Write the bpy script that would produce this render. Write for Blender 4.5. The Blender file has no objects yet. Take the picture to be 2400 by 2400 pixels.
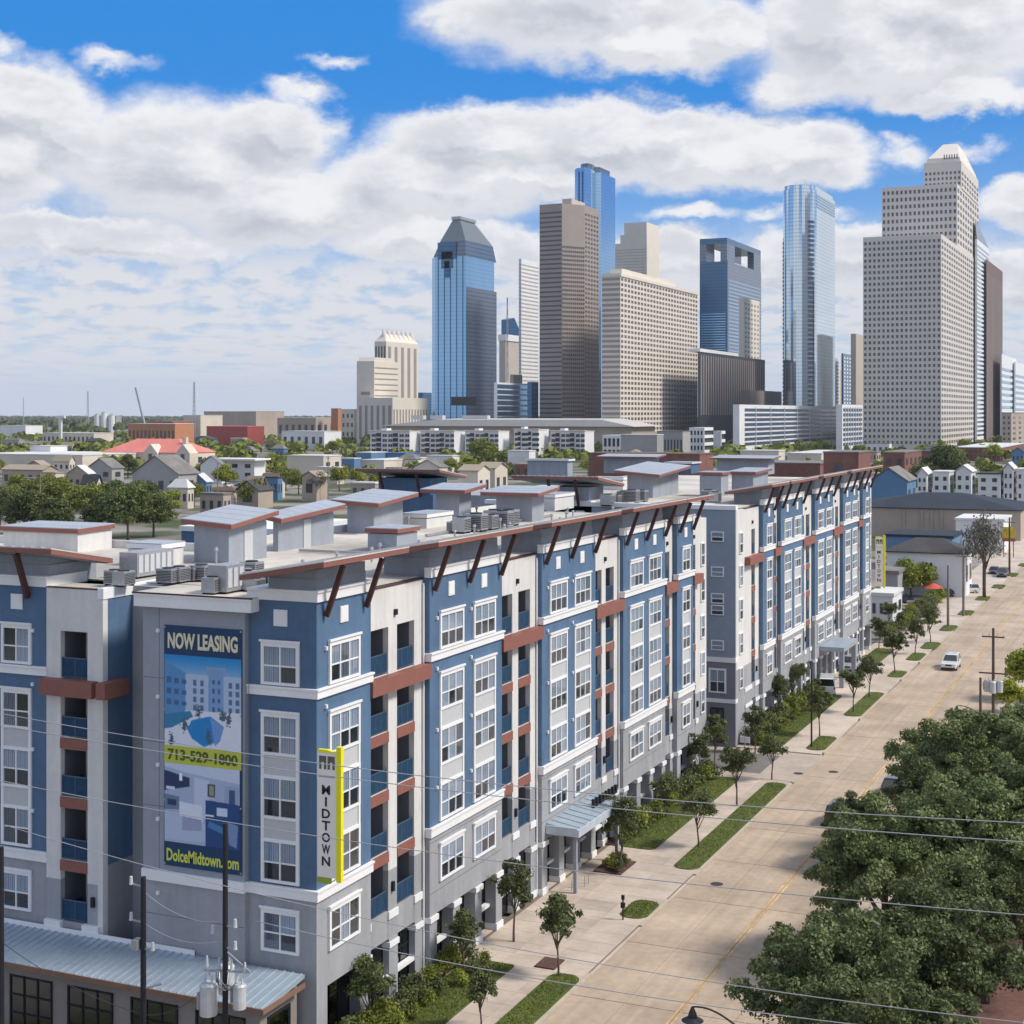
import bpy, math, random
import numpy as np
from mathutils import Vector

# ------------------------------------------------------------------ camera
# World axes: +Y runs along the street, +X to its right, Z up, ground at 0.
scene = bpy.context.scene
H = 31.2                    # camera height (a drone above the crossing)
F = 3560.0                  # focal length in pixels of the 2400 px photograph
TH = math.atan((2770 - 1200) / F)
CS, SN = math.cos(TH), math.sin(TH)
HV = 970.0                  # horizon row of the photograph
cam_d = bpy.data.cameras.new('camera')
cam = bpy.data.objects.new('camera', cam_d)
scene.collection.objects.link(cam)
scene.camera = cam
cam.location = (0, 0, H)
cam.rotation_euler = (math.radians(90), 0, TH)
cam_d.sensor_width = 36.0
cam_d.lens = 36.0 * F / 2400.0
cam_d.shift_y = -(1200 - HV) / 2400.0
cam_d.clip_start = 0.5
cam_d.clip_end = 60000

# ------------------------------------------------------------------ light
SUN_EL, SUN_AZ = math.radians(47), math.radians(76)     # azimuth from +Y towards +X
sd = bpy.data.lights.new('sun', 'SUN')
sd.energy = 3.7
sd.angle = math.radians(12)
sd.color = (1.0, 0.93, 0.83)
sun = bpy.data.objects.new('sun', sd)
scene.collection.objects.link(sun)
sdir = Vector((math.sin(SUN_AZ) * math.cos(SUN_EL), math.cos(SUN_AZ) * math.cos(SUN_EL), math.sin(SUN_EL)))
sun.rotation_euler = sdir.to_track_quat('Z', 'Y').to_euler()
sun.location = (60, 40, 120)

scene.view_settings.view_transform = 'Standard'
scene.view_settings.look = 'None'
scene.view_settings.exposure = 0.10
scene.view_settings.gamma = 1.0
scene.view_settings.use_curve_mapping = False
scene.render.engine = 'CYCLES'

# ------------------------------------------------------------------ sky
world = bpy.data.worlds.new('World')
scene.world = world
world.use_nodes = True
nt = world.node_tree
nt.nodes.clear()
def N(t, **kw):
    n = nt.nodes.new(t)
    for k, v in kw.items():
        setattr(n, k, v)
    return n
def setin(n, i, v):
    if hasattr(v, 'default_value') or isinstance(v, bpy.types.NodeSocket):
        nt.links.new(v, n.inputs[i])
    else:
        n.inputs[i].default_value = v
def M(op, a, b=0.0, c=0.0, clamp=False):
    n = N('ShaderNodeMath', operation=op, use_clamp=clamp)
    setin(n, 0, a); setin(n, 1, b)
    if op in ('MULTIPLY_ADD', 'SMOOTH_MAX', 'SMOOTH_MIN'): setin(n, 2, c)
    return n.outputs[0]
def VM(op, a, b=None):
    n = N('ShaderNodeVectorMath', operation=op)
    setin(n, 0, a)
    if b is not None: setin(n, 1, b)
    return n.outputs['Value'] if op in ('LENGTH', 'DOT_PRODUCT') else n.outputs[0]
def comb(x, y, z=0.0):
    n = N('ShaderNodeCombineXYZ')
    setin(n, 0, x); setin(n, 1, y); setin(n, 2, z)
    return n.outputs[0]
def noise(vec, scale, detail=5, rough=0.55, col=False):
    n = N('ShaderNodeTexNoise')
    setin(n, 'Vector', vec)
    n.inputs['Scale'].default_value = scale
    n.inputs['Detail'].default_value = detail
    n.inputs['Roughness'].default_value = rough
    return n.outputs['Color'] if col else n.outputs['Fac']
def smooth(x, lo, hi, a=0.0, b=1.0):
    n = N('ShaderNodeMapRange', interpolation_type='SMOOTHSTEP')
    setin(n, 0, x)
    for i, v in enumerate((lo, hi, a, b)): setin(n, i + 1, v)
    return n.outputs[0]
def mixc(f, a, b):
    n = N('ShaderNodeMix', data_type='RGBA')
    setin(n, 0, f); setin(n, 6, a); setin(n, 7, b)
    return n.outputs[2]

tc = N('ShaderNodeTexCoord')
sep = N('ShaderNodeSeparateXYZ'); nt.links.new(tc.outputs['Generated'], sep.inputs[0])
az = M('ARCTAN2', sep.outputs[0], sep.outputs[1])
el = M('ARCSINE', sep.outputs[2])
# the cloud banks: (azimuth, elevation) ellipses of the sky itself
def sky_dir(u, v):
    a = math.atan((u - 1200) / F)
    return a - TH, math.atan((HV - v) / F * math.cos(a))
BANKS = [(1385, 5, 370, 160), (1500, 105, 240, 88), (1690, 60, 130, 70), (1130, 20, 110, 60), (2120, 120, 380, 125), (2250, 20, 330, 150), (2240, 215, 210, 50),
         (1950, 40, 215, 125), (1860, 195, 120, 62),
         (60, 250, 180, 125), (-60, 380, 260, 160), (150, 330, 160, 90), (420, 380, 330, 165), (620, 290, 170, 90), (240, 560, 420, 60), (720, 480, 350, 110),
         (700, 200, 80, 30), (800, 135, 75, 16), (260, 140, 70, 22), (10, 95, 45, 25),
         (1000, 420, 320, 115), (1130, 320, 270, 85), (1440, 320, 300, 95), (1690, 350, 260, 100), (1880, 360, 170, 80), (1930, 400, 110, 50), (1560, 290, 200, 60),
         (1000, 560, 240, 70), (1200, 590, 200, 50), (2420, 480, 150, 75), (2110, 355, 70, 32), (1260, 400, 200, 70), (1850, 500, 60, 18),
         (1650, 505, 130, 26), (2000, 600, 250, 75), (2390, 680, 200, 90), (1800, 640, 260, 60), (1560, 600, 200, 60), (1950, 505, 60, 15), (2310, 330, 45, 15)]
warp_v = comb(M('MULTIPLY', az, 1.0), M('MULTIPLY', el, 1.5))
w1 = VM('SUBTRACT', noise(warp_v, 9.0, 3, 0.55, True), (0.5, 0.5, 0.5))
w2 = VM('SUBTRACT', noise(warp_v, 34.0, 7, 0.62, True), (0.5, 0.5, 0.5))
pos0 = comb(az, el)
pos = VM('ADD', pos0, VM('ADD', VM('MULTIPLY', w1, (0.075, 0.035, 0)), VM('MULTIPLY', w2, (0.042, 0.03, 0))))
def bank_field(p):
    acc = None
    for (u, v, ru, rv) in BANKS:
        a, e = sky_dir(u, v)
        d = VM('MULTIPLY', VM('SUBTRACT', p, (a, e, 0)), (F / ru, F / rv, 0))
        f = M('SUBTRACT', 1.0, VM('LENGTH', d))
        k = min(1.0, math.sqrt(ru * rv) / 115)
        if k < 1: f = M('MULTIPLY', f, k)
        acc = f if acc is None else M('SMOOTH_MAX', acc, f, 0.12)
    return acc
field = bank_field(pos)
field_up = bank_field(VM('ADD', pos, (0.008, 0.013, 0)))
# the same kind of broken cloud goes on all round, thinner streets of it near the horizon
rest = noise(comb(M('MULTIPLY', az, 1.0), M('MULTIPLY', el, 1.8), 3.0), 4.2, 7, 0.55)
azd = M('ABSOLUTE', M('ADD', az, TH))
seen = M('MULTIPLY', smooth(azd, 0.36, 0.5, 1, 0), smooth(el, 0.30, 0.40, 1, 0))
field2 = M('MAXIMUM', field, M('MULTIPLY', M('SUBTRACT', M('SUBTRACT', rest, M('MULTIPLY', seen, 0.6)), 0.46), 4.0))
cover = smooth(field2, -0.15, 0.33)
persp = M('DIVIDE', 1.0, M('ADD', M('MAXIMUM', el, 0.0), 0.045))
strat_v = comb(M('MULTIPLY', az, 30.0), M('MULTIPLY', persp, 1.15), 1.0)
strat = noise(strat_v, 0.95, 8, 0.6)
strat_up = noise(VM('ADD', strat_v, (0.12, -0.35, 0)), 0.95, 8, 0.6)
low = smooth(el, 0.085, 0.135, 1, 0)
strat_c = M('MULTIPLY', low, smooth(strat, 0.36, 0.54, 0.42, 1.0))
cover = M('MAXIMUM', cover, strat_c)
# light on the clouds: bright tops, greyer undersides and cores
under = smooth(M('SUBTRACT', field_up, field), -0.16, 0.22, 0, 1)
mott = noise(comb(az, M('MULTIPLY', el, 2.0), 7.0), 16.0, 6, 0.6)
core = M('MULTIPLY', smooth(field, 0.15, 0.62), smooth(mott, 0.36, 0.62))
grey = M('ADD', M('MULTIPLY', under, 0.36), M('MULTIPLY', core, 0.52), clamp=True)
stratg = M('MULTIPLY', low, smooth(M('SUBTRACT', strat_up, strat), -0.10, 0.16, 0.0, 0.75))
grey = M('MAXIMUM', grey, M('MULTIPLY', stratg, 0.75), clamp=True)
cloud = mixc(grey, (0.85, 0.85, 0.87, 1), (0.46, 0.49, 0.57, 1))
sky = N('ShaderNodeTexSky', sky_type='NISHITA', sun_disc=False)
sky.sun_elevation = SUN_EL
sky.sun_rotation = SUN_AZ
sky.altitude = 30
sky.air_density = 1.0
sky.dust_density = 0.6
sky.ozone_density = 3.0
hs = N('ShaderNodeHueSaturation')
hs.inputs['Saturation'].default_value = 1.35
hs.inputs['Value'].default_value = 0.9
nt.links.new(sky.outputs[0], hs.inputs['Color'])
SKY_S = 0.10
# deep polarised blue high up, pale towards the horizon
blue = mixc(smooth(el, 0.0, 0.22), (0.42, 0.62, 0.86, 1), (0.020, 0.25, 0.74, 1))
skyb = mixc(0.86, VM('SCALE', hs.outputs[0]), blue)
nt.nodes[-1]
for n in nt.nodes:
    if n.bl_idname == 'ShaderNodeVectorMath' and n.operation == 'SCALE':
        n.inputs['Scale'].default_value = SKY_S
hazef = smooth(el, 0.0, 0.055, 0.9, 0.0)
allsky = mixc(cover, skyb, cloud)
allsky = mixc(hazef, allsky, (0.64, 0.70, 0.80, 1))
below = smooth(el, -0.02, 0.0, 1, 0)
allsky = mixc(below, allsky, (0.25, 0.27, 0.28, 1))
bg = N('ShaderNodeBackground')
SKY_OUT = 0.10                                   # world strength; colours above are scaled up to match
nt.links.new(VM('SCALE', allsky), bg.inputs['Color'])
for n in nt.nodes:
    if n.bl_idname == 'ShaderNodeVectorMath' and n.operation == 'SCALE' and n.inputs['Scale'].default_value == 1.0:
        n.inputs['Scale'].default_value = 1.0 / SKY_OUT
bg.inputs['Strength'].default_value = SKY_OUT
wo = N('ShaderNodeOutputWorld')
nt.links.new(bg.outputs[0], wo.inputs['Surface'])

# ------------------------------------------------------------------ helpers
rnd = random.Random(7)
def dist_of(v, z=0.0):
    return F * (H - z) / (v - HV)
def at(u, v, z=0.0, D=None):
    """ground (or height z) point seen at photo pixel (u, v); with D, the point at that depth"""
    if D is None: D = dist_of(v, z)
    R = (u - 1200) / F * D
    return (R * CS - D * SN, R * SN + D * CS)
def zof(v, D):
    return H - (v - HV) * D / F
def fit(uL, uN, uR, D):
    """axis-aligned footprint whose near corner shows at column uN: returns x0,x1,y0,y1"""
    R = (uN - 1200) / F * D
    X, Y = R * CS - D * SN, R * SN + D * CS
    kL, kR = (uL - 1200) / F, (uR - 1200) / F
    wx = (R - kL * D) / (CS + kL * SN)
    wy = (kR * D - R) / (SN - kR * CS)
    return X - wx, X, Y, Y + wy
def x_on(u, Y):      # X where column u meets the plane Y = const
    k = (u - 1200) / F
    return Y * (k * CS - SN) / (CS + k * SN)
def y_on(u, X):
    k = (u - 1200) / F
    return -X * (CS + k * SN) / (SN - k * CS)

def wloc(o):
    v = Vector((0, 0, 0))
    while o is not None:
        v += o.location; o = o.parent
    return v
def props(o, label=None, cat=None, group=None, kind=None):
    if label: o['label'] = label
    if cat: o['category'] = cat
    if group: o['group'] = group
    if kind: o['kind'] = kind
    return o
def thing(name, loc, label, cat, group=None):
    o = bpy.data.objects.new(name, None)
    o.empty_display_size = 0.5
    scene.collection.objects.link(o)
    o.location = loc
    return props(o, label, cat, group)
def link(name, mesh, parent=None, loc=None, rotz=0.0, scale=None):
    o = bpy.data.objects.new(name, mesh)
    scene.collection.objects.link(o)
    if parent is not None:
        o.parent = parent
    if loc is not None:
        o.location = Vector(loc) - (wloc(parent) if parent is not None else Vector((0, 0, 0)))
    o.rotation_euler.z = rotz
    if scale: o.scale = scale
    return o
def copy_tree(o, parent=None):
    c = o.copy(); scene.collection.objects.link(c)
    if parent is not None: c.parent = parent
    for ch in list(o.children): copy_tree(ch, c)
    return c
class MB:
    def __init__(s): s.v = []; s.f = []; s.m = []; s.mats = []; s.cur = 0
    def use(s, mat):
        if mat not in s.mats: s.mats.append(mat)
        s.cur = s.mats.index(mat); return s
    def face(s, pts):
        b = len(s.v); s.v.extend([tuple(p) for p in pts]); s.f.append(tuple(range(b, b + len(pts)))); s.m.append(s.cur)
    def box(s, x0, x1, y0, y1, z0, z1):
        if x0 > x1: x0, x1 = x1, x0
        if y0 > y1: y0, y1 = y1, y0
        if z0 > z1: z0, z1 = z1, z0
        b = len(s.v)
        s.v += [(x0, y0, z0), (x1, y0, z0), (x1, y1, z0), (x0, y1, z0), (x0, y0, z1), (x1, y0, z1), (x1, y1, z1), (x0, y1, z1)]
        for q in ((0, 3, 2, 1), (4, 5, 6, 7), (0, 1, 5, 4), (1, 2, 6, 5), (2, 3, 7, 6), (3, 0, 4, 7)):
            s.f.append(tuple(b + i for i in q)); s.m.append(s.cur)
        return s
    def prism(s, poly, z0, z1, poly2=None, cap=True):
        n = len(poly); p2 = poly2 or poly; b = len(s.v)
        s.v += [(p[0], p[1], z0 if len(p) < 3 else p[2]) for p in poly] + [(p[0], p[1], z1 if len(p) < 3 else p[2]) for p in p2]
        for i in range(n):
            j = (i + 1) % n
            s.f.append((b + i, b + j, b + n + j, b + n + i)); s.m.append(s.cur)
        if cap:
            s.f.append(tuple(b + n + i for i in range(n))); s.m.append(s.cur)
            s.f.append(tuple(b + n - 1 - i for i in range(n))); s.m.append(s.cur)
        return s
    def tube(s, pts, r0, r1=None, seg=8, cap=True):
        r1 = r0 if r1 is None else r1
        pts = [Vector(p) for p in pts]; n = len(pts); rings = []
        for i, p in enumerate(pts):
            t = (pts[min(i + 1, n - 1)] - pts[max(i - 1, 0)]).normalized()
            up = Vector((0, 0, 1)) if abs(t.z) < 0.95 else Vector((1, 0, 0))
            a = t.cross(up).normalized(); bb = t.cross(a).normalized()
            r = r0 + (r1 - r0) * i / max(1, n - 1)
            b = len(s.v)
            for k in range(seg):
                an = 2 * math.pi * k / seg
                s.v.append(tuple(p + a * (r * math.cos(an)) + bb * (r * math.sin(an))))
            rings.append(b)
        for i in range(n - 1):
            for k in range(seg):
                k2 = (k + 1) % seg
                s.f.append((rings[i] + k, rings[i] + k2, rings[i + 1] + k2, rings[i + 1] + k)); s.m.append(s.cur)
        if cap:
            s.f.append(tuple(rings[0] + k for k in range(seg - 1, -1, -1))); s.m.append(s.cur)
            s.f.append(tuple(rings[-1] + k for k in range(seg))); s.m.append(s.cur)
        return s
    def bar(s, p, q, w, h):
        """rectangular bar from p to q"""
        p, q = Vector(p), Vector(q); t = (q - p).normalized()
        up = Vector((0, 0, 1)) if abs(t.z) < 0.95 else Vector((0, 1, 0))
        a = t.cross(up).normalized() * (w / 2); c = a.cross(t).normalized() * (h / 2)
        lo = [p - a - c, p + a - c, p + a + c, p - a + c]; hi = [x + (q - p) for x in lo]
        b = len(s.v); s.v += [tuple(x) for x in lo + hi]
        for f in ((3, 2, 1, 0), (4, 5, 6, 7), (0, 1, 5, 4), (1, 2, 6, 5), (2, 3, 7, 6), (3, 0, 4, 7)):
            s.f.append(tuple(b + i for i in f)); s.m.append(s.cur)
        return s
    def mesh(s, name, mat=None, off=None, smooth_=False):
        me = bpy.data.meshes.new(name)
        v = s.v
        if off is not None: v = [(a - off[0], b - off[1], c - off[2]) for a, b, c in v]
        me.from_pydata(v, [], s.f)
        mats = s.mats or ([mat] if mat else [])
        for m_ in mats: me.materials.append(m_)
        if len(mats) > 1: me.polygons.foreach_set('material_index', s.m)
        if smooth_: me.polygons.foreach_set('use_smooth', [True] * len(s.f))
        me.update()
        return me
    def build(s, name, mat=None, parent=None, label=None, kind=None, local=False, smooth_=False):
        off = None
        if parent is not None and not local: off = wloc(parent)
        o = link(name, s.mesh(name, mat, off, smooth_), parent)
        return props(o, label=label, kind=kind)

# ------------------------------------------------------------------ materials
MATS = {}
def mat(name, col, rough=0.7, metal=0.0, var=0.12, scale=1.5, bump=0.0, bscale=20, spec=0.4, objvar=0.0, stain=0.0, coat=0.0, streak=None):
    if name in MATS: return MATS[name]
    m = bpy.data.materials.new(name); m.use_nodes = True
    t = m.node_tree; b = t.nodes['Principled BSDF']
    b.inputs['Roughness'].default_value = rough; b.inputs['Metallic'].default_value = metal
    b.inputs['Specular IOR Level'].default_value = spec
    if coat: b.inputs['Coat Weight'].default_value = coat
    g = t.nodes.new('ShaderNodeNewGeometry')
    nz = t.nodes.new('ShaderNodeTexNoise'); nz.inputs['Scale'].default_value = scale
    nz.inputs['Detail'].default_value = 6; nz.inputs['Roughness'].default_value = 0.6
    t.links.new(g.outputs['Position'], nz.inputs['Vector'])
    mr = t.nodes.new('ShaderNodeMapRange'); t.links.new(nz.outputs['Fac'], mr.inputs[0])
    mr.inputs[1].default_value = 0.3; mr.inputs[2].default_value = 0.7
    mr.inputs[3].default_value = 1 - var; mr.inputs[4].default_value = 1 + var
    val = mr.outputs[0]
    if objvar:
        oi = t.nodes.new('ShaderNodeObjectInfo'); r2 = t.nodes.new('ShaderNodeMapRange')
        t.links.new(oi.outputs['Random'], r2.inputs[0]); r2.inputs[3].default_value = 1 - objvar; r2.inputs[4].default_value = 1 + objvar
        mm = t.nodes.new('ShaderNodeMath'); mm.operation = 'MULTIPLY'
        t.links.new(val, mm.inputs[0]); t.links.new(r2.outputs[0], mm.inputs[1]); val = mm.outputs[0]
    if stain:
        n2 = t.nodes.new('ShaderNodeTexNoise'); n2.inputs['Scale'].default_value = scale * 0.12; n2.inputs['Detail'].default_value = 5
        t.links.new(g.outputs['Position'], n2.inputs['Vector'])
        r3 = t.nodes.new('ShaderNodeMapRange'); t.links.new(n2.outputs['Fac'], r3.inputs[0])
        r3.inputs[1].default_value = 0.35; r3.inputs[2].default_value = 0.65
        r3.inputs[3].default_value = 1 - stain; r3.inputs[4].default_value = 1 + stain * 0.5
        mm = t.nodes.new('ShaderNodeMath'); mm.operation = 'MULTIPLY'
        t.links.new(val, mm.inputs[0]); t.links.new(r3.outputs[0], mm.inputs[1]); val = mm.outputs[0]
    if streak:
        mpn = t.nodes.new('ShaderNodeMapping'); mpn.inputs['Scale'].default_value = streak[:3]; t.links.new(g.outputs['Position'], mpn.inputs[0])
        n4 = t.nodes.new('ShaderNodeTexNoise'); n4.inputs['Scale'].default_value = 1.0; n4.inputs['Detail'].default_value = 5; t.links.new(mpn.outputs[0], n4.inputs['Vector'])
        r4 = t.nodes.new('ShaderNodeMapRange'); t.links.new(n4.outputs['Fac'], r4.inputs[0]); r4.inputs[1].default_value = 0.35; r4.inputs[2].default_value = 0.65
        r4.inputs[3].default_value = 1 - streak[3]; r4.inputs[4].default_value = 1 + streak[3] * 0.4
        mm = t.nodes.new('ShaderNodeMath'); mm.operation = 'MULTIPLY'
        t.links.new(val, mm.inputs[0]); t.links.new(r4.outputs[0], mm.inputs[1]); val = mm.outputs[0]
    sc = t.nodes.new('ShaderNodeVectorMath'); sc.operation = 'SCALE'
    sc.inputs[0].default_value = col[:3]; t.links.new(val, sc.inputs['Scale'])
    t.links.new(sc.outputs[0], b.inputs['Base Color'])
    if bump:
        bn = t.nodes.new('ShaderNodeTexNoise'); bn.inputs['Scale'].default_value = bscale; bn.inputs['Detail'].default_value = 4
        t.links.new(g.outputs['Position'], bn.inputs['Vector'])
        bp = t.nodes.new('ShaderNodeBump'); bp.inputs['Strength'].default_value = bump; bp.inputs['Distance'].default_value = 0.05
        t.links.new(bn.outputs['Fac'], bp.inputs['Height']); t.links.new(bp.outputs[0], b.inputs['Normal'])
    MATS[name] = m
    return m
def glassmat(name, tint, refl=0.3, see=0.6, rough=0.03):
    if name in MATS: return MATS[name]
    m = bpy.data.materials.new(name); m.use_nodes = True
    t = m.node_tree; t.nodes.clear()
    out = t.nodes.new('ShaderNodeOutputMaterial')
    tr = t.nodes.new('ShaderNodeBsdfTransparent'); tr.inputs[0].default_value = (see * tint[0], see * tint[1], see * tint[2], 1)
    gl = t.nodes.new('ShaderNodeBsdfGlossy'); gl.inputs['Roughness'].default_value = rough; gl.inputs[0].default_value = (0.9, 0.95, 1, 1)
    mx = t.nodes.new('ShaderNodeMixShader')
    fr = t.nodes.new('ShaderNodeFresnel'); fr.inputs[0].default_value = 1.5
    ad = t.nodes.new('ShaderNodeMath'); ad.operation = 'ADD'; ad.use_clamp = True
    t.links.new(fr.outputs[0], ad.inputs[0]); ad.inputs[1].default_value = refl
    ge = t.nodes.new('ShaderNodeNewGeometry'); iv = t.nodes.new('ShaderNodeMath'); iv.operation = 'SUBTRACT'; iv.inputs[0].default_value = 1.0
    t.links.new(ge.outputs['Backfacing'], iv.inputs[1])
    ml = t.nodes.new('ShaderNodeMath'); ml.operation = 'MULTIPLY'; t.links.new(ad.outputs[0], ml.inputs[0]); t.links.new(iv.outputs[0], ml.inputs[1])
    t.links.new(ml.outputs[0], mx.inputs[0]); t.links.new(tr.outputs[0], mx.inputs[1]); t.links.new(gl.outputs[0], mx.inputs[2])
    t.links.new(mx.outputs[0], out.inputs[0])
    MATS[name] = m
    return m
def towerglass(name, col, rough=0.12, metal=0.85, band=3.9, bandv=0.35, vert=0.0):
    """curtain wall: tinted mirror with floor lines and mullions, panes a little uneven"""
    if name in MATS: return MATS[name]
    m = bpy.data.materials.new(name); m.use_nodes = True
    t = m.node_tree; b = t.nodes['Principled BSDF']
    b.inputs['Roughness'].default_value = rough; b.inputs['Metallic'].default_value = metal
    g = t.nodes.new('ShaderNodeNewGeometry'); s = t.nodes.new('ShaderNodeSeparateXYZ'); t.links.new(g.outputs['Position'], s.inputs[0])
    def mth(op, a, bb):
        n = t.nodes.new('ShaderNodeMath'); n.operation = op
        for i, x in enumerate((a, bb)):
            if isinstance(x, (int, float)): n.inputs[i].default_value = x
            else: t.links.new(x, n.inputs[i])
        return n.outputs[0]
    fz = mth('FRACT', mth('DIVIDE', s.outputs[2], band), 0)
    line = mth('LESS_THAN', fz, 0.3)
    val = mth('SUBTRACT', 1.0, mth('MULTIPLY', line, bandv))
    if vert:
        fx = mth('FRACT', mth('DIVIDE', mth('ADD', s.outputs[0], s.outputs[1]), 3.0), 0)
        val = mth('MULTIPLY', val, mth('SUBTRACT', 1.0, mth('MULTIPLY', mth('LESS_THAN', fx, 0.25), vert)))
    nz = t.nodes.new('ShaderNodeTexNoise'); nz.inputs['Scale'].default_value = 0.02; nz.inputs['Detail'].default_value = 3
    mp = t.nodes.new('ShaderNodeMapping'); mp.inputs['Scale'].default_value = (1, 1, 0.35)
    t.links.new(g.outputs['Position'], mp.inputs[0]); t.links.new(mp.outputs[0], nz.inputs['Vector'])
    val = mth('MULTIPLY', val, mth('ADD', 0.8, mth('MULTIPLY', nz.outputs['Fac'], 0.4)))
    sc = t.nodes.new('ShaderNodeVectorMath'); sc.operation = 'SCALE'; sc.inputs[0].default_value = col
    t.links.new(val, sc.inputs['Scale']); t.links.new(sc.outputs[0], b.inputs['Base Color'])
    vo = t.nodes.new('ShaderNodeTexVoronoi'); vo.inputs['Scale'].default_value = 0.28
    t.links.new(g.outputs['Position'], vo.inputs['Vector'])
    bp = t.nodes.new('ShaderNodeBump'); bp.inputs['Strength'].default_value = 0.06; bp.inputs['Distance'].default_value = 0.4
    t.links.new(vo.outputs['Color'], bp.inputs['Height']); t.links.new(bp.outputs[0], b.inputs['Normal'])
    MATS[name] = m
    return m
def leafmat(name, c0, c1, scale=0.6):
    m = bpy.data.materials.new(name); m.use_nodes = True
    t = m.node_tree; b = t.nodes['Principled BSDF']; b.inputs['Roughness'].default_value = 0.55
    b.inputs['Specular IOR Level'].default_value = 0.3
    g = t.nodes.new('ShaderNodeNewGeometry')
    nz = t.nodes.new('ShaderNodeTexNoise'); nz.inputs['Scale'].default_value = scale; nz.inputs['Detail'].default_value = 6; nz.inputs['Roughness'].default_value = 0.7
    t.links.new(g.outputs['Position'], nz.inputs['Vector'])
    cr = t.nodes.new('ShaderNodeValToRGB'); cr.color_ramp.elements[0].position = 0.32; cr.color_ramp.elements[1].position = 0.68
    cr.color_ramp.elements[0].color = (*c0, 1); cr.color_ramp.elements[1].color = (*c1, 1)
    t.links.new(nz.outputs['Fac'], cr.inputs[0])
    oi = t.nodes.new('ShaderNodeObjectInfo'); mr = t.nodes.new('ShaderNodeMapRange')
    t.links.new(oi.outputs['Random'], mr.inputs[0]); mr.inputs[3].default_value = 0.78; mr.inputs[4].default_value = 1.22
    sc = t.nodes.new('ShaderNodeVectorMath'); sc.operation = 'SCALE'
    t.links.new(cr.outputs[0], sc.inputs[0]); t.links.new(mr.outputs[0], sc.inputs['Scale'])
    t.links.new(sc.outputs[0], b.inputs['Base Color'])
    tl = t.nodes.new('ShaderNodeBsdfTranslucent'); t.links.new(sc.outputs[0], tl.inputs[0])
    mx = t.nodes.new('ShaderNodeMixShader'); mx.inputs[0].default_value = 0.22
    out = t.nodes['Material Output']
    t.links.new(b.outputs[0], mx.inputs[1]); t.links.new(tl.outputs[0], mx.inputs[2]); t.links.new(mx.outputs[0], out.inputs[0])
    MATS[name] = m
    return m

BLUE = mat('blue_stucco', (0.088, 0.160, 0.265), 0.7, streak=(1.5, 1.5, 0.12, 0.09), var=0.06, scale=3, bump=0.15, bscale=40, stain=0.12)
WHITE = mat('white_stucco', (0.66, 0.65, 0.63), 0.75, streak=(2, 2, 0.15, 0.08), var=0.04, scale=3, bump=0.15, bscale=40, stain=0.05)
TRIM = mat('white_trim', (0.78, 0.78, 0.78), 0.6, var=0.03, scale=5, stain=0.04)
GREY = mat('grey_stucco', (0.335, 0.345, 0.365), 0.8, streak=(1.5, 1.5, 0.12, 0.10), var=0.05, scale=3, bump=0.15, bscale=40, stain=0.07)
LGREY = mat('light_grey_stucco', (0.31, 0.34, 0.39), 0.8, streak=(1.2, 1.2, 0.15, 0.08), var=0.05, scale=3, bump=0.15, bscale=40, stain=0.07)
PANEL = mat('spandrel_panel', (0.50, 0.51, 0.52), 0.7, var=0.04, scale=4)
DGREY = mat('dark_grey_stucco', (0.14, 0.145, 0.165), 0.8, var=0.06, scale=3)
BROWN = mat('rust_brown_paint', (0.25, 0.10, 0.078), 0.65, var=0.08, scale=4, bump=0.1)
TIMBER = mat('dark_brown_timber', (0.080, 0.034, 0.030), 0.7, var=0.2, scale=6)
METAL = mat('pale_metal_roof', (0.40, 0.43, 0.47), 0.5, 0.2, var=0.05, scale=2, stain=0.06)
APRON = mat('blue_grey_seam_metal', (0.40, 0.47, 0.53), 0.42, 0.4, var=0.06, scale=2, stain=0.08)
ROOFM = mat('roof_membrane', (0.52, 0.48, 0.42), 0.85, var=0.12, scale=0.8, stain=0.35)
DARKI = mat('dark_interior', (0.045, 0.046, 0.052), 0.8, var=0.3, scale=1)
RECESS = mat('balcony_recess', (0.085, 0.09, 0.10), 0.85, var=0.1, scale=2)  # darker than the outer walls: recess shade is put into this colour
BLIND = mat('window_blind', (0.66, 0.67, 0.70), 0.7, var=0.05, scale=8, objvar=0.12)
CURT = mat('grey_curtain', (0.26, 0.26, 0.28), 0.8, var=0.2, scale=9, objvar=0.3)
GLASS = glassmat('window_glass', (0.9, 0.95, 1.0), 0.07, 0.9)
RAILG = glassmat('blue_guard_glass', (0.08, 0.30, 0.62), 0.05, 0.55, 0.15)
DGLASS = glassmat('dark_glass', (0.4, 0.5, 0.62), 0.10, 0.35)
RAIL = mat('guard_rail_metal', (0.10, 0.15, 0.22), 0.4, 0.5, var=0.02)
NAVY = mat('navy_guard_panel', (0.012, 0.050, 0.105), 0.5, 0.0, var=0.25, scale=3, spec=.25)
STEEL = mat('galvanised_steel', (0.42, 0.43, 0.45), 0.45, 0.6, var=0.12, scale=6)
BLACK = mat('black_pole', (0.012, 0.013, 0.018), 0.6, var=0.3, scale=5)
WOOD = mat('weathered_pole', (0.10, 0.075, 0.06), 0.85, var=0.25, scale=4)
WOODG = mat('grey_pole', (0.20, 0.18, 0.16), 0.85, var=0.25, scale=4)
CONC = mat('street_concrete', (0.435, 0.340, 0.250), 0.9, streak=(1.6, 0.05, 1, 0.10), var=0.10, scale=1.6, objvar=0.06, stain=0.16, bump=0.2, bscale=14)
WALK = mat('pavement_concrete', (0.48, 0.40, 0.33), 0.9, var=0.09, scale=2.0, objvar=0.09, stain=0.18, bump=0.2, bscale=14)
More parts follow.
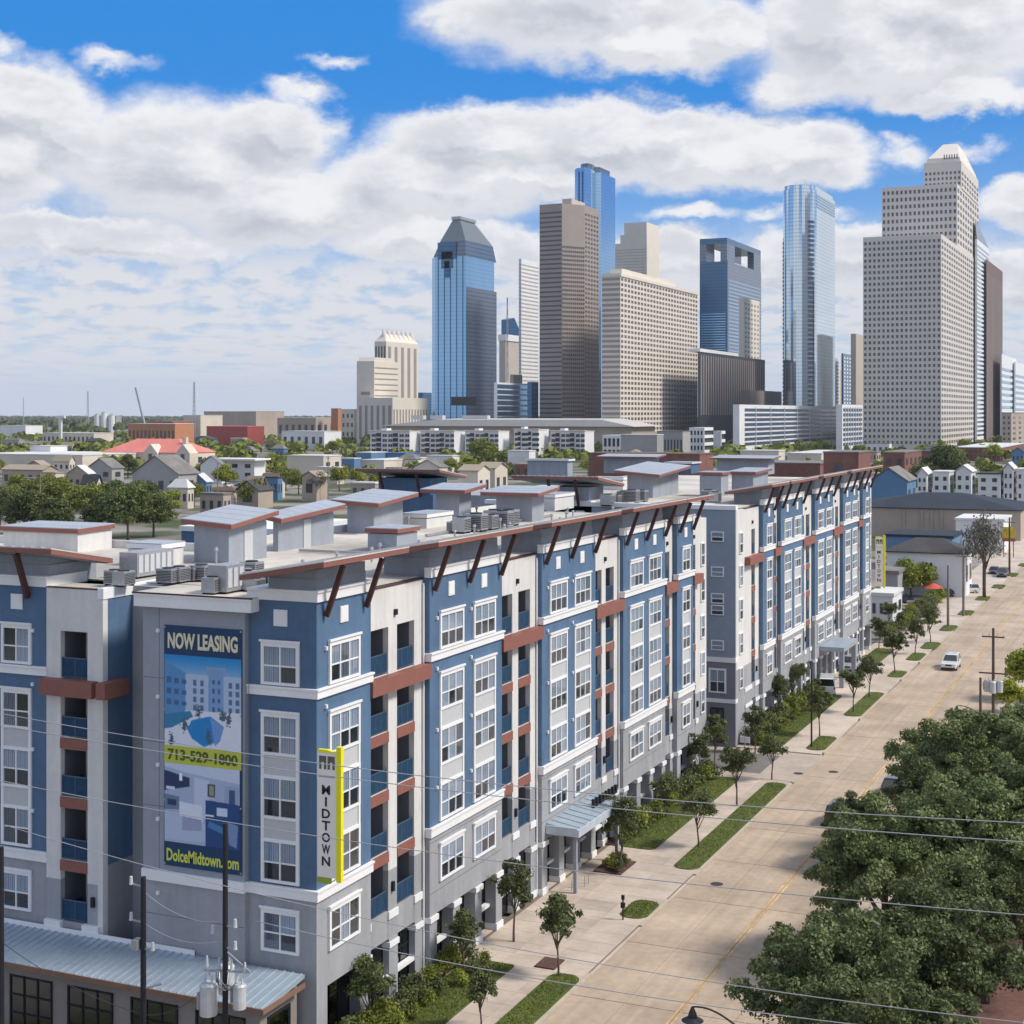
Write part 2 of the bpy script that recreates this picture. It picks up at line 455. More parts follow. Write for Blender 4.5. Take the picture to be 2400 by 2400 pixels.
JOINT = mat('joint_tar', (0.17, 0.13, 0.10), 0.95, var=0.15)
KERB = mat('kerb_concrete', (0.44, 0.38, 0.30), 0.9, var=0.1, scale=2)
YELLOW = mat('yellow_road_paint', (0.55, 0.36, 0.17), 0.85, var=0.3, scale=1.5, stain=0.3)
ASPH = mat('asphalt', (0.17, 0.155, 0.145), 0.92, var=0.12, scale=1.2, stain=0.2)
GRASS = mat('lawn_soil', (0.085, 0.110, 0.022), 0.95, var=0.25, scale=3, stain=0.2, bump=0.6, bscale=18)
MULCH = mat('bark_mulch', (0.10, 0.05, 0.04), 0.95, var=0.35, scale=8, bump=0.6)
BARK = mat('bark', (0.13, 0.10, 0.08), 0.9, var=0.25, scale=6, bump=0.5)
# ------------------------------------------------------------------ ground, street, pavements
def sheet(name, poly, z, m, parent=None, kind='structure', label=None):
    mb = MB(); mb.face([(x, y, z) for x, y in poly])
    return mb.build(name, m, parent, kind=kind, label=label)
gm = bpy.data.materials.new('town_ground'); gm.use_nodes = True
t = gm.node_tree; b = t.nodes['Principled BSDF']; b.inputs['Roughness'].default_value = 0.95
g = t.nodes.new('ShaderNodeNewGeometry')
def gnoise(s, d=5):
    n = t.nodes.new('ShaderNodeTexNoise'); n.inputs['Scale'].default_value = s; n.inputs['Detail'].default_value = d
    t.links.new(g.outputs['Position'], n.inputs['Vector']); return n.outputs['Fac']
cr = t.nodes.new('ShaderNodeValToRGB'); t.links.new(gnoise(0.035), cr.inputs[0])
for i, (p, c) in enumerate(((0.36, (0.06, 0.085, 0.022)), (0.46, (0.10, 0.11, 0.04)), (0.51, (0.24, 0.215, 0.18)), (0.62, (0.36, 0.33, 0.29)))):
    e = cr.color_ramp.elements[i] if i < 2 else cr.color_ramp.elements.new(p)
    e.position = p; e.color = (*c, 1)
mx = t.nodes.new('ShaderNodeMix'); mx.data_type = 'RGBA'; mx.blend_type = 'MULTIPLY'; mx.inputs[0].default_value = 0.5
t.links.new(cr.outputs[0], mx.inputs[6]); t.links.new(gnoise(0.4), mx.inputs[7])
t.links.new(mx.outputs[2], b.inputs['Base Color'])
sheet('ground', [(-11000, -300), (9000, -300), (9000, 14000), (-11000, 14000)], -0.15, gm)

RX0, RX1 = -30.0, -18.0           # kerb faces of the street
rd = props(link('road', MB().box(RX0, RX1, 0, 640, -0.13, -0.025).mesh('road', JOINT)), kind='structure')
LANES = [(-30.0, -27.0), (-27.0, -24.0), (-24.0, -21.0), (-21.0, -18.0)]
LEN = 9.0
slab_me = MB().box(0.015, 2.985, 0.03, LEN - 0.03, -0.025, 0.0).mesh('slab', CONC)
for i in range(0, 33):
    for (a, c) in LANES:
        o = link('slab', slab_me, rd, (a, 4 + i * LEN, 0)); o.location.z = rnd.uniform(-0.002, 0.002)
mb = MB()
for i in range(33, 68):
    for (a, c) in LANES: mb.box(a + .015, c - .015, 4 + i * LEN + .03, 4 + (i + 1) * LEN - .03, -0.025, 0.0)
mb.build('far_slab', CONC, rd, kind='stuff')
# centre line, double yellow, worn
for nm, x in (('painted_line', -24.17), ('painted_line', -23.93)):
    mb = MB()
    y = 6.0
    while y < 560:
        L = rnd.uniform(6, 8.8)
        mb.box(x, x + 0.12, y, y + L, 0.004, 0.008); y += L + 0.08
    mb.build(nm, YELLOW, rd)
# manholes and drains
MANH = mat('cast_iron', (0.07, 0.06, 0.055), 0.6, 0.4)
for (u, v, lab) in ((1680, 2072, 'round iron manhole cover in the near traffic lane of the street'), (1953, 1809, 'round iron manhole cover in the street near the cross street mouth'),
                    (1871, 1813, 'round iron manhole cover in the mouth of the cross street')):
    x, y = at(u, v)
    mb = MB(); mb.prism([(x + .42 * math.cos(k * math.pi / 10), y + .42 * math.sin(k * math.pi / 10)) for k in range(20)], 0.004, 0.016)
    props(mb.build('manhole_cover', MANH), lab, 'manhole cover', 'manhole covers in the carriageway')
# pavement on the left: slabs on a base, lawns and beds on it
PX0, PX1 = -37.75, -30.2
pv = props(link('pavement', MB().box(-38.15, PX1, 0, 127.2, -0.14, 0.085).mesh('pavement', JOINT)), kind='structure')
wslab = MB().box(0.012, 2.488, 0.012, 1.788, 0.085, 0.11).mesh('slab', WALK)
for j in range(3):
    for i in range(70):
        link('slab', wslab, pv, (PX0 + 0.02 + j * 2.5, 1 + i * 1.8, 0), rotz=0)
kb = MB()
segs = [(0, 77.6), (88.2, 92.4), (99.2, 126)]
pv2 = props(link('pavement', MB().box(-38.15, PX1, 138.4, 420, -0.14, 0.09).mesh('pavement', WALK)), kind='structure')
mb = MB()
def kerb(y0, y1, x0=-30.2, x1=-30.0):
    mb = MB(); n = max(1, int((y1 - y0) / 3))
    for i in range(n):
        a = y0 + (y1 - y0) * i / n; c = y0 + (y1 - y0) * (i + 1) / n
        mb.box(x0, x1, a + .01, c - .01, -0.12, 0.13)
    props(mb.build('kerb', KERB), kind='structure')
for a, c in ((0, 79), (87.6, 93), (98.8, 126.5), (139, 147), (156, 172), (181, 188), (194.5, 203), (210, 420)): kerb(a, c)
kerb(0, 420, -18.0, -17.8)
props(link('driveway_apron', MB().box(-30.2, -30.0, 79.0, 87.6, -0.12, 0.03).mesh('driveway_apron', WALK)), kind='structure')
props(link('driveway_apron', MB().box(-30.2, -30.0, 93.0, 98.8, -0.12, 0.03).mesh('driveway_apron', WALK)), kind='structure')
# right pavement
props(link('pavement', MB().box(-17.8, -14.8, 0, 420, -0.14, 0.1).mesh('pavement', WALK)), kind='structure')
# cross street
props(link('cross_street', MB().box(-300, -30.0, 127.25, 138.35, -0.145, 0.0).mesh('cross_street', WALK)), kind='structure')
props(link('cross_street_carriageway', MB().box(-300, -33.5, 129.2, 136.6, -0.10, 0.006).mesh('cross_street_carriageway', ASPH)), kind='structure')
# front street (in front of the left facade)
props(link('side_street', MB().box(-300, -38.2, 20, 50.0, -0.145, 0.0).mesh('side_street', ASPH)), kind='structure')
props(link('brick_paved_yard', MB().box(-14.7, 60, 20, 128, -0.12, 0.03).mesh('brick_paved_yard', mat('brick_paving', (0.17, 0.085, 0.07), 0.9, var=0.2, scale=3, stain=0.2))), kind='structure')
# far ground right of the street beyond the trees
props(link('parking_lot', MB().box(-14.7, 120, 128.2, 205, -0.12, 0.02).mesh('parking_lot', mat('pale_lot_concrete', (0.44, 0.36, 0.28), 0.9, var=0.1, scale=1, stain=0.2))), kind='structure')
props(link('parking_lot', MB().box(-75, -38.2, 206.6, 330, -0.12, 0.02).mesh('parking_lot', mat('worn_lot', (0.24, 0.215, 0.19), 0.9, var=0.15, scale=1, stain=0.25))), kind='structure')

# grass: a turf body plus real blades (one stuff object for all of it)
turfs = []
def turf(x0, x1, y0, y1, rounded=0.0, z=0.16):
    n = 6; poly = []
    r = min(rounded, (x1 - x0) / 2 - .01, (y1 - y0) / 2 - .01)
    if r > 0:
        for cx, cy, a0 in ((x1 - r, y1 - r, 0), (x0 + r, y1 - r, 90), (x0 + r, y0 + r, 180), (x1 - r, y0 + r, 270)):
            for k in range(n + 1):
                a = math.radians(a0 + 90 * k / n); poly.append((cx + r * math.cos(a), cy + r * math.sin(a)))
    else: poly = [(x1, y1), (x0, y1), (x0, y0), (x1, y0)]
    turfs.append((x0, x1, y0, y1, r, z))
    mb = MB(); mb.prism(poly, -0.1, z)
    props(mb.build('turf', GRASS), kind='structure')
for a, c in ((0, 78.3), (88.6, 92.2), (99.6, 126)): turf(-32.0, -30.22, a, c, 0.8)
for a, c in ((139.8, 146.2), (157, 171.5), (182.3, 187), (195.5, 202)): turf(-32.0, -30.22, a, c, 0.8)
turf(-37.2, -34.35, 40, 78.4, 0.3); turf(-37.1, -34.4, 103, 126.2, 0.6)
turf(-37.2, -34.2, 139.6, 168, 0.6); turf(-37.1, -34.6, 190, 204, 0.5)
for (u, v) in ((2181, 1515), (2223, 1474), (2264, 1438), (2303, 1404), (2340, 1376), (2372, 1348), (2400, 1325)):
    x, y = at(u, v); turf(x - 1.0, x + 1.0, y - 3.2, y + 3.2, 0.9)
turf(-14.4, -9, 140, 148, 1.2); turf(-14.4, -8, 154, 160, 1.2)
turf(-14.5, 20, 126, 128, .3)
rs = np.random.RandomState(3)
pts = []
for (x0, x1, y0, y1, r, z) in turfs:
    if y0 > 140: dens = 25
    elif y0 > 95: dens = 60
    else: dens = 110
    y0c = max(y0, 56)
    n = int((x1 - x0) * max(0, y1 - y0c) * dens)
    if n <= 0: continue
    p = np.stack([rs.uniform(x0 + .05, x1 - .05, n), rs.uniform(y0c + .1, y1 - .1, n), np.full(n, z)], 1)
    if r > 0:
        cx = np.clip(p[:, 0], x0 + r, x1 - r); cy = np.clip(p[:, 1], y0 + r, y1 - r)
        p = p[np.hypot(p[:, 0] - cx, p[:, 1] - cy) < r * 0.97 + 1e-3 * (r == 0) + (r > 0) * 0]
    pts.append(p)
P = np.concatenate(pts)
def np_mesh(name, V, nper, m):
    """V: (n, nper, 3) separate polygons"""
    n = len(V); me = bpy.data.meshes.new(name)
    me.vertices.add(n * nper); me.vertices.foreach_set('co', V.astype(np.float32).ravel())
    me.loops.add(n * nper); me.loops.foreach_set('vertex_index', np.arange(n * nper, dtype=np.int32))
    me.polygons.add(n); me.polygons.foreach_set('loop_start', np.arange(0, n * nper, nper, dtype=np.int32))
    me.polygons.foreach_set('loop_total', np.full(n, nper, dtype=np.int32))
    me.update(calc_edges=True); me.materials.append(m)
    return me
n = len(P); ang = rs.uniform(0, 2 * np.pi, n); w = rs.uniform(.02, .05, n); h = rs.uniform(.04, .13, n)
d = np.stack([np.cos(ang), np.sin(ang), np.zeros(n)], 1); lean = rs.normal(0, .05, (n, 3)); lean[:, 2] = h
V = np.stack([P - d * w[:, None], P + d * w[:, None], P + lean], 1)
GR = leafmat('grass_blade', (0.085, 0.115, 0.016), (0.230, 0.245, 0.042), 0.35)
props(link('grass', np_mesh('grass', V, 3, GR)), 'short green lawn grass in the verge strips and beside the building', 'grass', kind='stuff')
# low ground-cover litter of the near building bed
for (x0, x1, y0, y1) in ((-38.1, -37.3, 40, 78), (-38.1, -37.2, 103, 126), (-33.3, -32.1, 78.6, 80.2), (-36.6, -34.6, 96.6, 99.8), (-38.1, -37.3, 139.6, 168)):
    props(MB().box(x0, x1, y0, y1, -0.1, 0.19).build('planting_bed', MULCH), kind='structure')

# ------------------------------------------------------------------ trees
def leaves(clumps, n, size, seed, flat=0.8, aspect=0.7):
    r = np.random.RandomState(seed)
    C = np.array(clumps); wgt = C[:, 3] ** 2; wgt /= wgt.sum()
    idx = r.choice(len(C), n, p=wgt)
    d = r.normal(size=(n, 3)); d /= np.linalg.norm(d, axis=1)[:, None]
    d[:, 2] = np.where(d[:, 2] < -0.3, -d[:, 2] * 0.8, d[:, 2])
    rad = C[idx, 3] * (0.35 + 0.85 * r.rand(n))
    AX = r.uniform(0.65, 1.4, (len(C), 3))
    p = C[idx, :3] + d * rad[:, None] * AX[idx]
    nrm = d + r.normal(scale=flat, size=(n, 3)); nrm /= np.linalg.norm(nrm, axis=1)[:, None]
    a = np.cross(nrm, r.normal(size=(n, 3))); a /= np.linalg.norm(a, axis=1)[:, None]
    b_ = np.cross(nrm, a)
    s = size * r.uniform(0.6, 1.35, n)
    a *= s[:, None]; b_ *= (s * aspect)[:, None]
    return np.stack([p - a, p + b_ * .8, p + a, p - b_ * .8], 1)
def crown_clumps(rx, ry, rz, cz, k, seed, cr=0.36, shell=(0.45, 0.8), low=-0.55):
    r = random.Random(seed); out = []
    while len(out) < k:
        x, y, z = (r.gauss(0, 1) for _ in range(3)); l = math.sqrt(x * x + y * y + z * z)
        x, y, z = x / l, y / l, z / l
        if z < low: continue
        q = r.uniform(*shell)
        out.append((x * rx * q, y * ry * q, cz + z * rz * q, rx * cr * r.uniform(0.65, 1.2)))
    out.append((0, 0, cz, rx * .5))
    return out
def trunk_mesh(h, cz, rx, r0, seed, limbs=6, bark=None):
    r = random.Random(seed); mb = MB()
    bend = (r.uniform(-.25, .25), r.uniform(-.25, .25))
    mb.tube([(0, 0, -.15), (0, 0, h * .15), (bend[0] * .5, bend[1] * .5, h * .35), (bend[0], bend[1], cz)], r0, r0 * .45, 8)
    for k in range(limbs):
        a = 2 * math.pi * (k + r.random() * .6) / limbs; z0 = h * r.uniform(.26, .45); rr = rx * r.uniform(.5, .8)
        mb.tube([(bend[0] * .6, bend[1] * .6, z0), (rr * .45 * math.cos(a), rr * .45 * math.sin(a), z0 + (cz - z0) * .6),
                 (rr * math.cos(a), rr * math.sin(a), cz + r.uniform(-.05, .25) * h)], r0 * .5, r0 * .12, 6)
    return mb.mesh('trunk', bark or BARK, smooth_=True)
L_OAK = leafmat('live_oak_leaf', (0.068, 0.092, 0.030), (0.235, 0.270, 0.105), 0.5)
L_STREET = leafmat('street_tree_leaf', (0.058, 0.082, 0.028), (0.170, 0.190, 0.070), 1.2)
L_GREEN = leafmat('green_leaf', (0.095, 0.125, 0.016), (0.290, 0.310, 0.050), 0.3)
L_LIME = leafmat('lime_leaf', (0.22, 0.26, 0.02), (0.42, 0.43, 0.06), 0.3)
L_DARK = leafmat('dark_evergreen_leaf', (0.055, 0.076, 0.022), (0.165, 0.190, 0.055), 0.3)
L_GREYT = leafmat('grey_twig_leaf', (0.10, 0.095, 0.075), (0.19, 0.18, 0.145), 0.4)
PROT = {}
def proto(kind, h, rx, rz, cz, k, n, size, lm, r0, nvar=3, cr=.36, shell=(0.45, 0.8), low=-.55):
    for v in range(nvar):
        sd_ = hash_(kind) + v * 17
        cl = crown_clumps(rx, rx * (0.9 + .2 * ((v * 37) % 10) / 10), rz, cz, k, sd_, cr, shell, low)
        PROT[(kind, v)] = (trunk_mesh(h, cz, rx, r0, sd_), np_mesh('crown', leaves(cl, n, size, sd_), 4, lm), nvar)
def hash_(s): return sum(ord(c) * (i + 3) for i, c in enumerate(s)) % 9973
proto('live_oak', 9.5, 4.5, 3.4, 6.0, 115, 76000, .11, L_OAK, .32, 4, .155, (0.35, 1.18), -.45)
proto('street_tree', 4.6, 1.3, 1.6, 3.1, 26, 4600, .095, L_STREET, .08, 4, .30, (0.3, 1.0))
proto('yard_tree', 8, 3.8, 3.6, 4.2, 30, 6500, .26, L_GREEN, .22, 3)
proto('lime_tree', 7, 3.2, 3.0, 3.8, 24, 5200, .24, L_LIME, .20, 3)
proto('evergreen_tree', 9, 4.2, 4.2, 4.6, 34, 8000, .27, L_DARK, .26, 3)
proto('bare_tree', 8, 3.2, 3.0, 5.4, 26, 2600, .16, L_GREYT, .20, 2)
PRT_SHR = []
for v in range(4):
    cl = crown_clumps(.62, .62, .55, .5, 9, 50 + v, .55, (.3, .7), -.8)
    PRT_SHR.append(np_mesh('shrub', leaves(cl, 900, .07, 70 + v), 4, L_STREET if v % 2 else L_GREEN))
def tree(kind, x, y, s, label, group=None, cat='tree', sz=None, z=0.0):
    nv = PROT[(kind, 0)][2]; v = rnd.randrange(nv)
    tm, cm, _ = PROT[(kind, v)]
    o = thing(kind, (x, y, z), label, cat, group)
    o.rotation_euler.z = rnd.uniform(0, 6.28); o.scale = (s, s, (sz or s))
    for nm, me in (('trunk', tm), ('crown', cm)):
        c = bpy.data.objects.new(nm, me); scene.collection.objects.link(c); c.parent = o
    return o
def shrub(x, y, s, label, group, z=0.15):
    o = link('shrub', PRT_SHR[rnd.randrange(4)], None, (x, y, z), rnd.uniform(0, 6.28), (s, s, s * rnd.uniform(.8, 1.2)))
    return props(o, label, 'shrub', group)
# ------------------------------------------------------------------ apartment building kit
CANOPYM = mat('canopy_membrane', (.56, .54, .51), .8, var=.08, stain=.15)
LINING = mat('dark_recess_side', (.12, .13, .155), .85, var=.05)  # dark paint of the inner side walls, with recess shade in the colour
class Face:
    """maps (along, out, z) to world for a wall facing +X ('E') or -Y ('S')"""
    def __init__(s, kind, plane): s.k = kind; s.p = plane
    def box(s, mb, a0, a1, n0, n1, z0, z1):
        if s.k == 'E': mb.box(s.p + n0, s.p + n1, a0, a1, z0, z1)
        else: mb.box(a0, a1, s.p - n1, s.p - n0, z0, z1)
    def pt(s, a, n, z): return (s.p + n, a, z) if s.k == 'E' else (a, s.p - n, z)
    def rot(s): return math.radians(90) if s.k == 'E' else 0.0
WM = {}
def window_meshes(w, h, cols, head, side):
    """meshes in local frame: centre of sill line at origin, facing -Y"""
    key = (round(w, 2), round(h, 2), cols, head, side)
    if key in WM: return WM[key]
    fr = MB(); t = side; d = .12
    hh = .30 if head else t
    fr.box(-w / 2, -w / 2 + t, -d, 0, 0, h); fr.box(w / 2 - t, w / 2, -d, 0, 0, h)
    fr.box(-w / 2 + t, w / 2 - t, -d, 0, 0, t * .8); fr.box(-w / 2 + t, w / 2 - t, -d, 0, h - hh, h)
    if head: fr.box(-w / 2 - .06, w / 2 + .06, -d - .07, -d + .01, h - .08, h + .03)
    iw = w - 2 * t; ih0, ih1 = t * .8, h - hh; mw = .075
    for c in range(1, cols):
        x = -iw / 2 + iw * c / cols; fr.box(x - mw / 2, x + mw / 2, -.10, -.015, ih0, ih1)
    zm = ih0 + (ih1 - ih0) * .46
    fr.box(-iw / 2, iw / 2, -.09, -.015, zm - mw / 2, zm + mw / 2)
    frame = fr.mesh('window_frame', TRIM)
    cw = iw / cols
    pane_lo = MB().box(-cw / 2, cw / 2, -.062, -.054, 0, zm - ih0).mesh('pane', GLASS)
    pane_hi = MB().box(-cw / 2, cw / 2, -.078, -.070, 0, ih1 - zm).mesh('pane', GLASS)
    whole = MB().box(-iw / 2, iw / 2, -.068, -.060, ih0, ih1).mesh('pane', GLASS)
    back = MB().box(-iw / 2, iw / 2, -.012, -.004, ih0, ih1).mesh('dark_room', DARKI)
    bl_hi = MB(); k = max(3, int(cw / .12))
    for i in range(k):
        x0 = -cw / 2 + cw * i / k + .012; bl_hi.box(x0, x0 + cw / k - .02, -.035 - .008 * (i % 2), -.028 - .008 * (i % 2), 0, ih1 - zm)
    bl_f = MB()
    for i in range(k):
        x0 = -cw / 2 + cw * i / k + .012; bl_f.box(x0, x0 + cw / k - .02, -.035 - .008 * (i % 2), -.028 - .008 * (i % 2), ih0 - zm, ih1 - zm)
    WM[key] = dict(frame=frame, lo=pane_lo, hi=pane_hi, whole=whole, back=back, bhi=bl_hi.mesh('blind', BLIND), bf=bl_f.mesh('blind', BLIND),
                   cf=None, iw=iw, cw=cw, ih0=ih0, zm=zm, cols=cols)
    b2 = WM[key]['bf'].copy(); b2.materials.clear(); b2.materials.append(CURT); WM[key]['cf'] = b2
    return WM[key]
def window(F_, a, n, z, w, h, cols, parent, head=True, side=.17, detail=2):
    m = window_meshes(w, h, cols, head, side)
    win = link('window', m['frame'], parent, F_.pt(a, n, z), F_.rot())
    def sub(nm, me, x=0, zz=0):
        o = bpy.data.objects.new(nm, me); scene.collection.objects.link(o); o.parent = win; o.location = (x, 0, zz); return o
    sub('dark_room', m['back'])
    style = rnd.random()
    for c in range(cols):
        x = -m['iw'] / 2 + m['cw'] * (c + .5)
        q = rnd.random()
        if detail >= 1:
            if style < .86:
                if q < .9: sub('blind', m['bhi'] if rnd.random() < .8 else m['bf'], x, m['zm'])
                else: sub('curtain', m['cf'], x, m['zm'])
            elif style < .96:
                if q < .5: sub('blind', m['bf'], x, m['zm'])
                elif q < .8: sub('curtain', m['cf'], x, m['zm'])
            elif q < .35: sub('blind', m['bhi'], x, m['zm'])
        if detail >= 2:
            sub('pane', m['lo'], x, m['ih0']); sub('pane', m['hi'], x, m['zm'])
    if detail < 2: sub('pane', m['whole'])
    return win

Z = dict(g=3.55, b2a=7.9, b2b=8.43, b1a=17.58, b1b=18.05, cor0=22.2, cor1=22.75)
STACKZ = [(8.55, 2.12), (11.62, 2.12), (14.7, 2.15)]
FLOORS = [(5.05, 7.6), (8.2, 10.9), (11.45, 13.9), (14.5, 16.7), (17.55, 20.0)]
def lamp_cube(F_, a, n, z, parent):
    mb = MB(); F_.box(mb, a - .07, a + .07, n, n + .12, z, z + .18); mb.build('wall_lamp', TRIM, parent)
def stack(F_, ac, w, cols, parent, detail, n=0.4):
    """one column of windows with spandrels on a blue bay"""
    window(F_, ac, n, 18.1, w, 2.15, cols, parent, True, .17, detail)
    def trim_(a0_, a1_, z0_, z1_):
        tr = MB(); F_.box(tr, a0_, a1_, n, n + .11, z0_, z1_); tr.build('window_trim', TRIM, parent)
    for (z, h) in STACKZ: window(F_, ac, n, z, w, h, cols, parent, z > 14, .17, detail)
    for (z0, z1) in ((10.67, 11.62), (13.74, 14.7)):
        sp = MB(); F_.box(sp, ac - w / 2 + .17, ac + w / 2 - .17, n, n + .05, z0, z1); sp.build('spandrel_panel', PANEL, parent)
        for s in (-1, 1):
            a = ac + s * (w / 2 - .085); trim_(a - .085, a + .085, z0, z1)
    vt = MB(); F_.box(vt, ac - .38, ac + .38, n, n + .06, 20.95, 21.75); F_.box(vt, ac - .30, ac + .30, n + .06, n + .075, 21.03, 21.67)
    vt.build('vent_panel', TRIM, parent)
    window(F_, ac, n, 5.2, w, 2.15, cols, parent, True, .17, detail)
def belts(F_, a0, a1, n, parent):
    for (z0, z1, o) in ((Z['b2a'], Z['b2b'], .13), (Z['b1a'], Z['b1b'], .13), (Z['cor0'], Z['cor1'], .12)):
        mb = MB(); F_.box(mb, a0 - .05, a1 + .05, n - .3, n + o, z0, z1)
        F_.box(mb, a0 - .1, a1 + .1, n - .3, n + o + .06, z1 - .1, z1 - .002)
        mb.build('belt_course', TRIM, parent)
def shopfront(F_, a0, a1, n, z0, z1, parent, cols=3):
    fr = MB(); F_.box(fr, a0, a1, n, n + .08, z1 - .1, z1); F_.box(fr, a0, a1, n, n + .08, z0, z0 + .1)
    for i in range(cols + 1):
        a = a0 + (a1 - a0) * i / cols; F_.box(fr, a - .04, a + .04, n + .01, n + .09, z0 + .1, z1 - .1)
    F_.box(fr, a0, a1, n + .02, n + .07, z0 + (z1 - z0) * .7 - .03, z0 + (z1 - z0) * .7 + .03)
    o = fr.build('shop_window', BLACK, parent)
    g_ = MB(); F_.box(g_, a0, a1, n + .03, n + .045, z0 + .1, z1 - .1); g_.build('pane', DGLASS, o)
def ground_floor(F_, a0, a1, n, parent, openings=2, solid=False):
    """grey base wall with openings and pale capped piers"""
    W = a1 - a0; pw = .9; ow = (W - pw * (openings + 1)) / openings
    wall = MB().use(GREY); F_.box(wall, a0, a1, -1.8, n, Z['g'], Z['b2a'])
    for i in range(openings + 1):
        p = a0 + i * (ow + pw); F_.box(wall, p, p + pw, -1.8, n, 0.5, Z['g'])
    wall.build('base_wall', GREY, parent)
    for zj in (4.75, 7.55):
        jt = MB(); F_.box(jt, a0 + .02, a1 - .02, n, n + .004, zj, zj + .035); jt.build('control_joint', DGREY, parent)
    for i in range(openings + 1):
        p = a0 + i * (ow + pw)
        c = MB(); F_.box(c, p - .05, p + pw + .05, n - .7, n + .1, 3.2, 3.5); c.build('pier_cap', TRIM, parent)
        c = MB(); F_.box(c, p - .04, p + pw + .04, n - .75, n + .08, 0.05, .5); c.build('pier_base', TRIM, parent)
    for i in range(openings):
        p = a0 + pw + i * (ow + pw)
        shopfront(F_, p, p + ow, -.4, .12, 3.5, parent, 2)
        l = MB(); F_.box(l, p, p + ow, -.30, .02, 1.5, 1.7); l.build('patio_ledge', TRIM, parent)
        sl = MB(); F_.box(sl, p, p + ow, -.85, n - .15, 0, .12); sl.build('patio_slab', WALK, parent)
def blue_bay(F_, a0, a1, cols_at, w, ncol, parent, detail, openings=2):
    n = 0.4
    mb = MB(); F_.box(mb, a0, a1, -1.8, n, Z['b2b'], Z['cor0']); mb.build('blue_bay_wall', BLUE, parent)
    for ac in cols_at: stack(F_, ac, w, ncol, parent, detail, n)
    belts(F_, a0, a1, n, parent)
    ground_floor(F_, a0, a1, n, parent, openings)
    if detail == 2:
        for ac in cols_at:
            for z in (19.8, 17.0, 13.6, 10.4):
                lamp_cube(F_, ac - w / 2 - .32, n, z, parent)
def railing(F_, a0, a1, n, z, parent):
    r = MB(); F_.box(r, a0, a1, n - .05, n, z + 1.03, z + 1.09); F_.box(r, a0, a1, n - .04, n - .01, z + .06, z + .1)
    k = max(2, int((a1 - a0) / .65))
    for i in range(k + 1):
        a = a0 + .02 + (a1 - a0 - .04) * i / k; F_.box(r, a - .02, a + .02, n - .045, n - .005, z + .1, z + 1.03)
    o = r.build('railing', RAIL, parent)
    g_ = MB(); F_.box(g_, a0 + .03, a1 - .03, n - .03, n - .02, z + .1, z + 1.03); g_.build('guard_panel', NAVY, o)
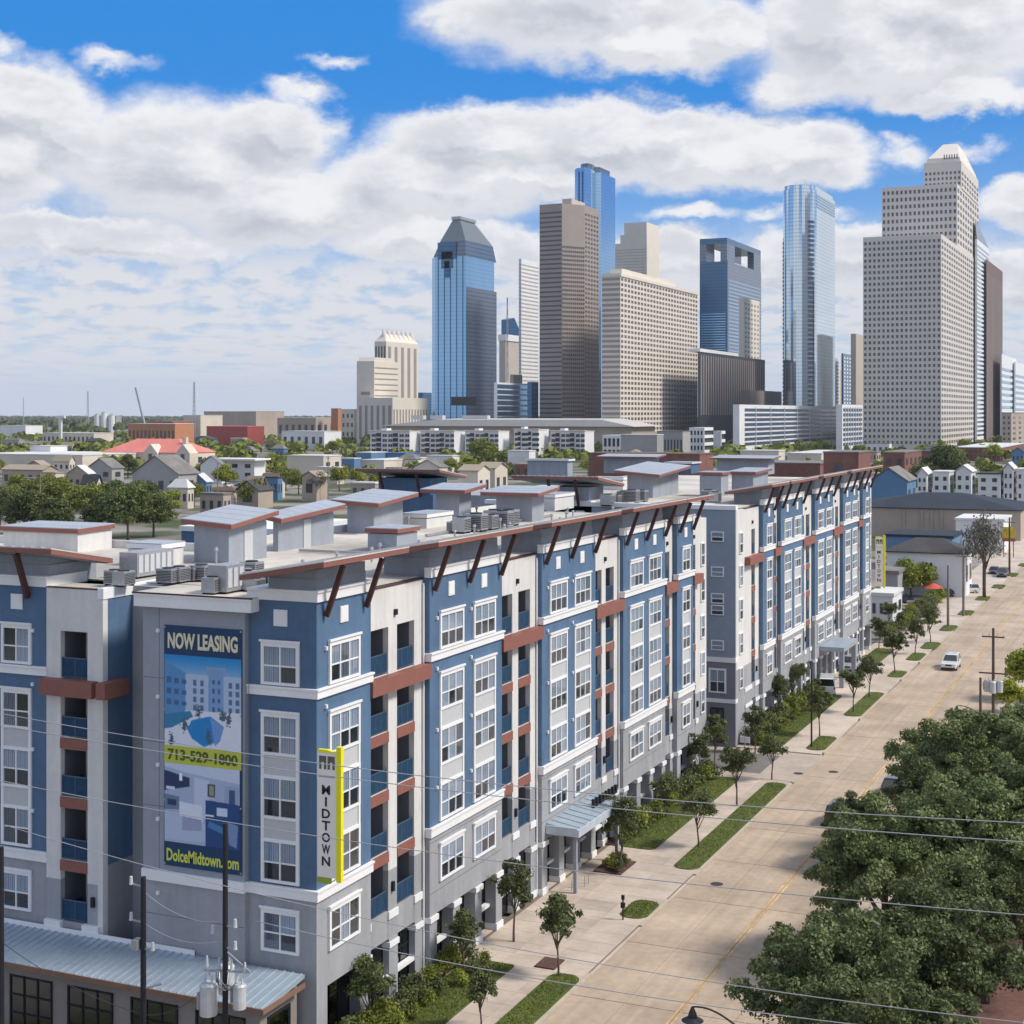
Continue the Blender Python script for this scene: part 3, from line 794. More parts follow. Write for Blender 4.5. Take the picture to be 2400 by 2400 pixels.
def white_bay(F_, a0, a1, ops, parent, detail, dn=0.0, lights=True, top=22.1, base=True, band=(16.72, 17.5)):
    edges = [a0] + [x for o in ops for x in o] + [a1]
    wh = MB(); gr = MB()
    for i in range(0, len(edges), 2):
        F_.box(wh, edges[i], edges[i + 1], -1.8, dn, 7.15, top)
        F_.box(gr, edges[i], edges[i + 1], -1.8, dn, 3.56, 7.15)
        c = MB(); F_.box(c, edges[i] - .04, edges[i + 1] + .04, -1.0, dn + .08, 4.6, 5.0); c.build('pier_base', TRIM, parent)
    for (o0, o1) in ops:
        F_.box(wh, o0, o1, -1.8, dn, FLOORS[-1][1], top)
        F_.box(wh, o0, o1, -1.8, dn - .03, 16.7, 17.52)
        F_.box(gr, o0, o1, -1.8, dn - .02, 3.56, 5.03)
        for k in range(4):
            if k == 3: continue
            F_.box(wh, o0, o1, -1.8, dn - .06, FLOORS[k][1], FLOORS[k + 1][0])
    wh.build('white_bay_wall', WHITE, parent); gr.build('base_wall', GREY, parent)
    cp = MB(); F_.box(cp, a0, a1, dn - .22, dn + .03, top, top + .06); cp.build('coping', TIMBER, parent)
    cp = MB(); F_.box(cp, a0, a1, -1.85, dn - .22, top - .02, top + .03); cp.build('parapet_top', ROOFM, parent)
    bd = MB(); F_.box(bd, a0 - .03, a1 + .02, dn - .02, dn + .55, band[0], band[1]); bd.build('rust_band', BROWN, parent)
    for (o0, o1) in ops:
        for k, (z0, z1) in enumerate(FLOORS):
            if k in (1, 2, 3):
                s = MB(); F_.box(s, o0, o1, dn - .06, dn + .05, z0 - .56, z0 - .02); s.build('slab_band', BROWN, parent)
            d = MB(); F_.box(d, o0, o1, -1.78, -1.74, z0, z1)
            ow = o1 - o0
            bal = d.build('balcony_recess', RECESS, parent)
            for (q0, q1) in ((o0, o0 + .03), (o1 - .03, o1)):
                ln = MB(); F_.box(ln, q0, q1, -1.73, dn - .32, z0 + .01, z1 - .01); ln.build('dark_side_sheet', LINING, bal)
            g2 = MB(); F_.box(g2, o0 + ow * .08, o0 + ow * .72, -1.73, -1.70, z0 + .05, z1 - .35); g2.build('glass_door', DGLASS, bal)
            f2 = MB()
            for q in (.06, .39, .72): F_.box(f2, o0 + ow * q, o0 + ow * q + .07, -1.73, -1.66, z0, z1 - .3)
            F_.box(f2, o0 + ow * .06, o0 + ow * .72 + .07, -1.73, -1.66, z1 - .35, z1 - .28); f2.build('door_frame', TRIM, bal)
            if rnd.random() < .35 and detail == 2:
                c = MB(); F_.box(c, o0 + .3, o0 + .8, -1.1, -.6, z0 + .35, z0 + .42); F_.box(c, o0 + .3, o0 + .35, -1.1, -.6, z0 + .42, z0 + .85)
                for q in ((.32, -1.08), (.76, -1.08), (.32, -.64), (.76, -.64)): F_.box(c, o0 + q[0] - .02, o0 + q[0] + .02, q[1] - .02, q[1] + .02, z0, z0 + .35)
                c.build('patio_chair', BLACK, bal)
            railing(F_, o0 + .01, o1 - .01, dn - .08, z0, bal)
    if lights:
        am = (a0 + a1) / 2; l = MB(); F_.box(l, am - .12, am + .12, dn, dn + .14, 20.55, 20.85); l.build('wall_lamp', BLACK, parent)
    for (o0, o1) in ops[:1]:
        l = MB(); F_.box(l, o1 + .3, o1 + .5, dn, dn + .15, 6.0, 6.5); l.build('wall_lamp', BLACK, parent)
    if base:
        e2 = [a0] + [x for o in ops for x in o] + [a1]
        g2 = MB(); c2 = MB(); b2 = MB()
        for i in range(0, len(e2), 2):
            F_.box(g2, e2[i], e2[i + 1], -1.8, dn + .05, .5, 3.56)
            F_.box(c2, e2[i] - .05, e2[i + 1] + .05, -.8, dn + .13, 3.1, 3.4)
            F_.box(b2, e2[i] - .04, e2[i + 1] + .04, -.8, dn + .12, .05, .5)
        g2.build('base_wall', GREY, parent); c2.build('pier_cap', TRIM, parent); b2.build('pier_base', TRIM, parent)
        for (o0, o1) in ops:
            shopfront(F_, o0, o1, -.4, .12, 3.5, parent, 2)
            l = MB(); F_.box(l, o0, o1, -.30, .02, 1.5, 1.7); l.build('patio_ledge', TRIM, parent)
def shed(parent, x0, x1, y0, y1, zs, th=.30, over=None):
    """tilted slab roof: zs = heights at (x0y0, x1y0, x1y1, x0y1)"""
    mb = MB(); P4 = [(x0, y0), (x1, y0), (x1, y1), (x0, y1)]
    mb.prism([(p[0], p[1], z - th) for p, z in zip(P4, zs)], 0, 0, [(p[0], p[1], z - .05) for p, z in zip(P4, zs)])
    o = mb.build('canopy_fascia', BROWN, parent)
    t_ = MB(); e = .02
    P5 = [(x0 - e, y0 - e), (x1 + e, y0 - e), (x1 + e, y1 + e), (x0 - e, y1 + e)]
    t_.prism([(p[0], p[1], z - .048) for p, z in zip(P5, zs)], 0, 0, [(p[0], p[1], z + .02) for p, z in zip(P5, zs)])
    nr = max(2, int((y1 - y0) / .6)) if (x1 - x0) <= (y1 - y0) else max(2, int((x1 - x0) / .6))
    for i in range(1, nr):
        f = i / nr
        if (x1 - x0) <= (y1 - y0):
            y = y0 + (y1 - y0) * f; za = zs[0] + (zs[3] - zs[0]) * f; zb = zs[1] + (zs[2] - zs[1]) * f
            t_.bar((x0, y, za + .035), (x1, y, zb + .035), .03, .035)
        else:
            x = x0 + (x1 - x0) * f; za = zs[0] + (zs[1] - zs[0]) * f; zb = zs[3] + (zs[2] - zs[3]) * f
            t_.bar((x, y0, za + .035), (x, y1, zb + .035), .03, .035)
    t_.build('canopy_roof', CANOPYM, o)
    s_ = MB(); s_.prism([(p[0] + (.12 if p[0] == x0 else -.12), p[1] + (.12 if p[1] == y0 else -.12), z - th - .02) for p, z in zip(P4, zs)], 0, 0,
                        [(p[0] + (.12 if p[0] == x0 else -.12), p[1] + (.12 if p[1] == y0 else -.12), z - th - .003) for p, z in zip(P4, zs)])
    s_.build('soffit', LGREY, o)
    return o
def street_canopy(parent, xf, y0, y1, brk, zo=24.35, zi=23.55, depth=4.0):
    """canopy over a blue bay, rising towards the street, with timber brackets"""
    up = MB(); up.box(xf - depth + 1.0, xf - .15, y0 + .25, y1 - .25, 22.2, 23.25 + .0)
    up.build('roof_upstand', LGREY, parent)
    o = shed(parent, xf - depth + .55, xf + 1.35, y0 - 1.6, y1 + 1.6, (zi, zo, zo, zi))
    up2 = MB(); up2.prism([(xf - depth + 1.02, y0 + .3, 23.25), (xf - .17, y0 + .3, 23.25), (xf - .17, y1 - .3, 23.25), (xf - depth + 1.02, y1 - .3, 23.25)], 0, 0,
                          [(xf - depth + 1.02, y0 + .3, zi - .16), (xf - .17, y0 + .3, zo - .62), (xf - .17, y1 - .3, zo - .62), (xf - depth + 1.02, y1 - .3, zi - .16)])
    up2.build('roof_upstand', LGREY, parent)
    for y in brk:
        b_ = MB(); b_.bar((xf + .13, y, 21.45), (xf + 1.05, y, zo - .42), .17, .25); b_.build('bracket', TIMBER, parent)
def penthouse(parent, uL, uN, uR, vb, roof=None, h=2.0, wallm=LGREY, z0=22.25, tilt=(0.35, 0.0), over=.8, wx=None, wy=None, door=False, brown=True):
    D = dist_of(vb, z0); x0, x1, y0, y1 = fit(uL, uN, uR, D)
    if wx: x0 = x1 - wx
    if wy: y1 = y0 + wy
    o = MB().box(x0, x1, y0, y1, z0 - .05, z0 + h).build('penthouse', wallm, parent)
    tx, ty = tilt
    zt = z0 + h
    zz = (zt + .36, zt + .36 + tx, zt + .36 + tx + ty, zt + .36 + ty)
    m2 = MB()
    P4 = [(x0 - over, y0 - over), (x1 + over, y0 - over), (x1 + over, y1 + over), (x0 - over, y1 + over)]
    m2.prism([(p[0], p[1], z - .3) for p, z in zip(P4, zz)], 0, 0, [(p[0], p[1], z - .03) for p, z in zip(P4, zz)])
    m2.build('fascia', BROWN if brown else TRIM, o)
    m3 = MB(); m3.prism([(p[0], p[1], z - .028) for p, z in zip(P4, zz)], 0, 0, [(p[0], p[1], z + .03) for p, z in zip(P4, zz)])
    for i in range(1, int((y1 - y0 + 2 * over) / 1.3)):
        y = y0 - over + i * 1.3; f = (y - y0 + over) / (y1 - y0 + 2 * over)
        m3.bar((P4[0][0], y, zz[0] + (zz[3] - zz[0]) * f + .03), (P4[1][0], y, zz[1] + (zz[2] - zz[1]) * f + .03), .025, .02)
    m3.build('roof', METAL, o)
    if abs(tx) + abs(ty) > .05:
        m4 = MB(); m4.prism([(x0 + .03, y0 + .03, zt), (x1 - .03, y0 + .03, zt), (x1 - .03, y1 - .03, zt), (x0 + .03, y1 - .03, zt)], 0, 0,
                            [(x0 + .03, y0 + .03, zz[0] - .31), (x1 - .03, y0 + .03, zz[1] - .31), (x1 - .03, y1 - .03, zz[2] - .31), (x0 + .03, y1 - .03, zz[3] - .31)])
        m4.build('upper_wall', wallm, o)
    if door:
        d = MB(); ym = (y0 + y1) / 2; d.box(x1, x1 + .05, ym - .45, ym + .45, z0, z0 + 1.9); d.build('door', PANEL, o)
    return (x0, x1, y0, y1)

# ------------------------------------------------------------------ near building
XF = -38.2
E = Face('E', XF)
near = thing('apartment_building', (-48, 80, 0), 'nearest blue and white six storey apartment block with rust bands and tilted canopies', 'apartment building')
YC = 62.6
S = Face('S', YC + .4)
# body
core = MB()
core.box(-58, XF - 1.8, YC + 2.2, 128.6, 0, 22.2)
core.box(-120, -52.0, YC + 2.2, 82, 0, 22.2)
core.build('wall', GREY, near)
XB0, XB1 = x_on(582, YC), x_on(742, YC)       # corner bay on the left facade
xa, xb = x_on(344, YC), XB0                    # banner wall
corner = MB().box(XB0, XB1, YC, 67.9, 8.43, 22.2); corner.build('blue_bay_wall', BLUE, near)
Sc = Face('S', YC); Ec = Face('E', XB1)
cb = MB(); cb.box(XB0, XB1, YC, 67.9, Z['g'], Z['b2a']); cb.box(XB0, XB1, YC, YC + 1.2, 0, Z['g']); cb.box(XB1 - 1.2, XB1, YC + 1.2, 63.6, 0, Z['g']); cb.box(XB1 - 1.2, XB1, 66.8, 67.9, 0, Z['g'])
cb.build('base_wall', GREY, near)
shopfront(Ec, 63.6, 66.8, -.7, .1, 3.5, near, 3)
for (z0, z1, o) in ((7.9, 8.43, .13), (17.58, 18.05, .13), (22.2, 22.75, .12)):
    mb = MB(); mb.box(XB0, XB1 + o, YC - o, 67.95, z0, z1); mb.box(XB0, XB1 + o + .06, YC - o - .06, 68.0, z1 - .1, z1 - .004); mb.build('belt_course', TRIM, near)
stack(Ec, 65.15, 3.0, 3, near, 2, 0.0)
stack(Sc, (x_on(615, YC) + x_on(702, YC)) / 2, 2.15, 2, near, 2, 0.0)
for z in (19.8, 17.0, 13.6, 10.4): lamp_cube(Ec, 63.4, 0, z, near)
street_canopy(near, XB1, 62.6, 67.9, (63.3, 67.2), depth=XB1 - XB0)
MB().box(XB1 - .28, XB1 - .02, 67.95, 67.99, 0, .01)
# left facade: banner wall
bx0j, bx1j = x_on(385, YC - .35), x_on(567, YC - .35)
Sb = Face('S', YC - .3)
mb = MB(); mb.box(xa, xb, YC - .3, YC + 3, 8.43, 21.6); mb.build('banner_wall', mat('banner_wall_stucco', (0.30, 0.325, 0.37), .8, var=.04, scale=3, bump=.15, bscale=40, stain=.06), near)
mb = MB(); mb.box(xa, xb, YC - .3, YC + 3, 0, 7.9); mb.build('base_wall', GREY, near)
mb = MB(); mb.box(xa - .02, xb, YC - .42, YC + .5, 7.9, 8.43); mb.build('belt_course', TRIM, near)
mb = MB(); mb.box(xa - .25, xb + .62, YC - .72, YC + 3, 21.6, 22.15); mb.box(xa - .3, xb + .67, YC - .78, YC + 3, 22.15, 22.25); mb.build('cornice', TRIM, near)
mb = MB(); mb.box(xa - .32, xb + .69, YC - .80, YC - .68, 22.25, 22.32); mb.build('coping', TIMBER, near)
mb = MB(); mb.box(xa - .3, xb + .67, YC - .67, YC + 3, 22.26, 22.29); mb.build('roof', ROOFM, near)
for z in (20.3, 17.0, 13.6, 10.9, 7.2): lamp_cube(Sb, xa + .95, 0, z, near)
window(Sc, (x_on(615, YC) + x_on(702, YC)) / 2, .001, 5.2, 2.15, 2.15, 2, near, False, .17, 2) if False else None
for zj in (11.6, 14.8, 18.0):
    for (ja, jb) in ((xa + .02, bx0j - .05), (bx1j + .05, xb - .02)):
        jt = MB(); jt.box(ja, jb, YC - .306, YC - .3, zj, zj + .035); jt.build('control_joint', DGREY, near)
for zj in (2.2, 4.4, 6.2):
    jt = MB(); jt.box(xa + .02, xb - .02, YC - .306, YC - .3, zj, zj + .035); jt.build('control_joint', DGREY, near)
for xj in (bx0j - .35, bx1j + .35):
    jt = MB(); jt.box(xj, xj + .03, YC - .306, YC - .3, 8.45, 21.58); jt.build('control_joint', DGREY, near)
# recess and white tower
xt0, xt1 = x_on(115, YC), x_on(247, YC)
rec = MB(); rec.box(xt1 - .3, xt1, YC + .2, YC + 9, 8.1, 21.75); rec.build('recess_wall', BLUE, near)
rec = MB(); rec.box(xt1 - .3, xt1, YC + .2, YC + 9, 0, 8.1); rec.box(xt1, xa + .3, YC + 6, YC + 9, 0, 22); rec.build('recess_wall', GREY, near)
rec = MB(); rec.box(xt1 - .32, xt1 + .05, YC - .22, YC + 9, 21.75, 22.3); rec.build('cornice', TRIM, near)
St = Face('S', YC)
ox0, ox1 = x_on(148, YC), x_on(211, YC)
white_bay(St, xt0, xt1 - .32, [(ox0, ox1)], near, 2, dn=0.2, base=False, lights=False, top=22.2, band=(16.72, 17.55))
mb = MB(); mb.box(xt1 - .32, xt1, YC - .2, YC + .19, 4.0, 21.74); mb.build('white_bay_wall', WHITE, near)
mb = MB(); mb.box(xt1 - .02, xt1 + .55, YC - .74, YC + 1.2, 16.72, 17.55); mb.build('rust_band', BROWN, near)
for x in (xt0 + .3, xt1 - .9):
    mb = MB(); mb.box(x - .3, x + .75, YC - .4, YC - .1, 4.3, 5.05); mb.build('pier_base', TRIM, near)
# blue wing at the far left of the front
Sw = Face('S', YC)
xw1 = xt0
n_ = 0
for k, (x0, x1) in enumerate(((xw1 - 5.0, xw1), (xw1 - 18, xw1 - 11.4))):
    mb = MB(); mb.box(x0, x1, YC - .1, YC + 3, 8.43, 22.2); mb.build('blue_bay_wall', BLUE, near)
    mb = MB(); mb.box(x0, x1, YC - .1, YC + 3, 0, 7.9); mb.build('base_wall', GREY, near)
    for (z0, z1, o) in ((7.9, 8.43, .13), (17.58, 18.05, .13), (22.2, 22.75, .12)):
        mb = MB(); mb.box(x0, x1 + .02, YC - .1 - o, YC + 3, z0, z1); mb.box(x0, x1 + .04, YC - .17 - o, YC + 3, z1 - .1, z1 - .004); mb.build('belt_course', TRIM, near)
    stack(Face('S', YC - .1), (x_on(7, YC) + x_on(80, YC)) / 2 if k == 0 else (x0 + x1) / 2, 2.0, 2, near, 2, 0.0)
    for z in (19.8, 17.0, 13.6, 10.4): lamp_cube(Face('S', YC - .1), x1 - .95, 0, z, near)
white_bay(St, xw1 - 11.4, xw1 - 5.0, [(xw1 - 10, xw1 - 8.2)], near, 1, dn=0.0, base=False)
# canopy of that wing rises towards the front
up = MB().box(xw1 - 4.8, xw1 - .2, YC + .2, YC + 4, 22.2, 23.3); up.build('roof_upstand', LGREY, near)
x0c, x1c = xw1 - 6.5, x_on(112, YC - 1.3) + .2
shed(near, x0c, x1c, YC - 1.3, YC + 3.6, (24.35, 24.35, 23.45, 23.45))
MB().prism([(xw1 - 4.7, YC + .25, 23.3), (xw1 - .3, YC + .25, 23.3), (xw1 - .3, YC + 3.3, 23.3), (xw1 - 4.7, YC + 3.3, 23.3)], 0, 0,
           [(xw1 - 4.7, YC + .25, 23.74), (xw1 - .3, YC + .25, 23.74), (xw1 - .3, YC + 3.3, 23.15), (xw1 - 4.7, YC + 3.3, 23.15)]).build('roof_upstand', LGREY, near)
for x in (xw1 - 4.2, xw1 - 1.2):
    MB().bar((x, YC - .24, 21.6), (x, YC - 1.1, 23.95), .2, .3).build('bracket', TIMBER, near)
# street facade bays (edges along the street)
NB = [('w', 67.9, 74.5), ('b', 74.5, 84.2), ('w', 84.2, 90.5), ('b', 90.5, 100.3), ('w', 100.3, 106.1), ('b', 106.1, 116.1), ('w', 116.1, 119.2), ('b', 119.2, 123.7), ('e', 123.7, 128.9)]
for i, (ty, a0, a1) in enumerate(NB):
    det = 2 if a1 < 107 else 1
    if ty == 'b':
        if a1 - a0 > 8:
            c = (a0 + a1) / 2
            blue_bay(E, a0, a1, (c - 2.2, c + 2.2), 3.05, 3, near, det, 0 or 3)
            street_canopy(near, XF + .4, a0, a1, (a0 + .4, (a0 + a1) / 2, a1 - .4))
        else:
            blue_bay(E, a0, a1, ((a0 + a1) / 2,), 2.2, 2, near, det, 1)
            street_canopy(near, XF + .4, a0, a1, (a0 + .4, a1 - .4))
    elif ty == 'w':
        L = a1 - a0
        if L > 5:
            s = L / 6.5
            ops = [(a0 + .6 * s, a0 + 2.55 * s), (a0 + 3.5 * s, a0 + 5.45 * s)]
        else: ops = [(a0 + .45, a0 + 2.3)]
        white_bay(E, a0, a1, ops, near, det, base=True)
    else:
        white_bay(E, a0, a0 + 2.6, [(a0 + .3, a0 + 1.9)], near, 1)
        mb = MB(); mb.box(XF - 1.8, XF, a0 + 2.6, a1, 7.15, 22.1); mb.build('white_bay_wall', WHITE, near)
        mb = MB(); mb.box(XF - 1.8, XF, a0 + 2.6, a1, 0, 7.15); mb.build('base_wall', GREY, near)
        for z in (5.2, 8.5, 11.7, 14.9, 18.0): window(E, a0 + 3.9, 0, z, 1.1, 2.0, 1, near, False, .1, 1)
# downpipes beside the piers
for y in (67.98, 74.36, 84.32, 90.38, 100.42, 106.0, 116.2):
    mb = MB(); mb.tube([(XF + .1, y, 21.9), (XF + .1, y, .2)], .055, seg=6); mb.build('downpipe', TRIM, near)
# lobby canopy
lob = MB(); lob.prism([(XF + .42, 91.2, 4.35), (XF + 2.6, 91.2, 4.0), (XF + 2.6, 100.2, 4.0), (XF + .42, 100.2, 4.35)], 0, 0,
                      [(XF + .42, 91.2, 4.62), (XF + 2.6, 91.2, 4.27), (XF + 2.6, 100.2, 4.27), (XF + .42, 100.2, 4.62)])
lo = lob.build('entrance_canopy', APRON, near)
ft = MB(); ft.box(XF + 2.6, XF + 2.72, 91.1, 100.3, 3.92, 4.4); ft.box(XF + .42, XF + 2.6, 91.08, 91.2, 3.95, 4.5); ft.build('fascia', mat('pale_blue_fascia', (.5, .56, .62), .5, .2), lo)
for k in range(8):
    y = 92 + k; ft = MB(); ft.bar((XF + .45, y, 4.64), (XF + 2.58, y, 4.3), .05, .05); ft.build('seam', APRON, lo)
ft = MB()
for k, x_ in enumerate((96.6, 97.9, 99.1, 100.4)):
    ft.box(XF + 1.5, XF + 1.7, x_, x_ + .25, 4.44, 5.0); ft.box(XF + 1.5, XF + 1.7, x_ + .32, x_ + .85, 4.44, 4.6); ft.box(XF + 1.5, XF + 1.7, x_ + .6, x_ + .85, 4.6, 5.0)
ft.build('roof_letters', BLACK, lo)
for y in (91.8, 99.7):
    mb = MB(); mb.box(XF + 2.1, XF + 2.32, y - .11, y + .11, .1, 4.0); mb.build('canopy_post', LGREY, near)
# dark passage bay with blue door
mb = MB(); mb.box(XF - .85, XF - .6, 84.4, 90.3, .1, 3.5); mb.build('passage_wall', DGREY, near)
mb = MB(); mb.box(XF - .6, XF - .55, 87.4, 88.7, .1, 2.9); dd = mb.build('door', mat('navy_door', (.01, .05, .14), .4), near)
mb = MB(); mb.box(XF - .6, XF - .5, 87.28, 87.4, .1, 3.02); mb.box(XF - .6, XF - .5, 88.7, 88.82, .1, 3.02); mb.box(XF - .6, XF - .5, 87.4, 88.7, 2.9, 3.02); mb.build('door_frame', TRIM, dd)
# roof
mb = MB(); mb.box(-57.9, XF - .3, 68.2, 128.3, 22.2, 22.28); mb.box(-119.9, XB0 - .2, YC + 3.3, 68.2, 22.2, 22.28); mb.box(-119.9, -57.9, 68.2, 81.9, 22.2, 22.28); mb.build('roof', ROOFM, near)
mb = MB(); mb.box(-58.1, -57.8, 82, 128.7, 22.28, 22.8); mb.box(-120, -58.1, 81.8, 82.1, 22.28, 22.8); mb.build('parapet', WHITE, near)
# storefront annex with the blue grey seam roof
ax0, ax1, ay0, ay1 = -75.0, x_on(617, 58.6) , 58.6, YC - .44
an = MB(); an.box(ax0, ax1 - .5, ay0 + .5, ay1 + .1, 0, 3.9); anw = an.build('annex_wall', mat('brown_grey_stucco', (.25, .22, .205), .85, var=.06, stain=.1), near)
r = MB(); r.prism([(ax0, ay0, 3.95), (ax1, ay0, 3.95), (ax1, ay1, 4.35), (ax0, ay1, 4.35)], 0, 0, [(ax0, ay0, 4.12), (ax1, ay0, 4.12), (ax1, ay1, 4.52), (ax0, ay1, 4.52)])
ro = r.build('seam_roof', APRON, near)
x = ax0 + .3
while x < ax1:
    sm = MB(); sm.bar((x, ay0 + .02, 4.145), (x, ay1, 4.545), .035, .05); sm.build('seam', APRON, ro); x += .46
mb = MB(); mb.box(ax0 - .05, ax1 + .05, ay0 - .07, ay0, 3.88, 4.13); mb.box(ax1, ax1 + .05, ay0, ay1, 3.9, 4.15); mb.build('gutter', mat('rust_gutter', (.20, .12, .085), .7), ro)
mb = MB(); mb.box(ax0, xa + 3.2, ay1, ay1 + .06, 4.5, 4.75); mb.build('flashing', TRIM, ro)
for (ua, ub) in ((-60, -10), (27, 122), (162, 264), (310, 416), (462, 574)):
    x0, x1 = x_on(ua, 59.1), x_on(ub, 59.1)
    fr = MB()
    for i in range(4):
        xx = x0 + (x1 - x0) * i / 3; fr.box(xx - .04, xx + .04, 59.0, 59.1, .6, 3.35)
    for z in (.6, 1.5, 2.4, 3.3): fr.box(x0, x1, 59.0, 59.1, z - .035, z + .035)
    w_ = fr.build('shop_window', BLACK, near)
    gl = MB(); gl.box(x0, x1, 59.06, 59.07, .6, 3.3); gl.build('pane', DGLASS, w_)
    gl = MB(); gl.box(x0, x1, 59.085, 59.095, .6, 3.3); gl.build('dark_room', DARKI, w_)
fr = MB(); fr.box(ax1 - .5, ax1 - .42, 59.7, 61.6, .5, 3.3); w_ = fr.build('shop_window', BLACK, near)
fr = MB(); fr.box(ax1 - .42, ax1 - .40, 59.8, 61.5, .6, 3.2); fr.build('pane', DGLASS, w_)
# penthouses
penthouse(near, 455, 536, 625, 1322, h=2.3, tilt=(-.25, .55), over=.55, door=True)
penthouse(near, 640, 652, 782, 1294, h=2.1, tilt=(-.25, .5), over=.6, door=True)
penthouse(near, 814, 876, 944, 1252, h=2.2, tilt=(-.2, .5), over=.9)
penthouse(near, 862, 930, 978, 1296, h=1.2, tilt=(0, 0), over=.15)
penthouse(near, 1022, 1076, 1104, 1222, h=2.3, tilt=(.0, .35), over=1.0)
penthouse(near, 1163, 1247, 1275, 1224, h=2.1, tilt=(.0, .35), over=1.0)
penthouse(near, 8, 182, 262, 1296, h=1.2, wallm=WHITE, tilt=(0, .1), over=.15)
penthouse(near, 300, 378, 430, 1330, h=1.0, wallm=WHITE, tilt=(0, 0), over=.08, brown=False)
penthouse(near, 940, 1000, 1060, 1240, h=.8, wallm=WHITE, tilt=(0, 0), over=.08, brown=False)
penthouse(near, 1195, 1300, 1345, 1196, h=1.1, wallm=WHITE, tilt=(0, 0), over=.08, brown=False)
# blue courtyard wall seen over the roof
cx, cy = at(965, 1215, 22.2)

# ------------------------------------------------------------------ far building
far = thing('apartment_building', (-45, 170, 0), 'second blue and white apartment block, beyond the cross street', 'apartment building')
YF = 138.7
FB = [('n', 138.7, 141.7), ('w', 141.7, 147.0), ('b', 147.0, 151.6), ('w', 151.6, 154.3), ('b', 154.3, 164.3), ('w', 164.3, 170.2), ('b', 170.2, 180.0), ('w', 180.0, 185.7), ('b', 185.7, 195.0), ('w', 195.0, 198.2), ('b', 198.2, 203.4), ('n', 203.4, 206.3)]
mb = MB(); mb.box(-64, XF - 1.8, YF, 206.3, 0, 22.2); mb.build('wall', GREY, far)
mb = MB(); mb.box(-64, XF - .001, YF - .3, YF + .001, 8.0, 22.2); mb.build('gable_wall', mat('blue_grey_stucco', (0.27, 0.32, 0.385), .8, var=.04, scale=2, stain=.08), far)
mb = MB(); mb.box(-64, XF - .001, YF - .3, YF + .001, 0, 7.9); mb.build('base_wall', mat('slate_stucco', (.20, .205, .235), .8, var=.05), far)
for z0, z1 in ((7.9, 8.35), (4.1, 4.45), (22.2, 22.6)):
    mb = MB(); mb.box(-64, XF + .05, YF - .4, YF + .4, z0, z1); mb.build('belt_course', TRIM, far)
SF = Face('S', YF - .3)
for z in (19.2, 15.9, 13.4, 12.3, 9.0): window(SF, x_on(1684, YF), 0, z, 1.25, .95, 1, far, False, .1, 1)
window(SF, x_on(1684, YF), 0, 5.0, 1.7, 2.3, 2, far, False, .17, 1)
shopfront(SF, x_on(1668, YF), x_on(1698, YF), 0, .3, 3.6, far, 2)
for i, (ty, a0, a1) in enumerate(FB):
    if ty == 'b':
        if a1 - a0 > 8:
            c = (a0 + a1) / 2
            blue_bay(E, a0, a1, (c - 2.2, c + 2.2), 3.05, 3, far, 1, 3)
            street_canopy(far, XF + .4, a0, a1, (a0 + .4, c, a1 - .4))
        else:
            blue_bay(E, a0, a1, ((a0 + a1) / 2,), 2.2, 2, far, 1, 1)
            street_canopy(far, XF + .4, a0, a1, (a0 + .4, a1 - .4))
    elif ty == 'w':
        s = (a1 - a0) / 6.5
        ops = [(a0 + .6 * s, a0 + 2.55 * s), (a0 + 3.5 * s, a0 + 5.45 * s)] if a1 - a0 > 5.5 else [((a0 + a1) / 2 - .2, (a0 + a1) / 2 + 1.1)]
        white_bay(E, a0, a1, ops, far, 1)
    else:
        mb = MB(); mb.box(XF - 1.8, XF, a0, a1, 7.15, 22.1); mb.build('white_bay_wall', WHITE, far)
        mb = MB(); mb.box(XF - 1.8, XF, a0, a1, 0, 7.15); mb.build('base_wall', GREY, far)
        for z in (5.2, 8.5, 11.7, 14.9, 18.0): window(E, (a0 + a1) / 2, 0, z, 1.2, 2.0, 1, far, False, .1, 1)
mb = MB(); mb.box(-64, XF - .4, YF + .4, 206, 22.2, 22.3); mb.build('roof', ROOFM, far)
# porte-cochere
mb = MB(); mb.box(XF + .45, XF + 3.2, 172.5, 180.5, 4.2, 4.7); pc = mb.build('entrance_canopy', APRON, far)
for y in (173, 180):
    mb = MB(); mb.box(XF + 2.6, XF + 3.1, y - .25, y + .25, .1, 4.2); mb.build('canopy_post', LGREY, far)
# inner wings of the far building: blue wall with white vents above the near roof
xq0, xq1 = x_on(1273, 139.6), x_on(1397, 139.6)
mb = MB(); mb.box(xq0, xq1, 139.6 - 1.2, 139.6, 8, 22.2); mb.build('blue_bay_wall', BLUE, far)
mb = MB(); mb.box(xq0, xq1, 139.6 - 1.35, 139.6, 22.2, 22.7); mb.build('belt_course', TRIM, far)
for u in (1285, 1352):
    x = x_on(u + 8, 138.4); mb = MB(); mb.box(x - .45, x + .45, 138.3, 138.4, 20.9, 21.75); mb.build('vent_panel', TRIM, far)
mb = MB(); mb.box(xq0 + 1, xq1 - .5, 139, 143, 22.7, 24.0); mb.build('roof_upstand', LGREY, far)
shed(far, xq0 - 2.3, xq1 + 1.2, 137.0, 144.5, (25.15, 25.15, 24.2, 24.2))
for x in (xq0 + 1.5, xq1 - 1.3): MB().bar((x, 138.3, 22.2), (x, 137.2, 24.75), .22, .3).build('bracket', TIMBER, far)
xq0, xq1 = x_on(890, 152), x_on(1030, 152)
mb = MB(); mb.box(xq0 - 1, XF - 6, 152, 164, 0, 22.2); mb.build('wall', GREY, far)
mb = MB(); mb.box(xq0, xq1, 150.4, 152, 8, 22.2); mb.build('blue_bay_wall', BLUE, far)
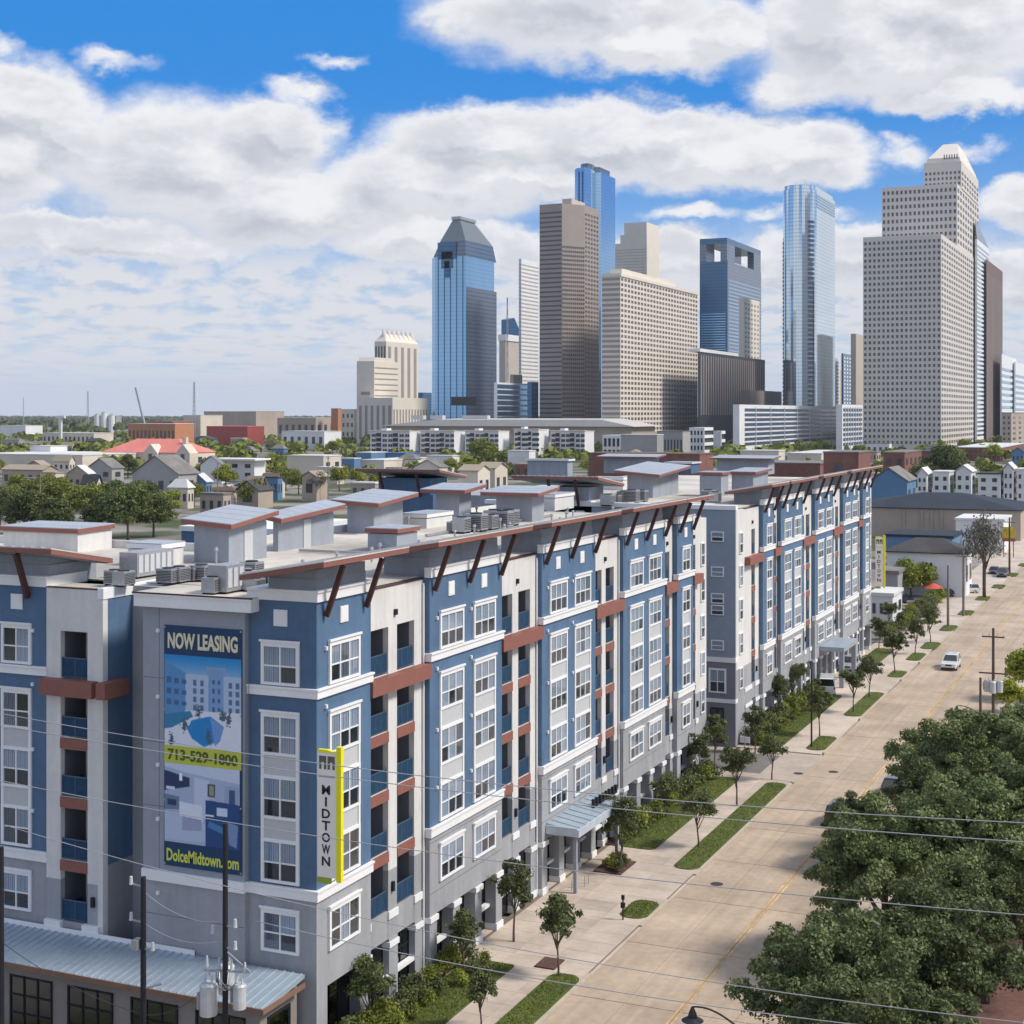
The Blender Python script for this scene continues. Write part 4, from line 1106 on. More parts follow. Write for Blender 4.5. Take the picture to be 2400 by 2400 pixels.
mb = MB(); mb.box(xq0 + .5, xq1 - .5, 150.8, 155, 22.2, 24.0); mb.build('roof_upstand', BLUE, far)
shed(far, xq0 - 1.5, xq1 + 1.5, 149.0, 156, (25.1, 25.1, 24.2, 24.2))
for x in (xq0 + 1.5, xq1 - 1.5): MB().bar((x, 150.3, 22.0), (x, 149.2, 24.6), .22, .3).build('bracket', TIMBER, far)
penthouse(far, 1470, 1530, 1590, 1168, h=2.6, tilt=(-.4, .6), over=1.1)
penthouse(far, 1640, 1690, 1707, 1165, h=2.3, tilt=(0, 0), over=.2)
penthouse(far, 1395, 1460, 1470, 1150, h=1.2, wallm=WHITE, tilt=(0, 0), over=.1, brown=False)
penthouse(far, 1715, 1765, 1800, 1160, h=2.2, wallm=LGREY, tilt=(0, 0.2), over=.4)
# third block behind, only its roofs show over the first two
mid = thing('apartment_building', (-90, 210, 0), 'third apartment block behind the second, only its pale roofs and penthouses showing', 'apartment building')
mb = MB(); mb.box(-104, -64.5, 212, 300, 0, 18.5); mb.build('wall', GREY, mid)
mb = MB(); mb.box(-103.8, -64.7, 212.2, 299.8, 18.5, 18.6); mb.build('roof', ROOFM, mid)
penthouse(mid, 1236, 1330, 1342, 1122, z0=18.6, h=3.4, wallm=LGREY, tilt=(0, 0), over=.4, brown=False)
penthouse(mid, 1415, 1530, 1545, 1110, z0=18.6, h=3.2, wallm=LGREY, tilt=(0, .4), over=1.2)
penthouse(mid, 1680, 1800, 1815, 1112, z0=18.6, h=3.0, wallm=LGREY, tilt=(0, .4), over=1.2)
penthouse(mid, 1560, 1620, 1640, 1110, z0=18.6, h=2.0, wallm=BLUE, tilt=(0, 0), over=.3, brown=False)

# roof edge left of the near building: long low blue wing behind the twin penthouse
lw = thing('apartment_building', (-85, 105, 0), 'low blue rear wing with a white parapet behind the twin roofed penthouse', 'apartment building')
xl0, xl1 = x_on(425, 100.0), x_on(640, 100.0)
MB().box(xl0, xl1, 100, 112, 0, 21.9).build('wall', BLUE, lw)
MB().box(xl0 - .1, xl1 + .1, 99.85, 112.1, 21.9, 22.3).build('parapet', TRIM, lw)

# ------------------------------------------------------------------ rooftop plant
def ac_proto():
    o = MB().use(STEEL).box(-.55, .55, -.45, .45, .12, 1.0).mesh('casing', STEEL)
    g_ = MB(); 
    for i in range(7): g_.box(-.5, .5, -.47, -.455, .22 + i * .1, .27 + i * .1); g_.box(.555, .57, -.4, .4, .22 + i * .1, .27 + i * .1)
    grille = g_.mesh('louvre', mat('dark_louvre', (.06, .06, .065), .6))
    f = MB(); f.prism([(.36 * math.cos(k * .524), .36 * math.sin(k * .524)) for k in range(12)], 1.0, 1.06); fan = f.mesh('fan', BLACK)
    return [('casing', o), ('louvre', grille), ('fan', fan), ('foot', MB().box(-.5, -.4, -.4, .4, 0, .12).mesh('foot', BLACK)), ('foot', MB().box(.4, .5, -.4, .4, 0, .12).mesh('foot', BLACK))]
ACM = ac_proto()
def ac(u, v, s, label, grp):
    x, y = at(u, v, 22.28)
    o = thing('air_conditioner', (x, y, 22.28), label, 'air conditioner', grp); o.scale = (s, s, s * rnd.uniform(.8, 1.1)); o.rotation_euler.z = rnd.choice((0, 1.57))
    for nm, me in ACM:
        c = bpy.data.objects.new(nm, me); scene.collection.objects.link(c); c.parent = o
for (u, v) in ((268, 1372), (290, 1374), (395, 1368), (420, 1366), (447, 1362), (472, 1362), (500, 1392), (575, 1384), (598, 1386), (620, 1380), (645, 1374), (560, 1372), (590, 1360)):
    wh_, gp_ = (('one of the two grey air conditioning units left of the long louvred air handler', 'roof units left of the louvred handler') if u < 300 else
                ('one of four grey air conditioning units right of the long louvred air handler', 'roof units right of the louvred handler') if u < 480 else
                ('grey air conditioning unit tight behind the cornice of the banner wall', None) if u == 500 else
                ('one of the grey air conditioning units beside the small boxy air handler', 'roof units beside the boxy handler'))
    ac(u, v, rnd.uniform(.75, 1.0), wh_, gp_)
for (u, v) in ((1068, 1248), (1082, 1250), (1098, 1244), (1116, 1246), (1130, 1240), (1148, 1242), (1160, 1236), (1178, 1238), (1192, 1232)):
    ac(u, v, rnd.uniform(1, 1.5), 'grey air conditioning unit in the row behind the middle canopy of the near roof', 'roof units behind the middle canopy')
for (u, v) in ((1440, 1182), (1462, 1178), (1480, 1180), (1500, 1176), (1425, 1186), (1660, 1176), (1676, 1178)):
    ac(u, v, rnd.uniform(1, 1.4), 'pale air conditioning unit near the far end of the near roof', 'roof units near the far end')
def duct(u, v, w, l, h, label):
    x, y = at(u, v, 22.28)
    o = thing('air_handler', (x, y, 22.28), label, 'air handler')
    MB().box(x - w, x, y, y + l, 22.4, 22.4 + h).build('casing', STEEL, o)
    for i in range(int(l / .5)): MB().box(x, x + .03, y + .1 + i * .5, y + .45 + i * .5, 22.6, 22.25 + h).build('louvre', PANEL, o)
    for fy in (.1, l - .3): MB().box(x - w + .1, x - .1, y + fy, y + fy + .2, 22.25, 22.4).build('foot', BLACK, o)
duct(322, 1358, 1.2, 3.2, 1.3, 'long louvred steel air handler on the roof left of the penthouse')
duct(531, 1394, 1.1, 1.6, 1.3, 'small boxy air handler on the roof right above the banner wall')

VP = MB(); VP.tube([(0, 0, 0), (0, 0, .55)], .07, seg=8); VP.tube([(0, 0, .55), (0, 0, .68)], .14, .10, 8); VPM = VP.mesh('vent_pipe', STEEL)
q_ = random.Random(5)
for k in range(34):
    y = q_.uniform(70, 126); x = q_.uniform(-56.5, -44)
    props(link('vent_pipe', VPM, None, (x, y, 22.27), q_.uniform(0, 6), (1, 1, q_.uniform(.7, 1.6))), 'short steel vent pipe standing on the near roof deck', 'vent pipe', 'vent pipes on the near roof')
for (xa_, ya_, xb_, yb_) in ((-47, 72, -47, 96), (-52, 84, -44, 84), (-50, 98, -50, 122)):
    mb = MB(); mb.bar((xa_, ya_, 22.42), (xb_, yb_, 22.42), .22, .16)
    props(mb.build('cable_tray', STEEL), 'long low steel tray running over the near roof deck', 'cable tray', 'cable trays on the near roof')
# ------------------------------------------------------------------ lettering
def text_mesh(txt, size, depth, m, bold=0.0, sx=1.0, name='lettering', spacing=1.0):
    c = bpy.data.curves.new(name, 'FONT'); c.body = txt; c.size = size; c.extrude = depth; c.offset = bold
    c.align_x = 'CENTER'; c.align_y = 'CENTER'; c.resolution_u = 3; c.space_character = spacing
    o = bpy.data.objects.new(name, c); scene.collection.objects.link(o)
    dg = bpy.context.evaluated_depsgraph_get()
    me = bpy.data.meshes.new_from_object(o.evaluated_get(dg))
    bpy.data.objects.remove(o); bpy.data.curves.remove(c)
    for v in me.vertices: v.co.x *= sx
    me.materials.clear(); me.materials.append(m); me.name = name
    return me
def put_text(me, parent, loc, rz=0.0, name='lettering'):
    o = bpy.data.objects.new(name, me); scene.collection.objects.link(o); o.parent = parent
    o.location = Vector(loc) - wloc(parent); o.rotation_euler = (math.radians(90), 0, rz)
    return o
# ------------------------------------------------------------------ leasing banner: a printed sheet
def flat(name, col, rough=.5): return mat(name, col, rough, var=.02)
bx0, bx1, bz0, bz1 = x_on(385, YC - .35), x_on(567, YC - .35), 8.75, 20.7
ban = thing('leasing_banner', ((bx0 + bx1) / 2, YC - .34, bz0), 'tall navy banner reading NOW LEASING with pool and kitchen pictures, hung on the grey wall', 'banner')
BY = YC - .36
MB().box(bx0, bx1, BY, BY + .04, bz0, bz1).build('banner_sheet', flat('banner_navy', (.010, .045, .115)), ban)
def srgb(r, g_, b_):
    return tuple(((c / 255.0 + .055) / 1.055) ** 2.4 if c > 10 else c / 255.0 / 12.92 for c in (r, g_, b_))
def print_panel(name, x0, x1, z0, z1, W, Hh, draw):
    W *= 3; Hh *= 3
    img = np.zeros((Hh, W, 3)); draw(img)
    pad = np.pad(img, ((1, 1), (1, 1), (0, 0)), 'edge')
    img = (pad[:-2, 1:-1] + pad[2:, 1:-1] + pad[1:-1, :-2] + pad[1:-1, 2:] + 2 * pad[1:-1, 1:-1]) / 6
    img *= 1 + np.random.RandomState(4).normal(0, .05, (Hh, W, 1))
    me = bpy.data.meshes.new(name)
    xs = np.linspace(x0, x1, W + 1); zs = np.linspace(z1, z0, Hh + 1)
    X, Z_ = np.meshgrid(xs, zs); V = np.stack([X.ravel() - wloc(ban).x, np.full(X.size, BY - .006 - wloc(ban).y), Z_.ravel() - wloc(ban).z], 1)
    i, j = np.meshgrid(np.arange(Hh), np.arange(W), indexing='ij'); a = (i * (W + 1) + j).ravel()
    Q = np.stack([a, a + W + 1, a + W + 2, a + 1], 1)
    me.vertices.add(len(V)); me.vertices.foreach_set('co', V.astype(np.float32).ravel())
    me.loops.add(Q.size); me.loops.foreach_set('vertex_index', Q.astype(np.int32).ravel())
    me.polygons.add(len(Q)); me.polygons.foreach_set('loop_start', np.arange(0, Q.size, 4, dtype=np.int32)); me.polygons.foreach_set('loop_total', np.full(len(Q), 4, dtype=np.int32))
    me.update(calc_edges=True)
    at_ = me.color_attributes.new('print', 'FLOAT_COLOR', 'CORNER')
    c = np.repeat(np.concatenate([img.reshape(-1, 3), np.ones((W * Hh, 1))], 1), 4, axis=0)
    at_.data.foreach_set('color', c.astype(np.float32).ravel())
    m = bpy.data.materials.new('printed_ink'); m.use_nodes = True
    n = m.node_tree.nodes.new('ShaderNodeVertexColor'); n.layer_name = 'print'
    m.node_tree.links.new(n.outputs[0], m.node_tree.nodes['Principled BSDF'].inputs['Base Color'])
    m.node_tree.nodes['Principled BSDF'].inputs['Roughness'].default_value = .5
    me.materials.append(m)
    return link(name, me, ban)
def poly(img, pts, col):
    Hh, W = img.shape[:2]; ys, xs = np.mgrid[0:Hh, 0:W]; px = (xs + .5) / W; py = (ys + .5) / Hh
    ins = np.zeros((Hh, W), bool); n = len(pts)
    for i in range(n):
        (xa_, ya), (xb_, yb) = pts[i], pts[(i + 1) % n]
        if ya == yb: continue
        c = ((ya > py) != (yb > py)) & (px < (xb_ - xa_) * (py - ya) / (yb - ya) + xa_)
        ins ^= c
    img[ins] = srgb(*col)
def rect(img, x0, y0, x1, y1, col): poly(img, [(x0, y0), (x1, y0), (x1, y1), (x0, y1)], col)
def draw_pool(im):
    Hh = im.shape[0]
    for r in range(Hh):
        f = r / Hh; im[r, :] = srgb(int(20 + 180 * min(1, f * 3.2)), int(130 + 70 * min(1, f * 3.2)), int(200 + 20 * min(1, f * 3)))
    poly(im, [(0, .07), (.36, .22), (.36, .66), (0, .80)], (84, 140, 190))
    poly(im, [(.28, .20), (1, .20), (1, .62), (.28, .62)], (170, 190, 215))
    poly(im, [(.55, .11), (.8, .11), (.8, .2), (.55, .2)], (130, 160, 190)); rect(im, .58, .13, .77, .62, (120, 155, 200))
    r = random.Random(3)
    for x in (.38, .47, .84, .93):
        for y in (.26, .35, .44, .53): rect(im, x, y, x + .045, y + .06, (85, 110, 140))
    for x in (.63, .70):
        for y in (.24, .34, .44, .54): rect(im, x, y, x + .03, y + .05, (70, 95, 130))
    for x in (.03, .13, .23):
        for y in (.24, .36, .48): rect(im, x, y + x * .1, x + .06, y + .07, (60, 100, 145))
    poly(im, [(.28, .60), (1, .58), (1, 1), (0, 1), (0, .8)], (215, 220, 232))
    poly(im, [(0, .66), (.34, .60), (.38, .66), (.1, .80), (0, .82)], (50, 125, 165))
    poly(im, [(.30, .80), (.36, .70), (.60, .64), (.78, .74), (.72, .90), (.52, .98), (.36, .90)], (20, 130, 195))
    poly(im, [(.60, .66), (.78, .74), (.73, .90), (.66, .96)], (110, 150, 205))
    for x, y in ((.26, .76), (.44, .60), (.75, .62), (.57, .86), (.83, .66), (.08, .93)):
        for k in range(60): 
            dx, dy = r.gauss(0, .018), r.gauss(0, .035); rect(im, x + dx, y + dy, x + dx + .02, y + dy + .012, (70, 90, 110))
def draw_room(im):
    im[:] = srgb(165, 178, 205)
    poly(im, [(0, 0), (1, 0), (1, .18), (.6, .14), (.25, .10), (0, .05)], (195, 205, 225))
    poly(im, [(0, .10), (.34, .17), (.34, .28), (0, .36)], (35, 55, 95)); rect(im, .02, .30, .14, .34, (210, 220, 235))
    rect(im, .20, .12, .24, .22, (235, 240, 250)); poly(im, [(.40, .15), (.60, .18), (.60, .70), (.40, .60)], (190, 200, 222))
    rect(im, .58, .22, .68, .38, (60, 70, 70)); rect(im, .60, .24, .66, .36, (150, 150, 130)); rect(im, .87, .26, .95, .48, (80, 100, 130)); rect(im, .8, .22, .99, .50, (150, 165, 195)); rect(im, .86, .26, .94, .46, (60, 85, 120))
    poly(im, [(0, .40), (.2, .42), (.2, .58), (0, .60)], (110, 125, 150)); rect(im, .04, .46, .16, .54, (25, 60, 100))
    poly(im, [(.2, .48), (.5, .50), (.52, .74), (.24, .80), (.2, .66)], (215, 222, 236)); poly(im, [(0, .62), (.55, .72), (.55, .95), (0, .98)], (178, 190, 215))
    poly(im, [(.24, .66), (.5, .68), (.5, .82), (.24, .84)], (150, 160, 185))
    poly(im, [(.55, .42), (1, .44), (1, 1), (.55, 1)], (30, 70, 125)); rect(im, .70, .50, .84, .60, (200, 212, 232)); poly(im, [(.6, .68), (.84, .76), (.84, .84), (.58, .76)], (70, 125, 175)); rect(im, .55, .60, .66, .62, (225, 230, 245)); rect(im, .9, .76, .97, .8, (190, 200, 225))
    poly(im, [(.84, .66), (.98, .70), (.96, .98), (.86, .94)], (120, 140, 180))
print_panel('printed_picture', bx0 + .03, bx1 - .03, 14.72, 19.25, 60, 62, draw_pool)
print_panel('printed_picture', bx0 + .03, bx1 - .12, 9.95, 13.88, 60, 52, draw_room)
MB().box(bx0 + .02, bx1 - .02, BY - .012, BY - .002, 13.86, 14.74).build('yellow_strip', flat('banner_yellow', (.50, .53, .065)), ban)
bw = bx1 - bx0
CREAM = flat('banner_cream', (.72, .66, .46)); OLIVE = flat('banner_olive', (.085, .105, .022)); LIMEP = flat('banner_lime', (.60, .66, .10))
def fit_text(txt, w, h, m, bold, parent, loc, rz=0.0, depth=.008):
    me = text_mesh(txt, 1.0, depth, m, bold)
    xs = [v.co.x for v in me.vertices]; ys = [v.co.y for v in me.vertices]
    w0, h0 = max(xs) - min(xs), max(ys) - min(ys); cx_, cy_ = (max(xs) + min(xs)) / 2, (max(ys) + min(ys)) / 2
    for v in me.vertices: v.co.x = (v.co.x - cx_) * w / w0; v.co.y = (v.co.y - cy_) * h / h0
    return put_text(me, parent, loc, rz)
fit_text('NOW LEASING', bw * .90, .80, CREAM, .035, ban, ((bx0 + bx1) / 2, BY - .012, 19.95))
fit_text('713-529-1800', bw * .90, .56, OLIVE, .03, ban, ((bx0 + bx1) / 2, BY - .022, 14.3))
fit_text('DolceMidtown.com', bw * .93, .62, LIMEP, .025, ban, ((bx0 + bx1) / 2, BY - .012, 9.3))
for x in (bx0 + .05, bx1 - .05):
    for z in (8.85, 12.0, 16.5, 20.6): MB().box(x - .04, x + .04, BY - .03, BY, z - .04, z + .04).build('grommet', STEEL, ban)
# ------------------------------------------------------------------ projecting corner sign
def blade_sign(x, y, z0, z1, label, width=1.05):
    """panel stands out from the corner towards the camera; yellow light box edge on its street side"""
    s = thing('blade_sign', (x, y, z0), label, 'sign')
    SP = flat('sign_panel_cream', (.80, .76, .70)); SY = flat('sign_yellow', (.80, .74, .01), .4)
    MB().box(x - width, x, y - .14, y, z0, z1).build('sign_panel', SP, s)
    MB().box(x, x + .26, y - .19, y + .05, z0 - .15, z1 + .30).build('yellow_edge', SY, s)
    MB().prism([(x - width, y - .17), (x, y - .17), (x, y + .03), (x - width, y + .03)], z1, z1 + .12, [(x - width * .95, y - .17), (x - .5, y - .17), (x - .5, y + .03), (x - width * .95, y + .03)]).build('yellow_cap', SY, s)
    MB().box(x - width, x - .35, y - .17, y + .03, z0 - .28, z0).build('yellow_cap', flat('sign_green', (.30, .36, .03)), s)
    INK = flat('sign_black', (.02, .02, .022))
    n = 7; hh = (z1 - z0)
    for k, ch in enumerate('MIDTOWN'):
        fit_text(ch, .44 if ch != 'I' else .10, .44, INK, .02, s, (x - width * .55, y - .15, z0 + hh * (.70 - .095 * k)), depth=.01)
    emb = MB(); q = z0 + hh * .865; xx = x - width * .90
    for k in range(2):
        o_ = xx + k * .46
        emb.box(o_, o_ + .12, y - .16, y - .14, q, q + .62); emb.box(o_ + .26, o_ + .38, y - .16, y - .14, q, q + .62); emb.box(o_ + .12, o_ + .26, y - .16, y - .14, q + .34, q + .62)
    emb.build('emblem', flat('sign_bronze', (.12, .11, .09)), s)
    fr = MB(); fr.box(x - width + .08, x - .1, y - .155, y - .14, z0 + hh * .80, z0 + hh * .81); fr.build('rule_line', STEEL, s)
    for z in (z0 + 1, z1 - 1): MB().bar((x - .6, y, z), (x - .75, y + .8, z), .08, .08).build('bracket', STEEL, s)
sx_, sy_ = XB1 + .68, YC - .85
blade_sign(sx_ + .80, sy_ + .35, 9.35, 15.25, 'cream vertical MIDTOWN sign with a bright yellow edge on the near corner')
xs2, ys2 = XF + 1.5, 206.8
blade_sign(xs2, ys2, 8.0, 14.6, 'distant cream MIDTOWN sign with a yellow edge at the end of the second block', 1.0)

# ------------------------------------------------------------------ poles and wires
def pole(u, D, vtop, r, label, m=BLACK, name='utility_pole', arms=(), group=None, cat='utility pole', at_xy=None):
    x, y = at_xy or at(u, None, 0, D); 
    D_ = -x * SN + y * CS; zt = zof(vtop, D_)
    o = thing(name, (x, y, 0), label, cat, group)
    mb = MB(); mb.tube([(x, y, -.1), (x, y, zt)], r, r * .75, 10); mb.build('pole', m, o, smooth_=False)
    return o, x, y, zt
def insulators(o, x, y, zs, side=1, m=None):
    for z in zs:
        mb = MB(); mb.bar((x, y, z), (x + side * .55, y - .1, z + .08), .06, .06); mb.build('standoff_arm', STEEL, o)
        i_ = MB(); i_.tube([(x + side * .55, y - .1, z + .05), (x + side * .55, y - .1, z + .12), (x + side * .55, y - .1, z + .38)], .09, .06, 8); i_.build('insulator', PANEL, o)
def transformer(o, x, y, z, s=1.0):
    mb = MB(); mb.tube([(x, y, z), (x, y, z + 1.15 * s)], .34 * s, seg=14); mb.tube([(x, y, z + 1.15 * s), (x, y, z + 1.25 * s)], .36 * s, .28 * s, 14)
    t_ = mb.build('transformer_can', mat('pale_grey_enamel', (.50, .52, .53), .5, .1), o, smooth_=False)
    b_ = MB()
    for a in (-.15, .15): b_.tube([(x + a * s, y, z + 1.22 * s), (x + a * s, y, z + 1.55 * s)], .05 * s, .03 * s, 6)
    b_.build('bushing', PANEL, t_)
    f_ = MB()
    for k in range(5):
        f_.box(x - .42 * s, x - .33 * s, y - .2 + k * .1, y - .17 + k * .1, z + .2, z + .9)
    f_.build('cooling_fin', STEEL, t_)
DP = 62.0
p2, px2, py2, pz2 = pole(528, DP, 1930, .14, 'black utility pole with transformer cans in front of the banner wall')
insulators(p2, px2, py2, (10.3, 9.4), 1); insulators(p2, px2, py2, (9.9,), -1)
transformer(p2, px2 - .75, py2 - .1, 6.6, 1.05); transformer(p2, px2 + .62, py2 + .1, 7.0, .8); transformer(p2, px2 - .35, py2 + .6, 7.3, .95)
MB().bar((px2 - 1.0, py2, 8.35), (px2 + 1.2, py2, 8.6), .09, .09).build('crossarm', STEEL, p2)
MB().bar((px2, py2, 9.3), (px2 + 1.2, py2, 8.6), .05, .05).build('brace', STEEL, p2)
for k in (-.9, -.3, .3, .95):
    MB().tube([(px2 + k, py2, 8.5), (px2 + k, py2, 8.95)], .07, .04, 7).build('cutout', PANEL, p2)
cc = MB()
for k in range(9):
    a = rnd.uniform(-.9, .9); cc.tube([(px2 + a, py2 - .1, 8.5), (px2 + a * .8 + .2, py2 - .4, 8.0 + rnd.random() * .3), (px2 - .6 + rnd.random() * 1.1, py2 - .1, 7.7)], .018, seg=5)
cc.build('jumper_wire', STEEL, p2)
p1, px1, py1, pz1 = pole(336, 63.2, 2055, .15, 'black utility pole with white brackets left of the banner wall')
insulators(p1, px1, py1, (pz1 - .4, pz1 - 1.9), -1); insulators(p1, px1, py1, (pz1 - 3.0,), 1)
MB().box(px1 - .4, px1 - .12, py1 - .3, py1 + .1, pz1 - 3.0, pz1 - 2.6).build('junction_box', STEEL, p1)
MB().tube([(px1 + .2, py1 - .12, 0), (px1 + .2, py1 - .12, pz1 - 6.2)], .06, seg=6).build('conduit', PANEL, p1)
MB().tube([(px1 + .15, py1, pz1 - 4.6), (px1 + .95, py1, pz1 - 4.3)], .05, seg=6).build('lamp_arm', STEEL, p1)
p0, px0, py0, pz0 = pole(2, 66.5, 1985, .17, 'dark utility pole at the left edge of the view in front of the left wing')
# wires: real spans between the near poles and others outside the view; each is a catenary in the plane of the poles
def wire_px(pts, Y, r, label, m, group):
    """smooth span through given points of the plane Y"""
    out = []
    us = [p[0] for p in pts]; vs = [p[1] for p in pts]
    # quadratic fit in the plane (a catenary to within millimetres)
    W = []
    for (u, v) in pts:
        x = x_on(u, Y); D = -x * SN + Y * CS; W.append((x, zof(v, D)))
    W = np.array(W); c = np.polyfit(W[:, 0], W[:, 1], min(2, len(W) - 1))
    x0, x1 = W[:, 0].min() - 9, W[:, 0].max() + 9
    P_ = [(x, Y, float(np.polyval(c, x))) for x in np.linspace(x0, x1, 26)]
    mb = MB(); mb.tube(P_, r, seg=5)
    o = mb.build('power_line', m, None, smooth_=True)
    return props(o, label, 'power line', group)
WIRE = mat('aluminium_wire', (.42, .42, .43), .5, .3, var=.1)
WIRED = mat('dark_cable', (.05, .05, .055), .7)
wire_px([(0, 1672), (613, 1771), (1300, 1850), (1950, 1906), (2400, 1927)], 50.0, .018, 'pale power line crossing the banner phone number, uppermost of the long spans', WIRE, None)
wire_px([(0, 1700), (420, 1768), (1300, 1880), (1940, 1942), (2400, 1972)], 49.0, .018, 'pale power line just below the uppermost long span, over the big tree crowns', WIRE, None)
wire_px([(0, 1830), (613, 1938), (1300, 2035), (1860, 2100), (2400, 2142)], 50.0, .018, 'pale power line crossing the banner kitchen picture and the middle of the big tree crowns', WIRE, None)
wire_px([(420, 2050), (1100, 2200), (1800, 2325), (2370, 2392)], 50.0, .017, 'pale power line low over the near lawn and the nearest big tree', WIRE, None)
wire_px([(1100, 2265), (1770, 2372), (1960, 2396)], 49.0, .018, 'lowest pale power line, near the bottom edge beside the street lamp', WIRE, None)
def cable(pts, label, r=.016, m=WIRED):
    mb = MB(); P_ = []
    for (a, b_) in zip(pts[:-1], pts[1:]):
        a, b_ = Vector(a), Vector(b_); n = 10
        for i in range(n):
            f = i / n; p = a.lerp(b_, f); p.z -= 4 * .35 * f * (1 - f); P_.append(p)
    P_.append(Vector(pts[-1])); mb.tube(P_, r, seg=5); props(mb.build('service_cable', m, smooth_=True), label, 'cable')
cable([(px0, py0, 8.1), (px1, py1, 6.2), (px2 - 1.0, py2, 7.6)], 'dark sagging cable over the annex roof from the left pole to the transformers')
cable([(px1, py1, pz1 - 1.9), (px2 - .4, py2, 9.6)], 'thin pale cable between the two black poles in front of the banner wall', .012, WIRE)
cable([(px1, py1, pz1 - .6), (px2 - .4, py2, 10.4)], 'uppermost thin pale cable between the two black poles', .012, WIRE)
# street utility pole on the right with transformers
x, y = at(2325, 1700, 0)
def upole(u, vb, vt, r, label, m, arms=True, cans=False, group=None, D=None):
    D = D or dist_of(vb); o, x, y, zt = pole(u, D, vt, r, label, m, group=group)
    if arms:
        mb = MB(); mb.bar((x - 1.1, y, zt - .9), (x + 1.1, y, zt - .9), .12, .14); mb.build('crossarm', m, o)
        for k in (-1, -.4, .4, 1):
            MB().tube([(x + k, y, zt - .84), (x + k, y, zt - .6)], .06, .04, 6).build('insulator', PANEL, o)
    if cans:
        for dx, dy in ((-.6, 0), (.6, .1), (0, -.6)): transformer(o, x + dx, y + dy, zt - 6.5, .95)
        MB().bar((x - 1.4, y, zt - 4.6), (x + 1.4, y, zt - 4.6), .12, .14).build('crossarm', m, o)
    return o, x, y, zt
upole(2328, 1690, 1472, .17, 'brown utility pole carrying three transformer cans on the right of the street', WOOD, True, True)
upole(2298, 1720, 1588, .15, 'short bare brown pole with a lamp arm on the right of the street', WOOD, False)
upole(2222, 1470, 1325, .20, 'bare grey pole in the round grass island across from the parked cars', WOODG, False)
upole(2258, 1445, 1290, .20, 'grey pole just behind the bare grey pole, in the second grass island', WOODG, True)
upole(2366, 1345, 1213, .22, 'far brown pole by the top of the street near the yellow sign', WOOD, True)
upole(2305, 1400, 1205, .18, 'tall thin brown pole beside the leafless roadside tree', WOOD, False)
for (u, vt, vb, lab) in ((94, 1108, 1245, 'grey wooden pole rising from the trees behind the left wing roof'), (510, 1085, 1195, 'thin grey pole behind the twin roofed penthouse'), (769, 1068, 1175, 'grey pole with two crossarms behind the lime coloured tree'),
                         (920, 1060, 1110, 'dark pole in front of the long cream warehouse'), (1036, 1020, 1110, 'dark pole in front of the white apartment row'), (1078, 1065, 1150, 'dark pole right of the cream twin gabled house'), (1300, 1030, 1100, 'thin dark pole before the right part of the white apartment row')):
    upole(u, vb, vt, .22 if vb < 1200 else .2, lab, WOODG if vb > 1140 else WOOD, u in (769, 1078))
# gooseneck lamps on the right verge
def gooseneck(x, y, h, arm, label, rz=0.0, group=None):
    o = thing('street_lamp', (x, y, 0), label, 'street lamp', group)
    mb = MB(); mb.tube([(x, y, 0), (x, y, .8)], .14, .10, 10); mb.tube([(x, y, .8), (x, y, h)], .075, .055, 8); mb.build('post', BLACK, o)
    c = math.cos(rz); s = math.sin(rz); P_ = []
    for k in range(11):
        f = k / 10; P_.append((x - c * arm * f, y - s * arm * f, h - .1 + math.sin(f * math.pi * .62) * .62 * arm / 2))
    mb = MB(); mb.tube(P_, .045, .035, 7); mb.build('lamp_arm', BLACK, o, smooth_=True)
    e = P_[-1]
    mb = MB(); mb.tube([e, (e[0], e[1], e[2] - .25)], .05, .16, 10); mb.tube([(e[0], e[1], e[2] - .25), (e[0], e[1], e[2] - .42)], .16, .20, 12)
    mb.tube([(e[0], e[1], e[2] - .42), (e[0], e[1], e[2] - .56)], .22, .46, 14); mb.build('lamp_shade', BLACK, o)
    mb = MB(); mb.tube([(e[0], e[1], e[2] - .565), (e[0], e[1], e[2] - .66)], .30, .16, 12); mb.build('lens', PANEL, o)
gx, gy = at(1735, 2400, 6.6)
gooseneck(gx, gy, 6.5, 2.0, 'black gooseneck street lamp against the street at the bottom edge', 0.0, None)
gx, gy = at(2296, 1668, 5.6)
gooseneck(gx, gy, 5.5, 1.9, 'black gooseneck street lamp reaching over the street beside the short brown pole')
# lantern posts on the left pavement
def lantern(u, vb, vt, label):
    D = dist_of(vb, .1); x, y = at(u, vb, .1); zt = zof(vt, D)
    o = thing('lantern_post', (x, y, .1), label, 'lamp post')
    MB().tube([(x, y, .1), (x, y, zt - .8)], .09, .07, 8).build('post', BLACK, o)
    MB().tube([(x, y, zt - .8), (x, y, zt - .25)], .14, .26, 8).build('lantern_glass', DGLASS, o)
    MB().tube([(x, y, zt - .25), (x, y, zt)], .30, .04, 8).build('lantern_cap', BLACK, o)
lantern(1902, 1752, 1548, 'black lantern post rising in front of the far block entrance')
# parking meter / small pole on the apron
x, y = at(1460, 2156, .1)
o = thing('parking_meter', (x, y, .1), 'dark slim post with a meter box beside the small triangular grass island', 'parking meter')
MB().tube([(x, y, .1), (x, y, 1.35)], .05, seg=8).build('post', BLACK, o)
MB().box(x - .12, x + .12, y - .1, y + .1, .85, 1.15).build('meter_box', BLACK, o); MB().box(x - .09, x + .09, y - .07, y + .07, 1.35, 1.62).build('meter_head', BLACK, o)
